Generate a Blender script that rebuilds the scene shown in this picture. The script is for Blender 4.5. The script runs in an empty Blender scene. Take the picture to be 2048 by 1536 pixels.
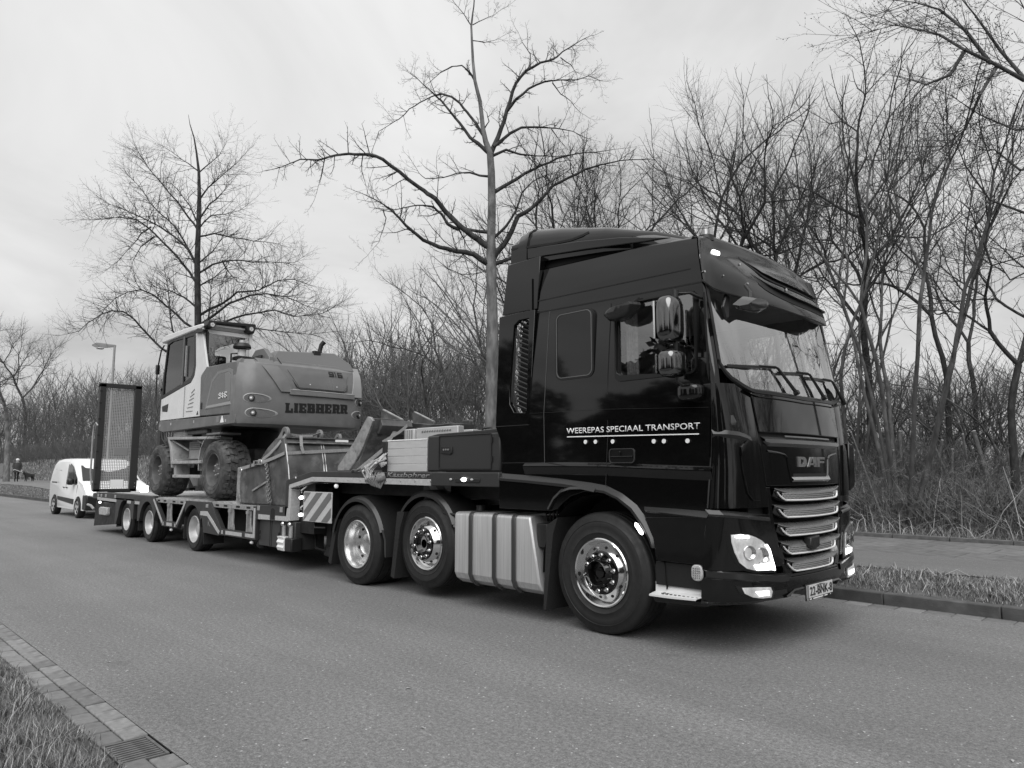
import bpy, math, random
import numpy as np
from mathutils import Vector, Matrix
PI = math.pi
SC = bpy.context.scene
COL = SC.collection
R = math.radians
rnd = random.Random(7)

# ------------------------------------------------------------------ camera, sky, sun, exposure
CAM = Vector((4.1916, -5.1626, 1.4383))
FWD = Vector((-0.71071765, 0.69336214, 0.11886698))
RGT = Vector((0.69831305, 0.71579249, 0.0))
UPV = Vector((0.08508409, -0.08300637, 0.99291019))
FPX = 1450.28
cd = bpy.data.cameras.new('camera'); cam = bpy.data.objects.new('camera', cd); COL.objects.link(cam)
m = Matrix.Identity(4)
for i in range(3):
    m[i][0] = RGT[i]; m[i][1] = UPV[i]; m[i][2] = -FWD[i]; m[i][3] = CAM[i]
cam.matrix_world = m
cd.sensor_fit = 'HORIZONTAL'; cd.sensor_width = 36; cd.lens = 36*FPX/2048
cd.clip_start = .05; cd.clip_end = 2000
SC.camera = cam

SUN_EL, SUN_AZ = R(50), R(-48)          # direction to the sun: azimuth measured from +X towards +Y
wd = bpy.data.worlds.new('World'); SC.world = wd; wd.use_nodes = True
nt = wd.node_tree; nt.nodes.clear()
def N(t, **k):
    n = nt.nodes.new(t)
    for a, b in k.items(): setattr(n, a, b)
    return n
sky = N('ShaderNodeTexSky', sky_type='NISHITA', sun_disc=False, sun_elevation=SUN_EL, sun_rotation=PI/2-SUN_AZ)
bw = N('ShaderNodeRGBToBW'); nt.links.new(sky.outputs[0], bw.inputs[0])
tc = N('ShaderNodeTexCoord')
sep = N('ShaderNodeSeparateXYZ'); nt.links.new(tc.outputs['Generated'], sep.inputs[0])
# cloud deck: direction divided by height, so that the cloud bands flatten towards the horizon
zc = N('ShaderNodeMath', operation='MAXIMUM'); nt.links.new(sep.outputs[2], zc.inputs[0]); zc.inputs[1].default_value = 0.0
za = N('ShaderNodeMath', operation='ADD'); nt.links.new(zc.outputs[0], za.inputs[0]); za.inputs[1].default_value = .22
dx = N('ShaderNodeMath', operation='DIVIDE'); nt.links.new(sep.outputs[0], dx.inputs[0]); nt.links.new(za.outputs[0], dx.inputs[1])
dy = N('ShaderNodeMath', operation='DIVIDE'); nt.links.new(sep.outputs[1], dy.inputs[0]); nt.links.new(za.outputs[0], dy.inputs[1])
cb = N('ShaderNodeCombineXYZ'); nt.links.new(dx.outputs[0], cb.inputs[0]); nt.links.new(dy.outputs[0], cb.inputs[1])
n1 = N('ShaderNodeTexNoise'); n1.inputs['Scale'].default_value = 1.1; n1.inputs['Detail'].default_value = 6; n1.inputs['Roughness'].default_value = .52; n1.inputs['Distortion'].default_value = .5
nt.links.new(cb.outputs[0], n1.inputs['Vector'])
mr = N('ShaderNodeMapRange'); mr.inputs['From Min'].default_value = .3; mr.inputs['From Max'].default_value = .7
mr.inputs['To Min'].default_value = 3.7; mr.inputs['To Max'].default_value = 7.0
nt.links.new(n1.outputs['Fac'], mr.inputs['Value'])
# overcast brightening towards the zenith
zr = N('ShaderNodeMapRange'); zr.inputs['From Min'].default_value = 0; zr.inputs['From Max'].default_value = 1
zr.inputs['To Min'].default_value = .93; zr.inputs['To Max'].default_value = 1.5
nt.links.new(sep.outputs[2], zr.inputs['Value'])
mu = N('ShaderNodeMath', operation='MULTIPLY'); nt.links.new(mr.outputs[0], mu.inputs[0]); nt.links.new(zr.outputs[0], mu.inputs[1])
ma = N('ShaderNodeMath', operation='MULTIPLY_ADD'); nt.links.new(bw.outputs[0], ma.inputs[0]); ma.inputs[1].default_value = .12; nt.links.new(mu.outputs[0], ma.inputs[2])
bg = N('ShaderNodeBackground'); bg.inputs['Strength'].default_value = .11
nt.links.new(ma.outputs[0], bg.inputs['Color'])
wo = N('ShaderNodeOutputWorld'); nt.links.new(bg.outputs[0], wo.inputs[0])

sl = bpy.data.lights.new('sun', 'SUN'); sl.energy = 2.7; sl.angle = R(65); sl.color = (1, 1, 1)
so = bpy.data.objects.new('sun', sl); COL.objects.link(so)
so.rotation_euler = Vector((math.cos(SUN_EL)*math.cos(SUN_AZ), math.cos(SUN_EL)*math.sin(SUN_AZ), math.sin(SUN_EL))).to_track_quat('Z', 'Y').to_euler()
vs = SC.view_settings; vs.view_transform = 'Standard'; vs.look = 'None'; vs.exposure = 0; vs.gamma = 1; vs.use_curve_mapping = False

def at(px, py, d):
    """world point seen at pixel (px, py) of the 2048 x 1536 photograph, d metres along the view axis"""
    return CAM + (FWD + RGT*((px-1024)/FPX) - UPV*((py-768)/FPX))*d

# ------------------------------------------------------------------ materials
MATS = {}
def mat(name, v, rough=.5, metal=0, var=0, scale=8, bump=0, bscale=None, spec=.5, stretch=None, coat=0, emit=0, dark=None, dscale=3, dthr=.6, detail=6, local=True):
    """neutral material: base value v, noise variation var at scale, optional second darker/lighter patches 'dark' and bump"""
    if name in MATS: return MATS[name]
    mt = bpy.data.materials.new(name); mt.use_nodes = True
    t = mt.node_tree; b = t.nodes['Principled BSDF']; L = t.links.new
    b.inputs['Base Color'].default_value = (v, v, v, 1)
    b.inputs['Roughness'].default_value = rough; b.inputs['Metallic'].default_value = metal
    b.inputs['Specular IOR Level'].default_value = spec; b.inputs['Coat Weight'].default_value = coat
    b.inputs['Coat Roughness'].default_value = .03
    if emit:
        b.inputs['Emission Color'].default_value = (1, 1, 1, 1); b.inputs['Emission Strength'].default_value = emit
    c = t.nodes.new('ShaderNodeTexCoord'); src = c.outputs['Object']
    if stretch:
        mp = t.nodes.new('ShaderNodeMapping'); mp.inputs['Scale'].default_value = stretch; L(src, mp.inputs[0]); src = mp.outputs[0]
    out = None
    if var:
        n = t.nodes.new('ShaderNodeTexNoise'); n.inputs['Scale'].default_value = scale; n.inputs['Detail'].default_value = detail; L(src, n.inputs['Vector'])
        r_ = t.nodes.new('ShaderNodeMapRange'); r_.inputs['From Min'].default_value = .3; r_.inputs['From Max'].default_value = .7
        r_.inputs['To Min'].default_value = v*(1-var); r_.inputs['To Max'].default_value = v*(1+var); L(n.outputs['Fac'], r_.inputs['Value']); out = r_.outputs[0]
        rr = t.nodes.new('ShaderNodeMapRange'); rr.inputs['From Min'].default_value = .3; rr.inputs['From Max'].default_value = .7
        rr.inputs['To Min'].default_value = min(1, rough*1.15); rr.inputs['To Max'].default_value = rough*.85; L(n.outputs['Fac'], rr.inputs['Value']); L(rr.outputs[0], b.inputs['Roughness'])
    if dark is not None:
        n = t.nodes.new('ShaderNodeTexNoise'); n.inputs['Scale'].default_value = dscale; n.inputs['Detail'].default_value = 7; n.inputs['Roughness'].default_value = .65; L(src, n.inputs['Vector'])
        r_ = t.nodes.new('ShaderNodeMapRange'); r_.inputs['From Min'].default_value = dthr-.06; r_.inputs['From Max'].default_value = dthr+.06; L(n.outputs['Fac'], r_.inputs['Value'])
        mx = t.nodes.new('ShaderNodeMix'); mx.data_type = 'FLOAT'; L(r_.outputs[0], mx.inputs[0])
        if out: L(out, mx.inputs[2])
        else: mx.inputs[2].default_value = v
        mx.inputs[3].default_value = dark; out = mx.outputs[0]
    if out: L(out, b.inputs['Base Color'])
    if bump:
        n = t.nodes.new('ShaderNodeTexNoise'); n.inputs['Scale'].default_value = bscale or scale*2; n.inputs['Detail'].default_value = 5; L(src, n.inputs['Vector'])
        bn = t.nodes.new('ShaderNodeBump'); bn.inputs['Strength'].default_value = min(1, bump); bn.inputs['Distance'].default_value = .01; L(n.outputs['Fac'], bn.inputs['Height']); L(bn.outputs[0], b.inputs['Normal'])
    MATS[name] = mt
    return mt

def glass_mat(name, tint=.85, ior=1.6, rough=0.0, base=0):
    if name in MATS: return MATS[name]
    mt = bpy.data.materials.new(name); mt.use_nodes = True; t = mt.node_tree; t.nodes.clear(); L = t.links.new
    o = t.nodes.new('ShaderNodeOutputMaterial'); mx = t.nodes.new('ShaderNodeMixShader'); fr = t.nodes.new('ShaderNodeFresnel'); fr.inputs[0].default_value = ior
    tr = t.nodes.new('ShaderNodeBsdfTransparent'); tr.inputs[0].default_value = (tint, tint, tint, 1)
    gl = t.nodes.new('ShaderNodeBsdfGlossy'); gl.inputs['Roughness'].default_value = rough; gl.inputs[0].default_value = (1, 1, 1, 1)
    mb_ = t.nodes.new('ShaderNodeMapRange'); mb_.inputs['To Min'].default_value = base; L(fr.outputs[0], mb_.inputs['Value'])
    ge_ = t.nodes.new('ShaderNodeNewGeometry'); iv_ = t.nodes.new('ShaderNodeMath'); iv_.operation = 'SUBTRACT'; iv_.inputs[0].default_value = 1; L(ge_.outputs['Backfacing'], iv_.inputs[1])
    mf_ = t.nodes.new('ShaderNodeMath'); mf_.operation = 'MULTIPLY'; L(mb_.outputs[0], mf_.inputs[0]); L(iv_.outputs[0], mf_.inputs[1])
    L(mf_.outputs[0], mx.inputs[0]); L(tr.outputs[0], mx.inputs[1]); L(gl.outputs[0], mx.inputs[2]); L(mx.outputs[0], o.inputs[0])
    MATS[name] = mt
    return mt

# ------------------------------------------------------------------ mesh helpers
def frame(d):
    d = d.normalized(); a = Vector((0, 0, 1)) if abs(d.z) < .95 else Vector((1, 0, 0))
    u = d.cross(a).normalized(); return u, d.cross(u).normalized()

class MB:
    def __init__(s): s.v = []; s.f = []
    def add(s, vs, fs):
        o = len(s.v); s.v += [tuple(p) for p in vs]; s.f += [tuple(o+i for i in f) for f in fs]; return s
    def box(s, x0, x1, y0, y1, z0, z1):
        return s.add([(x0, y0, z0), (x1, y0, z0), (x1, y1, z0), (x0, y1, z0), (x0, y0, z1), (x1, y0, z1), (x1, y1, z1), (x0, y1, z1)],
                     [(3, 2, 1, 0), (4, 5, 6, 7), (0, 1, 5, 4), (1, 2, 6, 5), (2, 3, 7, 6), (3, 0, 4, 7)])
    def bar(s, p, q, w, h, up=(0, 0, 1)):
        p = Vector(p); q = Vector(q); d = (q-p).normalized(); up = Vector(up)
        if abs(d.dot(up)) > .98: up = Vector((1, 0, 0))
        a = d.cross(up).normalized()*w/2; b = a.cross(d).normalized()*h/2
        vs = [p-a-b, p+a-b, p+a+b, p-a+b, q-a-b, q+a-b, q+a+b, q-a+b]
        return s.add(vs, [(0, 1, 2, 3), (7, 6, 5, 4), (0, 4, 5, 1), (1, 5, 6, 2), (2, 6, 7, 3), (3, 7, 4, 0)])
    def prism(s, poly, ax, a, b):
        """poly: 2D points; ax 'y': (x,z), 'x': (y,z), 'z': (x,y); extruded from a to b"""
        def P3(p, c): return {'y': (p[0], c, p[1]), 'x': (c, p[0], p[1]), 'z': (p[0], p[1], c)}[ax]
        n = len(poly); ar = sum(poly[i][0]*poly[(i+1) % n][1]-poly[(i+1) % n][0]*poly[i][1] for i in range(n))
        if ar < 0: poly = poly[::-1]
        vs = [P3(p, a) for p in poly]+[P3(p, b) for p in poly]
        A = tuple(range(n)); B = tuple(range(n, 2*n))[::-1]
        flip = (ax == 'y') == (b < a)
        fs = [A, B]+[(i+n, (i+1) % n+n, (i+1) % n, i) for i in range(n)]
        if not flip and ax == 'y': pass
        if (ax in 'xz') == (b > a): fs = [f[::-1] for f in fs]
        elif ax == 'y' and b < a: fs = [f[::-1] for f in fs]
        return s.add(vs, fs)
    def cyl(s, p, q, r0, r1=None, n=14, caps=True):
        p = Vector(p); q = Vector(q); r1 = r0 if r1 is None else r1; u, w = frame(q-p)
        vs = []
        for c, r in ((p, r0), (q, r1)):
            for i in range(n):
                a = 2*PI*i/n; vs.append(c+u*math.cos(a)*r+w*math.sin(a)*r)
        fs = [(i+n, (i+1) % n+n, (i+1) % n, i) for i in range(n)]
        if caps: fs += [tuple(range(n)), tuple(range(2*n-1, n-1, -1))]
        return s.add(vs, [f[::-1] for f in fs])
    def tube(s, path, r, n=8, caps=True):
        path = [Vector(p) for p in path]; k = len(path)
        rs = r if isinstance(r, (list, tuple)) else [r]*k
        u = None; vs = []
        for i, p in enumerate(path):
            d = (path[min(i+1, k-1)]-path[max(i-1, 0)])
            if d.length < 1e-9: d = Vector((0, 0, 1))
            d.normalize()
            if u is None: u, w = frame(d)
            else:
                u = (u-d*u.dot(d)).normalized(); w = d.cross(u)
            for j in range(n):
                a = 2*PI*j/n; vs.append(p+u*math.cos(a)*rs[i]+w*math.sin(a)*rs[i])
        fs = [(i*n+j, i*n+(j+1) % n, (i+1)*n+(j+1) % n, (i+1)*n+j) for i in range(k-1) for j in range(n)]
        if caps: fs += [tuple(range(n))[::-1], tuple(range((k-1)*n, k*n))]
        return s.add(vs, fs)
    def lathe(s, prof, org, axis=(0, 1, 0), n=40, closed=False, a0=0, a1=None):
        """prof: (radius, height along axis)"""
        org = Vector(org); axis = Vector(axis).normalized(); u, w = frame(axis)
        full = a1 is None; a1 = 2*PI if full else a1; m_ = n if full else n+1; vs = []
        for r, h in prof:
            for j in range(m_):
                a = a0+(a1-a0)*j/n; vs.append(org+axis*h+u*math.cos(a)*r+w*math.sin(a)*r)
        k = len(prof); fs = []
        for i in range(k if closed else k-1):
            i2 = (i+1) % k
            for j in range(n):
                j2 = (j+1) % m_; fs.append((i*m_+j, i*m_+j2, i2*m_+j2, i2*m_+j))
        return s.add(vs, fs)
    def loft(s, secs, closed=True, caps=True):
        n = len(secs[0]); vs = [p for c in secs for p in c]; fs = []
        for i in range(len(secs)-1):
            for j in range(n if closed else n-1):
                j2 = (j+1) % n; fs.append((i*n+j, i*n+j2, (i+1)*n+j2, (i+1)*n+j))
        if caps and closed: fs += [tuple(range(n))[::-1], tuple(range((len(secs)-1)*n, len(secs)*n))]
        return s.add(vs, fs)
    def ball(s, c, r, n=12, sq=(1, 1, 1)):
        c = Vector(c); vs = []; k = n//2
        for i in range(k+1):
            t = PI*i/k
            for j in range(n):
                a = 2*PI*j/n; vs.append((c.x+r*sq[0]*math.sin(t)*math.cos(a), c.y+r*sq[1]*math.sin(t)*math.sin(a), c.z+r*sq[2]*math.cos(t)))
        return s.add(vs, [((i+1)*n+j, (i+1)*n+(j+1) % n, i*n+(j+1) % n, i*n+j) for i in range(k) for j in range(n)])
    def build(s, name, mt, parent=None, bevel=0, ang=35, label=None, kind=None, seg=2, fix=True, solid=0):
        base = Vector((0, 0, 0)); q = parent
        while q is not None:
            if q.parent is None: base = q.location.copy()
            q = q.parent
        me = bpy.data.meshes.new(name)
        me.from_pydata([(x-base.x, y-base.y, z-base.z) for x, y, z in s.v], [], s.f)
        bnd = []
        if fix:
            import bmesh
            bm = bmesh.new(); bm.from_mesh(me); bmesh.ops.remove_doubles(bm, verts=bm.verts, dist=1e-5); bmesh.ops.recalc_face_normals(bm, faces=bm.faces); 
            bm.edges.index_update(); bnd = [e.index for e in bm.edges if len(e.link_faces) == 1]
            bm.to_mesh(me); bm.free()
        me.polygons.foreach_set('use_smooth', [True]*len(me.polygons)); me.set_sharp_from_angle(angle=R(ang))
        if fix and (solid or bnd):
            at_ = me.attributes.get('sharp_edge')
            for i_ in bnd:
                if at_: at_.data[i_].value = True
        me.materials.append(mt)
        o = bpy.data.objects.new(name, me); COL.objects.link(o)
        if parent is not None: o.parent = parent
        if solid:
            sm = o.modifiers.new('solid', 'SOLIDIFY'); sm.thickness = solid; sm.offset = 0
        if bevel:
            b = o.modifiers.new('bevel', 'BEVEL'); b.width = bevel; b.segments = seg; b.limit_method = 'ANGLE'; b.angle_limit = R(40); b.harden_normals = False
        if label: o['label'] = label
        if kind: o['kind'] = kind
        return o

def thing(name, label, cat, loc=(0, 0, 0), group=None):
    o = bpy.data.objects.new(name, None); COL.objects.link(o); o.empty_display_size = .3
    o.location = loc; o['label'] = label; o['category'] = cat
    if group: o['group'] = group
    return o
def tag(o, label, cat, group=None, kind=None):
    if label: o['label'] = label
    if cat: o['category'] = cat
    if group: o['group'] = group
    if kind: o['kind'] = kind
    return o
def kids(o): return [c for c in KID.get(o.name, [])] if False else list(o.children)
def dup(src, loc=None, rotz=None, label=None, scale=None):
    r = src.copy(); COL.objects.link(r)
    if loc is not None: r.location = loc
    if rotz is not None: r.rotation_euler = (r.rotation_euler[0], r.rotation_euler[1], rotz)
    if scale is not None: r.scale = scale if isinstance(scale, (tuple, list)) else (scale,)*3
    if label: r['label'] = label
    for ch in list(src.children):
        c = ch.copy(); COL.objects.link(c); c.parent = r
        for g in list(ch.children):
            d = g.copy(); COL.objects.link(d); d.parent = c
    return r
def share(src, offset, parent, name=None):
    """another object on the same mesh, moved by offset (parent space)"""
    c = src.copy(); COL.objects.link(c); c.parent = parent; c.location = src.location+Vector(offset)
    return c

def text_mesh(txt, size, extrude=.002, bold=0, shear=0, spacing=1.0):
    cu = bpy.data.curves.new('lettering', 'FONT'); cu.body = txt; cu.size = size; cu.extrude = extrude; cu.offset = bold; cu.shear = shear; cu.space_character = spacing
    cu.align_x = 'LEFT'; cu.resolution_u = 3
    o = bpy.data.objects.new('tmp', cu); COL.objects.link(o)
    dg = bpy.context.evaluated_depsgraph_get(); dg.update()
    me = bpy.data.meshes.new_from_object(o.evaluated_get(dg)); bpy.data.objects.remove(o); bpy.data.curves.remove(cu)
    return me
def place_text(txt, p0, p1, height, normal, mt, parent, name='lettering', bold=0, shear=0, extrude=.002, spacing=1.0):
    """text stretched so that it runs from p0 to p1 (baseline) with capital height 'height'; reads with 'normal' facing the reader"""
    me = text_mesh(txt, 1, 0, bold, shear, spacing)
    co = np.empty(len(me.vertices)*3); me.vertices.foreach_get('co', co); co = co.reshape(-1, 3)
    mn, mxx = co.min(0), co.max(0)
    p0 = Vector(p0); p1 = Vector(p1); ex = (p1-p0); W = ex.length; ex.normalize(); nz = Vector(normal).normalized(); ez = nz.cross(ex).normalized()
    base = Vector((0, 0, 0)); q = parent
    while q is not None:
        if q.parent is None: base = q.location.copy()
        q = q.parent
    X = (co[:, 0]-mn[0])/(mxx[0]-mn[0])*W; Z = (co[:, 1]-max(mn[1], -.02))/(mxx[1]-max(mn[1], -.02))*height
    out = np.array(p0-base)[None]+X[:, None]*np.array(ex)[None]+Z[:, None]*np.array(ez)[None]
    me.vertices.foreach_set('co', out.ravel()); me.update()
    me.materials.clear(); me.materials.append(mt)
    o = bpy.data.objects.new(name, me); COL.objects.link(o); o.parent = parent
    sm = o.modifiers.new('solid', 'SOLIDIFY'); sm.thickness = extrude; sm.offset = 0
    return o
# ------------------------------------------------------------------ shared materials
M = dict(
 black=mat('black_paint', .004, .05, spec=.58, bump=.05, bscale=1.6),
 black2=mat('black_paint_lower', .004, .06, spec=.5, bump=.06, bscale=1.8),
 plastic=mat('black_plastic', .011, .42, var=.15, scale=30, bump=.08, bscale=300),
 rubber=mat('tyre_rubber', .011, .62, var=.25, scale=14, bump=.1, bscale=90),
 rubber_dusty=mat('dusty_rubber', .05, .75, var=.3, scale=9, bump=.25, bscale=60, dark=.1, dscale=5, dthr=.55),
 chrome=mat('polished_aluminium', .75, .12, metal=1, var=.06, scale=5),
 chrome_soft=mat('satin_aluminium', .7, .3, metal=1, var=.08, scale=20),
 mirror_shell=mat('mirror_shell_gloss', .17, .13, metal=1),
 alu=mat('brushed_aluminium', .58, .42, metal=.65, var=.16, scale=5, stretch=(8, 8, .35)),
 dark=mat('dark_underside', .008, .8),
 frame=mat('chassis_grey', .012, .55, var=.2, scale=12),
 trailer=mat('trailer_dark_grey', .03, .4, var=.12, scale=6, bump=.02),
 trailer_l=mat('galvanised_steel', .36, .45, metal=.35, var=.2, scale=14, dark=.2, dscale=7, dthr=.62),
 tape=mat('reflective_tape', .42, .4, var=.12, scale=30),
 deck=mat('deck_boards', .42, .7, var=.22, scale=5, bump=.1, dark=.26, dscale=3, dthr=.55),
 white=mat('white_paint', .78, .3, var=.03, scale=4),
 letter=mat('white_vinyl', .85, .45),
 rim_white=mat('silver_rim', .5, .38, metal=.35, var=.1, scale=12),
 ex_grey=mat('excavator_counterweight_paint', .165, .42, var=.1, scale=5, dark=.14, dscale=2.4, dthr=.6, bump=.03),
 ex_dark=mat('excavator_hood_paint', .09, .3, var=.1, scale=5),
 ex_cab=mat('excavator_cab_paint', .66, .3, var=.05, scale=4),
 ex_black=mat('excavator_black', .012, .45),
 ex_step=mat('step_grey_steel', .34, .5, var=.2, scale=12, dark=.2, dscale=6, dthr=.6),
 ex_low=mat('undercarriage_steel', .09, .6, var=.3, scale=8),
 bucket=mat('worn_bucket_steel', .085, .55, metal=.25, var=.45, scale=4, bump=.2, bscale=40, dark=.17, dscale=3, dthr=.57),
 bucket_l=mat('bare_edge_steel', .33, .5, metal=.3, var=.3, scale=10, dark=.18, dscale=8, dthr=.58),
 strap=mat('grey_webbing', .28, .8, var=.2, scale=60),
 strap_l=mat('pale_webbing', .5, .8, var=.3, scale=40),
 chain=mat('chain_steel', .12, .45, metal=.6, var=.3, scale=30),
 lamp=mat('lit_lamp', .9, .2, emit=6),
 lamp_s=mat('lit_marker_lamp', .9, .2, emit=3),
 lens=mat('lamp_lens_grey', .4, .1, var=.3, scale=40),
 stripe_d=mat('sign_stripe_grey', .14, .45), stripe_l=mat('sign_stripe_pale', .5, .45, var=.08, scale=20),
 glass=glass_mat('window_glass', .86, 1.6, base=.17), glass_d=glass_mat('tinted_glass', .2, 1.5), glass_l=glass_mat('lens_glass', .95, 1.45),
 seat=mat('seat_fabric', .03, .9), trim=mat('cab_interior', .35, .8, var=.1, scale=5),
)

# ------------------------------------------------------------------ wheels (axis along Y, outer face towards -Y)
def tyre_prof(Rt, rr, w, y0, grooves=4, gd=.012):
    m_ = (Rt+rr)/2
    p = [(rr-.004, y0+.045), (rr+.006, y0+.022), (rr+.03, y0+.012), (rr+.05, y0+.007), (rr+.053, y0+.003), (rr+.057, y0+.003), (rr+.06, y0+.006), (m_-.01, y0+.002), (m_+.015, y0), (Rt-.085, y0+.006), (Rt-.082, y0+.002), (Rt-.076, y0+.003), (Rt-.072, y0+.009), (Rt-.03, y0+.018), (Rt-.012, y0+.03), (Rt-.003, y0+.045)]
    a, b = y0+.05, y0+w-.05
    for g in range(grooves):
        c = a+(b-a)*(g+.5)/grooves
        p += [(Rt, c-.008), (Rt-gd, c-.005), (Rt-gd, c+.005), (Rt, c+.008)]
    p += [(Rt-.003, y0+w-.045), (Rt-.03, y0+w-.018), (m_, y0+w), (rr+.01, y0+w-.02), (rr-.004, y0+w-.045)]
    return p
def nuts(parent, c, rad, n, y, r, h, mt, phase=.2):
    first = None
    for i in range(n):
        a = 2*PI*i/n+phase
        P_ = Vector((c[0]+math.cos(a)*rad, y, c[2]+math.sin(a)*rad))
        if first is None:
            b = MB().cyl(P_, P_+Vector((0, -h*.35, 0)), r*1.25, n=10).cyl(P_, P_+Vector((0, -h, 0)), r, r*.8, n=6).ball(P_+Vector((0, -h, 0)), r*.75, n=6)
            first = b.build('wheel_nut', mt, parent); f0 = P_
        else: share(first, P_-f0, parent)
def holes(parent, c, rad, n, y, r, phase=0, name='hand_hole', tilt=0):
    first = None
    for i in range(n):
        a = 2*PI*i/n+phase
        P_ = Vector((c[0]+math.cos(a)*rad, y, c[2]+math.sin(a)*rad)); out = Vector((math.cos(a), 0, math.sin(a)))
        nn = (Vector((0, -1, 0))*math.cos(tilt)+out*math.sin(tilt)).normalized()
        MB().cyl(P_+nn*.004, P_-nn*.006, r, n=12).build(name, M['dark'], parent)
def wheel(parent, x, y0, z, Rt, rr, w, style, tyre_m=None, mirror=False, detail=True):
    """a wheel: the rim is the part, tyre, hub and nuts are its sub-parts"""
    c = (x, y0, z); o = (x, 0, z); A = (0, 1, 0)
    tm = tyre_m or M['rubber']
    if mirror:
        # far-side wheel
        rim = MB().lathe([(rr, y0+w-.03), (rr-.03, y0+w-.05), (rr-.06, y0+w-.12), (.05, y0+w-.13)], o, A, n=24).build('wheel', M['rim_white'], parent)
        MB().lathe(tyre_prof(Rt, rr, w, y0, 3), o, A, n=40).build('tyre', tm, rim)
        return rim
    if style == 'front':      # convex polished rim with black hub
        rim = MB().lathe([(rr+.004, y0+.045), (rr+.006, y0+.012), (rr-.004, y0+.004), (rr-.016, y0+.01), (rr-.028, y0+.05), (rr-.04, y0+.085), (rr-.055, y0+.075), (rr-.09, y0+.04), (rr-.105, y0+.02), (rr-.113, y0+.022), (.05, y0+.03)], o, A, n=56).build('wheel', M['chrome'], parent)
        holes(rim, c, rr-.078, 10, y0+.052, .0145, .15, tilt=.75)
        hub = MB().lathe([(.185, y0+.03), (.187, y0+.008), (.18, y0+.004), (.135, y0+.006), (.13, y0+.0), (.115, y0-.05), (.108, y0-.058), (.1, y0-.05), (.085, y0+.02), (.05, y0+.02), (.045, y0+.0), (.0, y0-.002)], o, A, n=40).build('hub', M['black2'], rim)
        nuts(rim, c, .159, 10, y0+.006, .0165, .034, M['chrome'])
    elif style == 'mid':
        rim = MB().lathe([(rr+.004, y0+.045), (rr+.006, y0+.012), (rr-.004, y0+.004), (rr-.016, y0+.01), (rr-.03, y0+.06), (rr-.045, y0+.07), (rr-.06, y0+.05), (rr-.1, y0-.01), (rr-.112, y0-.02), (rr-.12, y0-.012), (.05, y0-.01)], o, A, n=56).build('wheel', M['chrome'], parent)
        holes(rim, c, rr-.078, 10, y0+.02, .0165, .15, tilt=.95)
        hub = MB().lathe([(.175, y0-.01), (.175, y0-.03), (.17, y0-.034), (.13, y0-.03), (.115, y0-.045), (.105, y0-.05), (.095, y0-.04), (.085, y0+.06), (0, y0+.07)], o, A, n=40).build('hub', M['black2'], rim)
        nuts(rim, c, .15, 10, y0-.03, .0165, .036, M['chrome'])
    elif style == 'drive':    # deep dish
        rim = MB().lathe([(rr+.004, y0+.045), (rr+.006, y0+.012), (rr-.004, y0+.004), (rr-.016, y0+.012), (rr-.022, y0+.03), (rr-.04, y0+.06), (rr-.045, y0+.13), (rr-.06, y0+.165), (rr-.1, y0+.185), (.15, y0+.19), (.14, y0+.17), (.13, y0+.14), (.11, y0+.13), (0, y0+.128)], o, A, n=56).build('wheel', mat('dish_aluminium', .62, .24, metal=.85, var=.12, scale=6), parent)
        holes(rim, c, rr-.085, 10, y0+.176, .021, .3)
    elif style == 'trailer':
        rim = MB().lathe([(rr+.003, y0+.04), (rr+.005, y0+.012), (rr-.004, y0+.006), (rr-.014, y0+.014), (rr-.02, y0+.04), (rr-.03, y0+.1), (rr-.05, y0+.135), (.12, y0+.14), (.1, y0+.09), (.085, y0+.08), (0, y0+.08)], o, A, n=44).build('wheel', M['rim_white'], parent)
        holes(rim, c, .16, 8, y0+.133, .014, .1)
    elif style == 'ex':
        rim = MB().lathe([(rr+.003, y0+.06), (rr+.005, y0+.03), (rr-.006, y0+.02), (rr-.02, y0+.03), (rr-.03, y0+.08), (rr-.05, y0+.17), (.19, y0+.2), (.18, y0+.22), (.05, y0+.22)], o, A, n=40).build('wheel', M['ex_low'], parent)
        hub = MB().lathe([(.135, y0+.22), (.135, y0+.12), (.12, y0+.1), (.07, y0+.095), (.05, y0+.08), (0, y0+.08)], o, A, n=28).build('hub', M['ex_low'], rim)
        nuts(rim, c, .095, 6, y0+.1, .014, .02, M['chrome_soft'])
    t = MB().lathe(tyre_prof(Rt, rr, w, y0, 4), o, A, n=72)
    t.build('tyre', tm, rim, ang=50)
    return rim
# ------------------------------------------------------------------ TRACTOR UNIT
def tab(z, T):
    return float(np.interp(z, [a for a, b in T], [b for a, b in T]))
def XF(z): return tab(z, [(.3, 1.36), (.45, 1.43), (.6, 1.42), (1.3, 1.41), (1.75, 1.40), (2.12, 1.36), (3.0, 1.16), (3.5, 1.03)])
def XS(z): return tab(z, [(.3, 1.02), (.6, 1.06), (1.1, 1.12), (1.9, 1.165), (2.26, 1.16), (3.0, 1.09), (3.5, 1.0)])
def YS(z): return tab(z, [(.3, .01), (.6, -.02), (1.1, -.02), (1.5, .02), (2.0, .02), (3.0, .065), (3.15, .08), (3.3, .10), (3.45, .14)])
def FX(y, z):
    if y > 1.25: y = 2.5-y
    xf, xs, ys = XF(z), XS(z), YS(z); xe = xf-.07
    if y >= .42: return xe+(xf-xe)*(1-((1.25-y)/.83)**2)
    u = min(1, max(0, (.42-y)/(.42-ys))); return xs+(xe-xs)*math.sqrt(max(0, 1-u**2.2))
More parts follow.
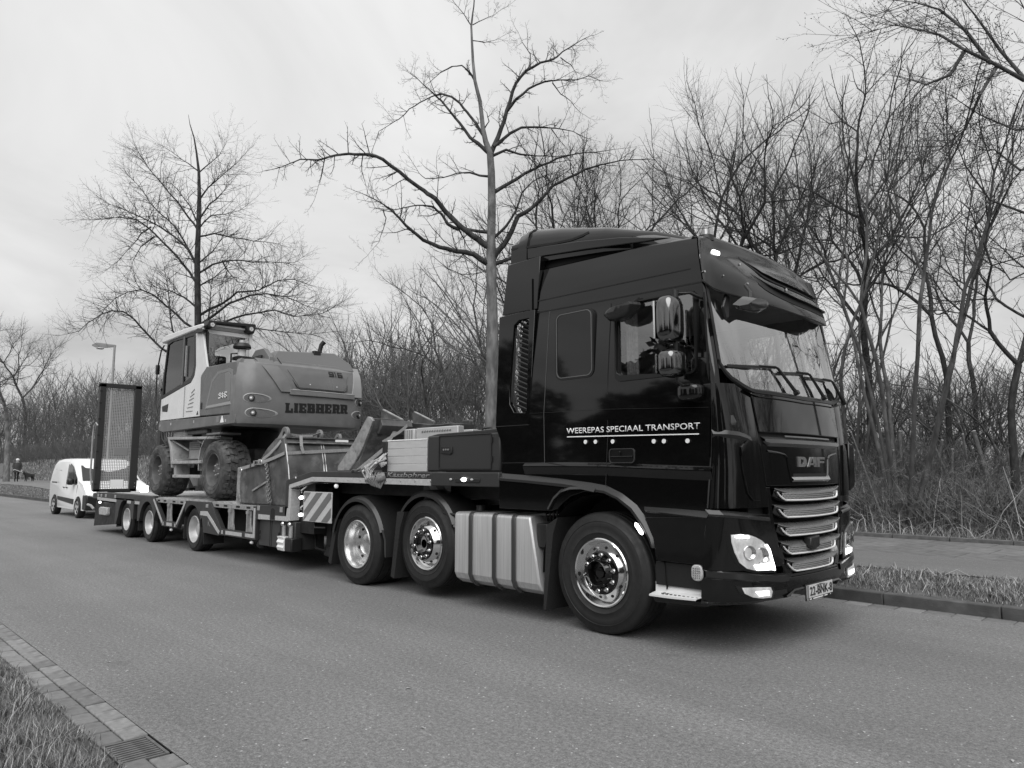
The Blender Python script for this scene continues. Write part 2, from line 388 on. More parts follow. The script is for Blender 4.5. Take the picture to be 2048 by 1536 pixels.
def front_patch(name, zs, ylo, yhi, mt, parent, off=0, n=14, thick=.012, bevel=.004, ang=35):
    """panel following the front of the cab between y=ylo(z) and y=yhi(z)"""
    vs = []; fs = []; K = len(zs)
    for side in (0, 1):
        for z in zs:
            a, b = ylo(z), yhi(z)
            for i in range(n+1):
                t = i/n
                y = a+(b-a)*(1-math.cos(PI*t))/2
                vs.append((FX(max(y, YS(z)), z)+off-(thick if side else 0), y, z))
    w = n+1; H = K*w
    for k in range(K-1):
        for i in range(n):
            q = (k*w+i, k*w+i+1, (k+1)*w+i+1, (k+1)*w+i); fs.append(q); fs.append(tuple(H+j for j in q[::-1]))
    rim = [i for i in range(w)]+[k*w+n for k in range(1, K)]+[(K-1)*w+i for i in range(n-1, -1, -1)]+[k*w for k in range(K-2, 0, -1)]
    for i in range(len(rim)):
        a, b = rim[i], rim[(i+1) % len(rim)]; fs.append((b, a, H+a, H+b))
    return MB().add(vs, fs).build(name, mt, parent, bevel=bevel, ang=ang)
def face_poly(name, poly, mt, parent, off=0, thick=.02, bevel=.003, pl=None):
    """small flat-ish plate on the front: poly of (y,z) wrapped on the surface"""
    n = len(poly); cy = sum(p[0] for p in poly)/n; cz = sum(p[1] for p in poly)/n; RK = (1, .8, .55, .3)
    def pt(y, z, o_):
        yy = min(max(y, YS(z)), 2.5-YS(z)); return (FX(yy, z)+o_, y, z)
    vs = []; fs = []
    for o_ in (off, off-thick):
        for k in RK: vs += [pt(cy+(y-cy)*k, cz+(z-cz)*k, o_) for y, z in poly]
        vs.append(pt(cy, cz, o_))
    H = len(RK)*n+1
    for sd in (0, 1):
        for r_ in range(len(RK)-1):
            for i in range(n):
                j = (i+1) % n; q = (r_*n+i, r_*n+j, (r_+1)*n+j, (r_+1)*n+i); fs.append(q if not sd else tuple(H+t for t in q[::-1]))
        b_ = (len(RK)-1)*n
        for i in range(n): q = (b_+i, b_+(i+1) % n, H-1); fs.append(q if not sd else tuple(H+t for t in q[::-1]))
    for i in range(n): fs.append((i, H+i, H+(i+1) % n, (i+1) % n))
    return MB().add(vs, fs).build(name, mt, parent, bevel=0)
def rrect(x0, x1, z0, z1, r, n=5, sk=None):
    """rounded rectangle polygon; sk: optional function moving a point"""
    P_ = []
    for cx, cz, a in ((x1-r, z1-r, 0), (x0+r, z1-r, 90), (x0+r, z0+r, 180), (x1-r, z0+r, 270)):
        for i in range(n+1):
            t = R(a+90*i/n); P_.append((cx+math.cos(t)*r, cz+math.sin(t)*r))
    return [sk(*p) for p in P_] if sk else P_
def ring_prism(mb, A, B, ya, yb):
    """frame between two loops of equal length in the XZ plane"""
    n = len(A); vs = [(x, ya, z) for x, z in A]+[(x, ya, z) for x, z in B]+[(x, yb, z) for x, z in A]+[(x, yb, z) for x, z in B]; fs = []
    for i in range(n):
        j = (i+1) % n
        fs += [(i, j, n+j, n+i), (2*n+j, 2*n+i, 3*n+i, 3*n+j), (j, i, 2*n+i, 2*n+j), (n+i, n+j, 3*n+j, 3*n+i)]
    return mb.add(vs, fs)

TR = thing('tractor_unit', 'glossy black three-axle tractor unit with lit headlights, coupled to the low loader', 'truck', (0, 1.25, 0))
BK = M['black']
# ---- side walls with window openings (near side y = YS, far side mirrored)
xs = [-.87, -.7, -.5, -.3, -.07, .13, .225, .4, .6, .8, 1.02, 1.09]
zs = [1.40, 1.5, 1.7, 1.85, 2.0, 2.24, 2.33, 2.5, 2.7, 2.93, 3.0, 3.06, 3.15, 3.25, 3.35, 3.42, 3.45]
def front_x(z): return XS(z)
def ztop(x): return tab(x, [(-.87, 3.49), (.47, 3.45), (1.0, 3.405)])
for side in (0, 1):
    mb = MB(); vs = []; fs = []
    X_ = xs+[None]
    for z in zs:
        for i, x in enumerate(X_):
            xx = front_x(z) if x is None else min(x, front_x(z)-.01)
            if x == -.87: xx = -.87+(z-2)*.075
            y = YS(z); zt_ = z if z < 3.3 else 3.3+(z-3.3)/.15*(ztop(xx)-3.3); vs.append((xx, y if not side else 2.5-y, zt_))
    w = len(X_)
    for k in range(len(zs)-1):
        for i in range(w-1):
            zc = (zs[k]+zs[k+1])/2; xc = ((X_[i])+(X_[i+1] or 1.15))/2
            if .225 < xc < 1.02 and 2.24 < zc < 2.93: continue
            fs.append((k*w+i, k*w+i+1, (k+1)*w+i+1, (k+1)*w+i))
    mb.add(vs, fs); o = mb.build('cab_side', BK, TR, ang=60)
    sm = o.modifiers.new('solid', 'SOLIDIFY'); sm.thickness = .03; sm.offset = -1 if side == 0 else 1
    sm.offset = 1 if False else -1
# panel seams and the door outline: thin dark grooves standing 1 mm proud read as gaps
def seam(path, w=.006, y=None, mt=None, name='door_gap', parent=None):
    mb = MB()
    for (x0, z0), (x1, z1) in zip(path[:-1], path[1:]):
        p = Vector((x0, (YS(z0) if y is None else y)-.0015, z0)); q = Vector((x1, (YS(z1) if y is None else y)-.0015, z1))
        mb.bar(p, q, .004, w, up=(0, 1, 0)) if False else mb.bar(p, q, w, .004, up=(0, 1, 0))
    return mb.build(name, mt or M['dark'], parent or TR)
seam([(.098, 1.31), (.115, 1.75), (.115, 2.3), (.145, 2.97)])
seam([(-.665, 1.5), (-.672, 2.0), (-.63, 2.99), (-.56, 3.43)], w=.004, mt=mat('seam_light', .1, .2), name='panel_gap')
seam([(-.862, 3.155), (-.4, 3.15), (.4, 3.14), (.975, 3.132)], w=.01, name='roof_panel_gap')
seam([(-.87, 3.035), (-.3, 3.02), (.5, 3.005), (1.09, 2.995)], w=.013, name='roof_panel_gap')
seam([(-.86, 2.008), (.11, 1.992), (1.14, 1.945)], w=.003, mt=mat('crease_glint', .03, .15), name='body_crease')  # paler strip stands in for the glint along the side crease
# roof shell
secs = []
for x in (-.80, -.3, .3, .8, .95):
    e = ztop(x)
    row = [(x, .145, e-.03), (x, .148, e-.002), (x, .19, e+.03), (x, .3, e+.05), (x, .8, e+.075), (x, 1.25, e+.085)]
    row = row+[(a, 2.5-b, c) for a, b, c in row[-2::-1]]
    secs.append(row)
MB().loft(secs, closed=True).build('roof', BK, TR, ang=50)
# front cap above the windscreen and the big visor
vrow = []
def VX(y, z):     # visor surface
    yy = y if y <= 1.25 else 2.5-y
    base = FX(max(yy, YS(min(z, 3.44))), min(z, 3.44))
    sb = min(1, max(0, yy-YS(min(z, 3.44)))/.45); bulge = .15*sb*sb*(3-2*sb)
    prof = tab(z, [(2.83, 1.05), (2.9, 1.12), (3.0, 1.06), (3.1, .9), (3.22, .5), (3.32, .12), (3.45, 0)])
    return base+bulge*prof+.012
def vis_lo(y):
    yy = y if y <= 1.25 else 2.5-y
    return tab(yy, [(0, 3.01), (.06, 3.0), (.2, 2.93), (.5, 2.865), (1.25, 2.85)])
vs = []; fs = []; n = 52; K = 14
def ysamp(i, ys0):
    """y across the front, sampled densely round both corners"""
    if i > 26: return 2.5-ysamp(52-i, ys0)
    if i <= 14: return .42-(.42-ys0)*math.cos(PI/2*i/14)**(1/1.1)
    return .42+.83*(i-14)/12
for k in range(K+5):
    for i in range(n+1):
        kk = min(k, K); y = ysamp(i, YS(3.1)); zl = vis_lo(max(y, .0)); z = zl+(3.40-zl)*kk/K; y = ysamp(i, YS(min(z, 3.44)))
        x = VX(y, z)
        if k > K:
            j = k-K; ed = min(1, min(y, 2.5-y)/.45); zr_ = 3.405+.085*ed
            x = x-(x-.93)*(0, .06, .25, .6, 1)[j]; z = z+(zr_+.02*ed-z)*(0, .45, .8, .97, 1.0)[j]
            yc = 1.25; y = yc+(y-yc)*(1-(0, .0, .005, .015, .03)[j])
        vs.append((x, y, z))
for k in range(K+4):
    for i in range(n): fs.append((k*(n+1)+i, k*(n+1)+i+1, (k+1)*(n+1)+i+1, (k+1)*(n+1)+i))
o = MB().add(vs, fs).build('roof_front', mat('black_visor', .008, .10), TR, ang=60)
# visor shelf underside, ribs and vents
rib = MB()
und = [[(VX(.06+2.38*i/24, vis_lo(.06+2.38*i/24)), .06+2.38*i/24, vis_lo(.06+2.38*i/24)) for i in range(25)],
       [(FX(.07+2.36*i/24, 2.97)-.0, .07+2.36*i/24, max(2.955, vis_lo(.06+2.38*i/24)+.02)) for i in range(25)]]
MB().loft(und, closed=False, caps=False).build('visor_underside', M['plastic'], TR, solid=.012)
def vpath(pts, n=24):
    ys_ = [p[0] for p in pts]; zs_ = [p[1] for p in pts]; out = []
    d = [0]
    for q in range(1, len(pts)): d.append(d[-1]+math.hypot(ys_[q]-ys_[q-1], zs_[q]-zs_[q-1]))
    for i in range(n+1):
        t = d[-1]*i/n; out.append((float(np.interp(t, d, ys_)), float(np.interp(t, d, zs_))))
    return out
for top_, bot_ in (([(.74, 3.325), (.85, 3.265), (.90, 3.20), (1.05, 3.165), (1.3, 3.15), (1.63, 3.148), (2.0, 3.155), (2.28, 3.18)], [(.76, 3.305), (.83, 3.225), (.89, 3.16), (1.02, 3.13), (1.28, 3.112), (1.6, 3.11), (2.0, 3.115), (2.28, 3.14)]),
                   ([(.70, 3.145), (.77, 3.09), (.83, 3.056), (.98, 3.026), (1.26, 3.0), (1.6, 2.995), (2.0, 3.0), (2.26, 3.03)], [(.69, 3.05), (.75, 3.01), (.84, 2.985), (1.04, 2.955), (1.3, 2.94), (1.6, 2.94), (2.0, 2.945), (2.26, 2.98)])):
    A_, B_ = vpath(top_), vpath(bot_)
    MB().loft([[(VX(y, z)+.004, y, z) for y, z in A_], [(VX(y, z)+.004, y, z) for y, z in B_]], closed=False, caps=False).build('visor_slot', M['dark'], TR, fix=False)
    up_ = [(y, z+.002) for y, z in A_]
    MB().loft([[(VX(y, z+.035)+.003, y, z+.035) for y, z in up_], [(VX(y, z)+.035*min(1, i/4, (24-i)/3), y, z+.004) for i, (y, z) in enumerate(up_)], [(VX(y, z)+.003, y, z-.006) for y, z in up_]], closed=False, caps=False).build('visor_rib', mat('black_visor', .009, .10), TR, ang=40)
for y, z, r_ in ((.632, 3.251, .009), (.105, 3.089, .009), (.293, 3.078, .006), (.499, 3.025, .008), (1.171, 3.085, .014), (2.10, 3.10, .014)):
    p = Vector((VX(y, z), y, z)); MB().cyl(p-Vector((.01, 0, 0)), p+Vector((.016, -.006, 0)), r_, n=8).build('visor_bolt', M['chrome'], TR)
# roof marker lamp and transparent beacon
p = Vector((VX(.41, 3.325)+.005, .40, 3.325)); MB().box(p.x-.03, p.x+.015, p.y-.05, p.y+.05, p.z-.015, p.z+.02).build('marker_lamp', M['lamp'], TR, bevel=.01)
bc = MB().lathe([(0, .09), (.05, .088), (.062, .075), (.066, 0), (.066, -.01)], (.93, .42, 3.50), (0, 0, 1), n=24).build('beacon', glass_mat('beacon_clear', .75, 1.5), TR)
MB().cyl((.93, .42, 3.45), (.93, .42, 3.505), .075, .068, n=20).build('beacon_base', M['plastic'], bc)
MB().cyl((.93, .42, 3.505), (.93, .42, 3.56), .035, n=12).build('reflector', M['chrome_soft'], bc)
# roof air deflector
pro = [(-1.0, 4.02), (-.6, 3.945), (0, 3.80), (.5, 3.655), (.85, 3.53), (1.03, 3.44)]
secs = []
for x, zt in pro:
    zb = tab(x, [(-1.0, 3.60), (-.5, 3.56), (.45, 3.47), (1.03, 3.40)])
    ye = tab(x, [(-1.0, .14), (0, .15), (.5, .24), (.85, .42), (1.03, .62)])
    h = zt-zb
    row = [(x, ye, zb), (x, ye, zb+h*.45), (x, ye+.015, zb+h*.62), (x, ye+.05, zb+h*.82), (x, ye+.13, zt-.02), (x, ye+.3, zt), (x, 1.25, zt+.03)]
    secs.append(row+[(a, 2.5-b, c) for a, b, c in row[-2::-1]])
MB().loft(secs).build('roof_deflector', BK, TR, ang=50)
secs = []
for x, zt, zb in ((-1.0, 4.02, 3.64), (-1.12, 4.0, 3.64), (-1.2, 3.95, 3.64), (-1.235, 3.84, 3.64)):
    row = [(x, .115, zb), (x, .12, zb+.16), (x, .13, zb+.2), (x, .16, zt-.08), (x, .24, zt-.02), (x, .42, zt), (x, 1.25, zt+.02)]
    secs.append(row+[(a, 2.5-b, c) for a, b, c in row[-2::-1]])
MB().loft(secs).build('deflector_spoiler', BK, TR, ang=50)
g = MB()
gp = [(-1.235, 3.80), (-1.01, 3.775), (-.65, 3.735), (-.4, 3.72), (-.27, 3.735), (-.20, 3.755)]
def DY(x, z):
    zt = tab(x, [(p_[0], p_[1]) for p_ in pro]); zb = tab(x, [(-1.0, 3.60), (-.5, 3.56), (.45, 3.47), (1.03, 3.40)])
    ye = tab(x, [(-1.0, .14), (0, .15), (.5, .24), (.85, .42), (1.03, .62)]); return ye+tab((z-zb)/(zt-zb), [(0, 0), (.45, 0), (.62, .015), (.82, .05), (.97, .13), (1, .3)])
for (a, b), (c, d) in zip(gp[:-1], gp[1:]): g.bar((a, .122 if a < -1 else DY(a, b)-.004, b), (c, .13 if c < -1 else DY(c, d)-.004, d), .022, .012, up=(0, 1, 0))
g.build('deflector_gap', M['dark'], TR)
# lower side of deflector fairing and dark slot with the roof
MB().prism([(-1.24, 3.80), (-1.245, 3.655), (-.78, 3.63), (-.2, 3.575), (.5, 3.49), (.75, 3.47), (.2, 3.60), (-.3, 3.68), (-.65, 3.72)], 'y', .125, .16).build('deflector_side', BK, TR, bevel=.008)
MB().box(-.95, .3, .2, 2.3, 3.40, 3.60).build('deflector_base', M['dark'], TR)
# side fairing behind the door with the slatted intake
for side in (0, 1):
    f = (lambda y: y) if not side else (lambda y: 2.5-y)
    # upper fairing
    a = MB().prism([(-.765, 3.62), (-1.24, 3.62), (-1.325, 3.085), (-.808, 3.075)], 'y', f(.075), f(.16)).build('side_fairing_top', BK, TR, bevel=.006)
    # main fairing with opening
    inner = [(-.885, 2.985), (-1.03, 2.985), (-1.10, 2.94), (-1.165, 2.3), (-1.165, 2.12), (-1.10, 2.03), (-.945, 2.02), (-.925, 2.05)]
    outer = [(-.80, 3.06), (-1.03, 3.06), (-1.325, 3.06), (-1.36, 2.3), (-1.375, 2.0), (-1.38, 1.90), (-.90, 1.90), (-.878, 2.0)]
    mb = MB(); ring_prism(mb, outer, inner, f(.03), f(.08)); fr = mb.build('side_fairing', BK, TR, bevel=.005)
    MB().prism([(x, z) for x, z in inner], 'y', f(.16), f(.17)).build('intake_back', M['dark'], fr)
    if side == 0:
        # polished inner lip and slats
        MB().prism([(-1.10, 2.95), (-1.14, 2.93), (-1.185, 2.2), (-1.16, 2.14)], 'y', .055, .075).build('intake_lip', mat('intake_lip', .05, .3), fr)
        first = None
        for k in range(19):
            z = 2.06+k*.05
            b = MB().bar((-.925+(z-2)*.04, .075, z-.02), (-1.135+(z-2)*.075, .095, z+.055), .03, .012, up=(0, 1, 1)); b.build('intake_slat', mat('slat_black', .03, .5), fr)
        MB().bar((-.925, .06, 2.04), (-.882, .06, 2.98), .018, .02, up=(0, 1, 0)).build('intake_post', mat('slat_black', .03, .5), fr)
# lower rear quarter below 1.9
for side in (0, 1):
    f = (lambda y: y) if not side else (lambda y: 2.5-y)
    MB().prism([(-.87, 1.90), (-1.38, 1.90), (-1.30, 1.75), (-1.265, 1.60), (-1.265, 1.40), (-.87, 1.39)], 'y', f(.028), f(.07)).build('rear_quarter_panel', BK, TR, bevel=.004)
# cab back wall, floor, ceiling, far wall liner
MB().box(-.9, -.87, .06, 2.44, 1.1, 3.40).build('cab_back_wall', BK, TR)
MB().box(-.86, -.84, .09, 2.41, 1.5, 3.0).build('cab_back_liner', M['trim'], TR)
MB().box(-.86, 1.05, .1, 2.4, 1.25, 1.40).build('cab_floor', M['dark'], TR)
MB().box(-.86, 1.02, .1, 2.4, 3.05, 3.07).build('cab_ceiling', M['trim'], TR)
# ---- lower side: sill step, door lower, wheel arch flare, step panel
for side in (0, 1):
    f = (lambda y: y) if not side else (lambda y: 2.5-y)
    def xz(path, yo): return [(x, f(yo), z) for x, z in path]
    sp = [(-.93, 1.508), (-.4, 1.506), (.102, 1.499), (.6, 1.48), (1.165, 1.463)]
    rows = [[(x, f(.02), z+.012) for x, z in sp], [(x, f(-.018), z-.022) for x, z in sp], [(x, f(-.018), z-.03) for x, z in sp], [(x, f(.01), z-.1) for x, z in sp], [(x, f(.03), z-.13) for x, z in sp]]
    MB().loft(rows, closed=False, caps=False).build('door_sill', M['black2'], TR, ang=20)
    band_t = [(-1.265, 1.425), (-.87, 1.405), (-.41, 1.372), (-.1, 1.345), (.1, 1.318), (.275, 1.25), (.43, 1.155), (.55, 1.02), (.632, .89), (.648, .80)]
    band_b = [(-1.265, 1.365), (-.87, 1.345), (-.41, 1.318), (-.1, 1.285), (.1, 1.262), (.255, 1.205), (.395, 1.12), (.505, .995), (.578, .875), (.60, .80)]
    inn = [(-1.265, 1.34), (-.87, 1.32), (-.41, 1.29), (-.1, 1.26), (.1, 1.24), (.24, 1.19), (.38, 1.10), (.49, .98), (.565, .87), (.59, .80)]
    rows = [xz(band_t, .022), xz(band_b, -.028), xz(inn, -.03), xz(inn, .10)]
    MB().loft(rows, closed=False, caps=False).build('wheel_arch_flare', mat('flare_black', .02, .22), TR, ang=20)
    # door lower skin between sill and band
    poly = [(-1.265, 1.52), (-1.265, 1.40), (-.87, 1.39), (-.41, 1.35), (.1, 1.30), (.275, 1.23), (.43, 1.13), (.52, 1.04), (1.13, 1.07), (1.165, 1.47), (.6, 1.49), (-.8, 1.52)]
    MB().prism(poly, 'y', f(.012), f(.05)).build('door_lower', M['black2'], TR, bevel=.003)
    # rear wing panel with its own arch
    poly = [(-1.265, 1.36), (-.87, 1.34), (-.41, 1.31), (.08, 1.26), (.0, 1.245), (-.14, 1.248), (-.301, 1.204), (-.40, 1.14), (-.47, 1.08), (-.55, 1.06), (-1.265, 1.06)]
    MB().prism(poly, 'y', f(-.022), f(.04)).build('wing_panel', M['black2'], TR, bevel=.004)
    ar = [(-.60, 1.08), (-.52, 1.19), (-.42, 1.265), (-.30, 1.298), (-.15, 1.305), (.0, 1.285)]
    ai = [(-.56, 1.07), (-.49, 1.17), (-.40, 1.238), (-.29, 1.268), (-.15, 1.272), (.0, 1.25)]
    MB().loft([xz(ar, -.022), xz(ai, -.05), xz(ai, .02)], closed=False, caps=False).build('wing_lip', mat('flare_black', .02, .22), TR, ang=20)
    # inner wheel housing
    MB().lathe([(.72, 0), (.72, .55)], (0, 0.06 if not side else 1.89, .53), (0, 1, 0), n=24, a0=0).build('wheel_housing', M['dark'], TR) if False else None
    hs = []
    for k in range(13):
        a = R(-5+190*k/12); hs.append((math.cos(a)*.7, .53+math.sin(a)*.7))
    MB().loft([xz(hs, .02), xz(hs, .62)], closed=False, caps=False).build('wheel_housing', M['plastic'], TR, ang=60)
    # front lower panels towards the step
    MB().prism([(.52, 1.05), (.60, .88), (.625, .70), (1.09, .70), (1.125, 1.075)], 'y', f(-.012), f(.05)).build('step_panel', M['black2'], TR, bevel=.004)
    MB().loft([[(x, f(.012), z) for x, z in ((.50, 1.135), (.8, 1.13), (1.13, 1.118))], [(x, f(-.03), z) for x, z in ((.53, 1.105), (.8, 1.09), (1.12, 1.072))], [(x, f(-.015), z) for x, z in ((.53, 1.09), (.8, 1.075), (1.12, 1.06))]], closed=False, caps=False).build('panel_edge', mat('flare_black', .02, .22), TR, ang=20)
    MB().prism([(.585, .655), (.59, .50), (1.09, .50), (1.11, .69), (.60, .69)], 'y', f(.03), f(.1)).build('step_riser', M['plastic'], TR, bevel=.003)
    st = MB().prism([(.57, .50), (1.11, .545), (1.02, .435), (.565, .42)], 'y', f(-.02), f(.0)) if False else MB()
    st.loft([[(.57, f(.06), .52), (.75, f(.06), .51), (.85, f(.07), .525), (1.11, f(.07), .535)], [(.57, f(.055), .44), (.75, f(.04), .455), (.85, f(.04), .46), (1.07, f(.06), .46)], [(.57, f(-.04), .425), (.75, f(-.05), .43), (.85, f(-.05), .432), (1.02, f(-.045), .437)], [(.57, f(-.04), .412), (.75, f(-.05), .415), (.85, f(-.05), .418), (1.01, f(-.045), .424)]], closed=False, caps=False)
    sto = st.build('entry_step', mat('step_aluminium', .7, .4, metal=.1), TR, ang=25, solid=.006)
    if not side:
        for k in range(9):
            for j in range(3): MB().box(.68+k*.04, .70+k*.04, -.03+j*.025, -.018+j*.025, .44, .446).build('tread_bar', M['plastic'], sto)
    MB().prism([(.57, .41), (1.0, .42), (1.10, .42), (1.08, .38), (.6, .36)], 'y', f(-.01), f(.2)).build('step_underside', M['black2'], TR, bevel=.01)
# marker lamp on the arch, side lamp, handle, mudflap
MB().prism(rrect(-.055, .055, -.016, .016, .014), 'y', -.055, -.03)
mb = MB(); c0 = Vector((.485, -.05, .953)); d = Vector((.06, 0, -.075)); mb.tube([c0-d*.6, c0-d*.4, c0+d*.4, c0+d*.6], [.008, .017, .017, .008], n=10); mb.build('marker_lamp', M['lamp'], TR)
sd = MB().prism(rrect(.965, 1.065, .575, .70, .04), 'y', -.03, .0).build('side_lamp', M['lens'], TR, bevel=.008)
first = None
for k in range(4):
    for j in range(5): MB().cyl((.99+k*.017, -.034, .60+j*.018), (.99+k*.017, -.028, .60+j*.018), .006, n=6).build('lens_cell', M['chrome'], sd)
hd = MB(); ring_prism(hd, rrect(.13, .41, 1.505, 1.635, .035), rrect(.138, .402, 1.513, 1.627, .03), .01, .025); hf = hd.build('door_handle', mat('handle_edge', .05, .2), TR)
MB().prism(rrect(.14, .40, 1.515, 1.625, .03), 'y', .016, .022).build('handle_recess', mat('black_paint_deep', .003, .3), hf)
MB().box(.15, .39, .002, .018, 1.555, 1.568).build('handle_bar', M['black'], hf, bevel=.005)
MB().box(.25, .262, .002, .018, 1.575, 1.61).build('handle_lock', M['black'], hf, bevel=.003)
MB().prism([(-.645, .92), (-.692, .135), (-.66, .12), (-.56, .85), (-.5, 1.0)], 'y', .02, .42).build('mudflap', mat('mudflap_rubber', .012, .8, bump=.6, bscale=60), TR)
# far-side simple undertray, chassis and body block behind front wheels
MB().box(-4.6, 1.2, .78, .9, .72, .98).box(-4.6, 1.2, 1.6, 1.72, .72, .98).box(-4.3, -3.6, .9, 1.6, .75, .9).box(-.1, .1, .4, 2.1, .45, .6).box(-4.05, -3.85, .6, 1.9, .42, .6).box(-2.7, -2.5, .4, 2.1, .5, .68).build('chassis', M['frame'], TR)
MB().box(-.85, 1.0, .45, 2.05, .55, 1.3).build('engine_block', M['dark'], TR)
MB().cyl((-3.9, 1.25, 1.0), (-3.9, 1.25, 1.12), .45, n=24).build('fifth_wheel', M['frame'], TR)
# ---- fuel tank with straps
tk = [(-.02, .99), (-.03, .96), (-.03, .36), (0.0, .30), (.08, .25), (.16, .235), (.55, .235), (.62, .3), (.62, .95), (.58, .99), (.02, 1.0)]
def tank_sec(x, sl=0): return [(x+(z-.99)*0+sl*(1-(z-.235)/.76), y+.01, z) for y, z in tk]
tank = MB().loft([tank_sec(-1.975), tank_sec(-1.4), tank_sec(-.835, .155)]).build('fuel_tank', M['alu'], TR, bevel=.018, ang=25)
for xc in (-1.70, -1.335, -1.02):
    if xc == -1.02: xc = -1.05
    path = [(xc, y+.01, z) for y, z in [(.5, 1.005), (-.0, 1.005), (-.028, .985), (-.04, .95), (-.04, .36), (-.01, .29), (.07, .235), (.3, .222)]]
    mb = MB()
    rows = [[(x-.028, y, z) for x, y, z in path], [(x-.02, y-.006, z) for x, y, z in path], [(x+.02, y-.006, z) for x, y, z in path], [(x+.028, y, z) for x, y, z in path]]
    mb.loft(rows, closed=False, caps=False).build('tank_strap', mat('strap_steel', .07, .35, metal=.5), tank, ang=30, solid=.004)
MB().cyl((-1.85, .25, 1.0), (-1.85, .25, 1.06), .05, n=16).build('filler_cap', M['plastic'], tank)
MB().box(-.80, -.66, .04, .16, .70, .93).build('side_valve', M['plastic'], TR, bevel=.01); MB().ball((-.83, .02, .82), .018, n=10).build('marker_lamp', M['lamp_s'], TR)
for k in range(4): MB().tube([(-.75+.04*k, .15, .95), (-.74+.05*k, .12, 1.02+.01*k), (-.68+.03*k, .2, 1.08)], .01, n=6).build('air_hose', M['plastic'], TR)
# ---- wheels
wheel(TR, 0, .02, .535, .535, .2985, .38, 'front'); wheel(TR, 0, 2.1, .535, .535, .2985, .38, 'front', mirror=True)
wheel(TR, -2.6, .06, .607, .507, .2985, .3, 'mid'); wheel(TR, -2.6, 2.14, .607, .507, .2985, .3, 'mid', mirror=True)
wheel(TR, -3.95, 0, .507, .507, .2985, .6, 'drive'); wheel(TR, -3.95, 1.9, .507, .507, .2985, .6, 'drive', mirror=True)
# fenders over the two rear axles
def fender(xc, zc, r, a0, a1, y0, y1, name='fender'):
    for yy0, yy1 in ((y0, y1), (2.5-y1, 2.5-y0)):
        n = 18; A = []
        s_ = 1 if yy0 < 1 else -1
        oy = yy0 if s_ > 0 else yy1
        rows = [[], [], [], [], []]
        for k in range(n+1):
            a = R(a0+(a1-a0)*k/n); c, s = math.cos(a), math.sin(a)
            for i, (dr, dy) in enumerate(((-.045, 0), (-.01, .0), (.022, .035), (.03, .08), (.03, abs(yy1-yy0)))):
                rows[i].append((xc+c*(r+dr), oy+s_*dy, zc+s*(r+dr)))
        MB().loft(rows, closed=False, caps=False).build(name, mat('fender_black', .022, .3, bump=.03), TR, ang=25, solid=.006)
fender(-3.95, .507, .585, 18, 168, -.01, .6)
fender(-2.6, .607, .58, 25, 165, .04, .45)
MB().loft([[(-3.38, -.005, .72), (-3.32, -.005, .60), (-3.30, -.005, .40)], [(-3.33, -.012, .72), (-3.275, -.012, .60), (-3.27, -.012, .40)], [(-3.33, .5, .72), (-3.275, .5, .60), (-3.27, .5, .40)]], closed=False, caps=False).build('fender_skirt', mat('fender_black', .022, .3), TR, solid=.006)
for x, z0, z1 in ((-3.13, .16, .95), (-4.58, .2, .80)):
    MB().prism([(x-.09, z0+.02), (x-.02, z0), (x+.08, z1-.2), (x+.16, z1), (x+.02, z1)], 'y', .03, .45).build('mudflap', mat('mudflap_rubber', .012, .8, bump=.6, bscale=60), TR)
MB().cyl((-2.06, .05, .84), (-2.06, .12, .84), .022, n=12).build('marker_lamp', M['chrome'], TR)
MB().tube([(-2.3, .08, .97), (-2.05, .05, .96), (-1.95, .1, .95)], .012, n=6).build('bracket', M['plastic'], TR)
# ---- door window, far window and side window
def swin(side):
    f = (lambda y: y) if not side else (lambda y: 2.5-y)
    def sk(x, z):
        zb = 2.30-(x-.2)*.085 if False else 0
        return (x, z)
    A = [(x, z) for x, z in rrect(.203, 1.036, 2.232, 2.938, .06)]
    B = []
    for x, z in rrect(.215, 1.025, 2.245, 2.925, .05):
        if z < 2.4: z += (1.03-x)*.055
        B.append((x, z))
    mb = MB(); ring_prism(mb, A, B, f(.018), f(.06)); o = mb.build('door_window_frame', mat('window_rubber', .012, .35), TR, ang=40)
    MB().prism(B, 'y', f(.062), f(.066)).build('window_pane', M['glass'], o)
swin(0); swin(1)
W1 = rrect(-.50, -.07, 2.33, 2.945, .06)
mb = MB(); ring_prism(mb, rrect(-.525, -.045, 2.305, 2.965, .075), W1, .028, .06); wf = mb.build('side_window_frame', mat('window_rubber', .012, .35), TR)
mb = MB(); ring_prism(mb, rrect(-.508, -.062, 2.322, 2.952, .064), W1, .024, .04); mb.build('window_seal', mat('seal_light', .16, .2, metal=.4), wf)
MB().prism(W1, 'y', .030, .05).build('window_pane', mat('tinted_pane', .012, .04), wf)
# curtain and bits visible inside
cu = MB(); rows = [[], []]
for i in range(24):
    x = .24+.13*i/23; rows[0].append((x, .16+.015*math.sin(i*1.5), 2.2)); rows[1].append((x-.01, .16+.015*math.sin(i*1.5), 2.95))
cu.loft(rows, closed=False, caps=False).build('curtain', mat('curtain_cloth', .3, .9, var=.3, scale=30), TR, ang=60)
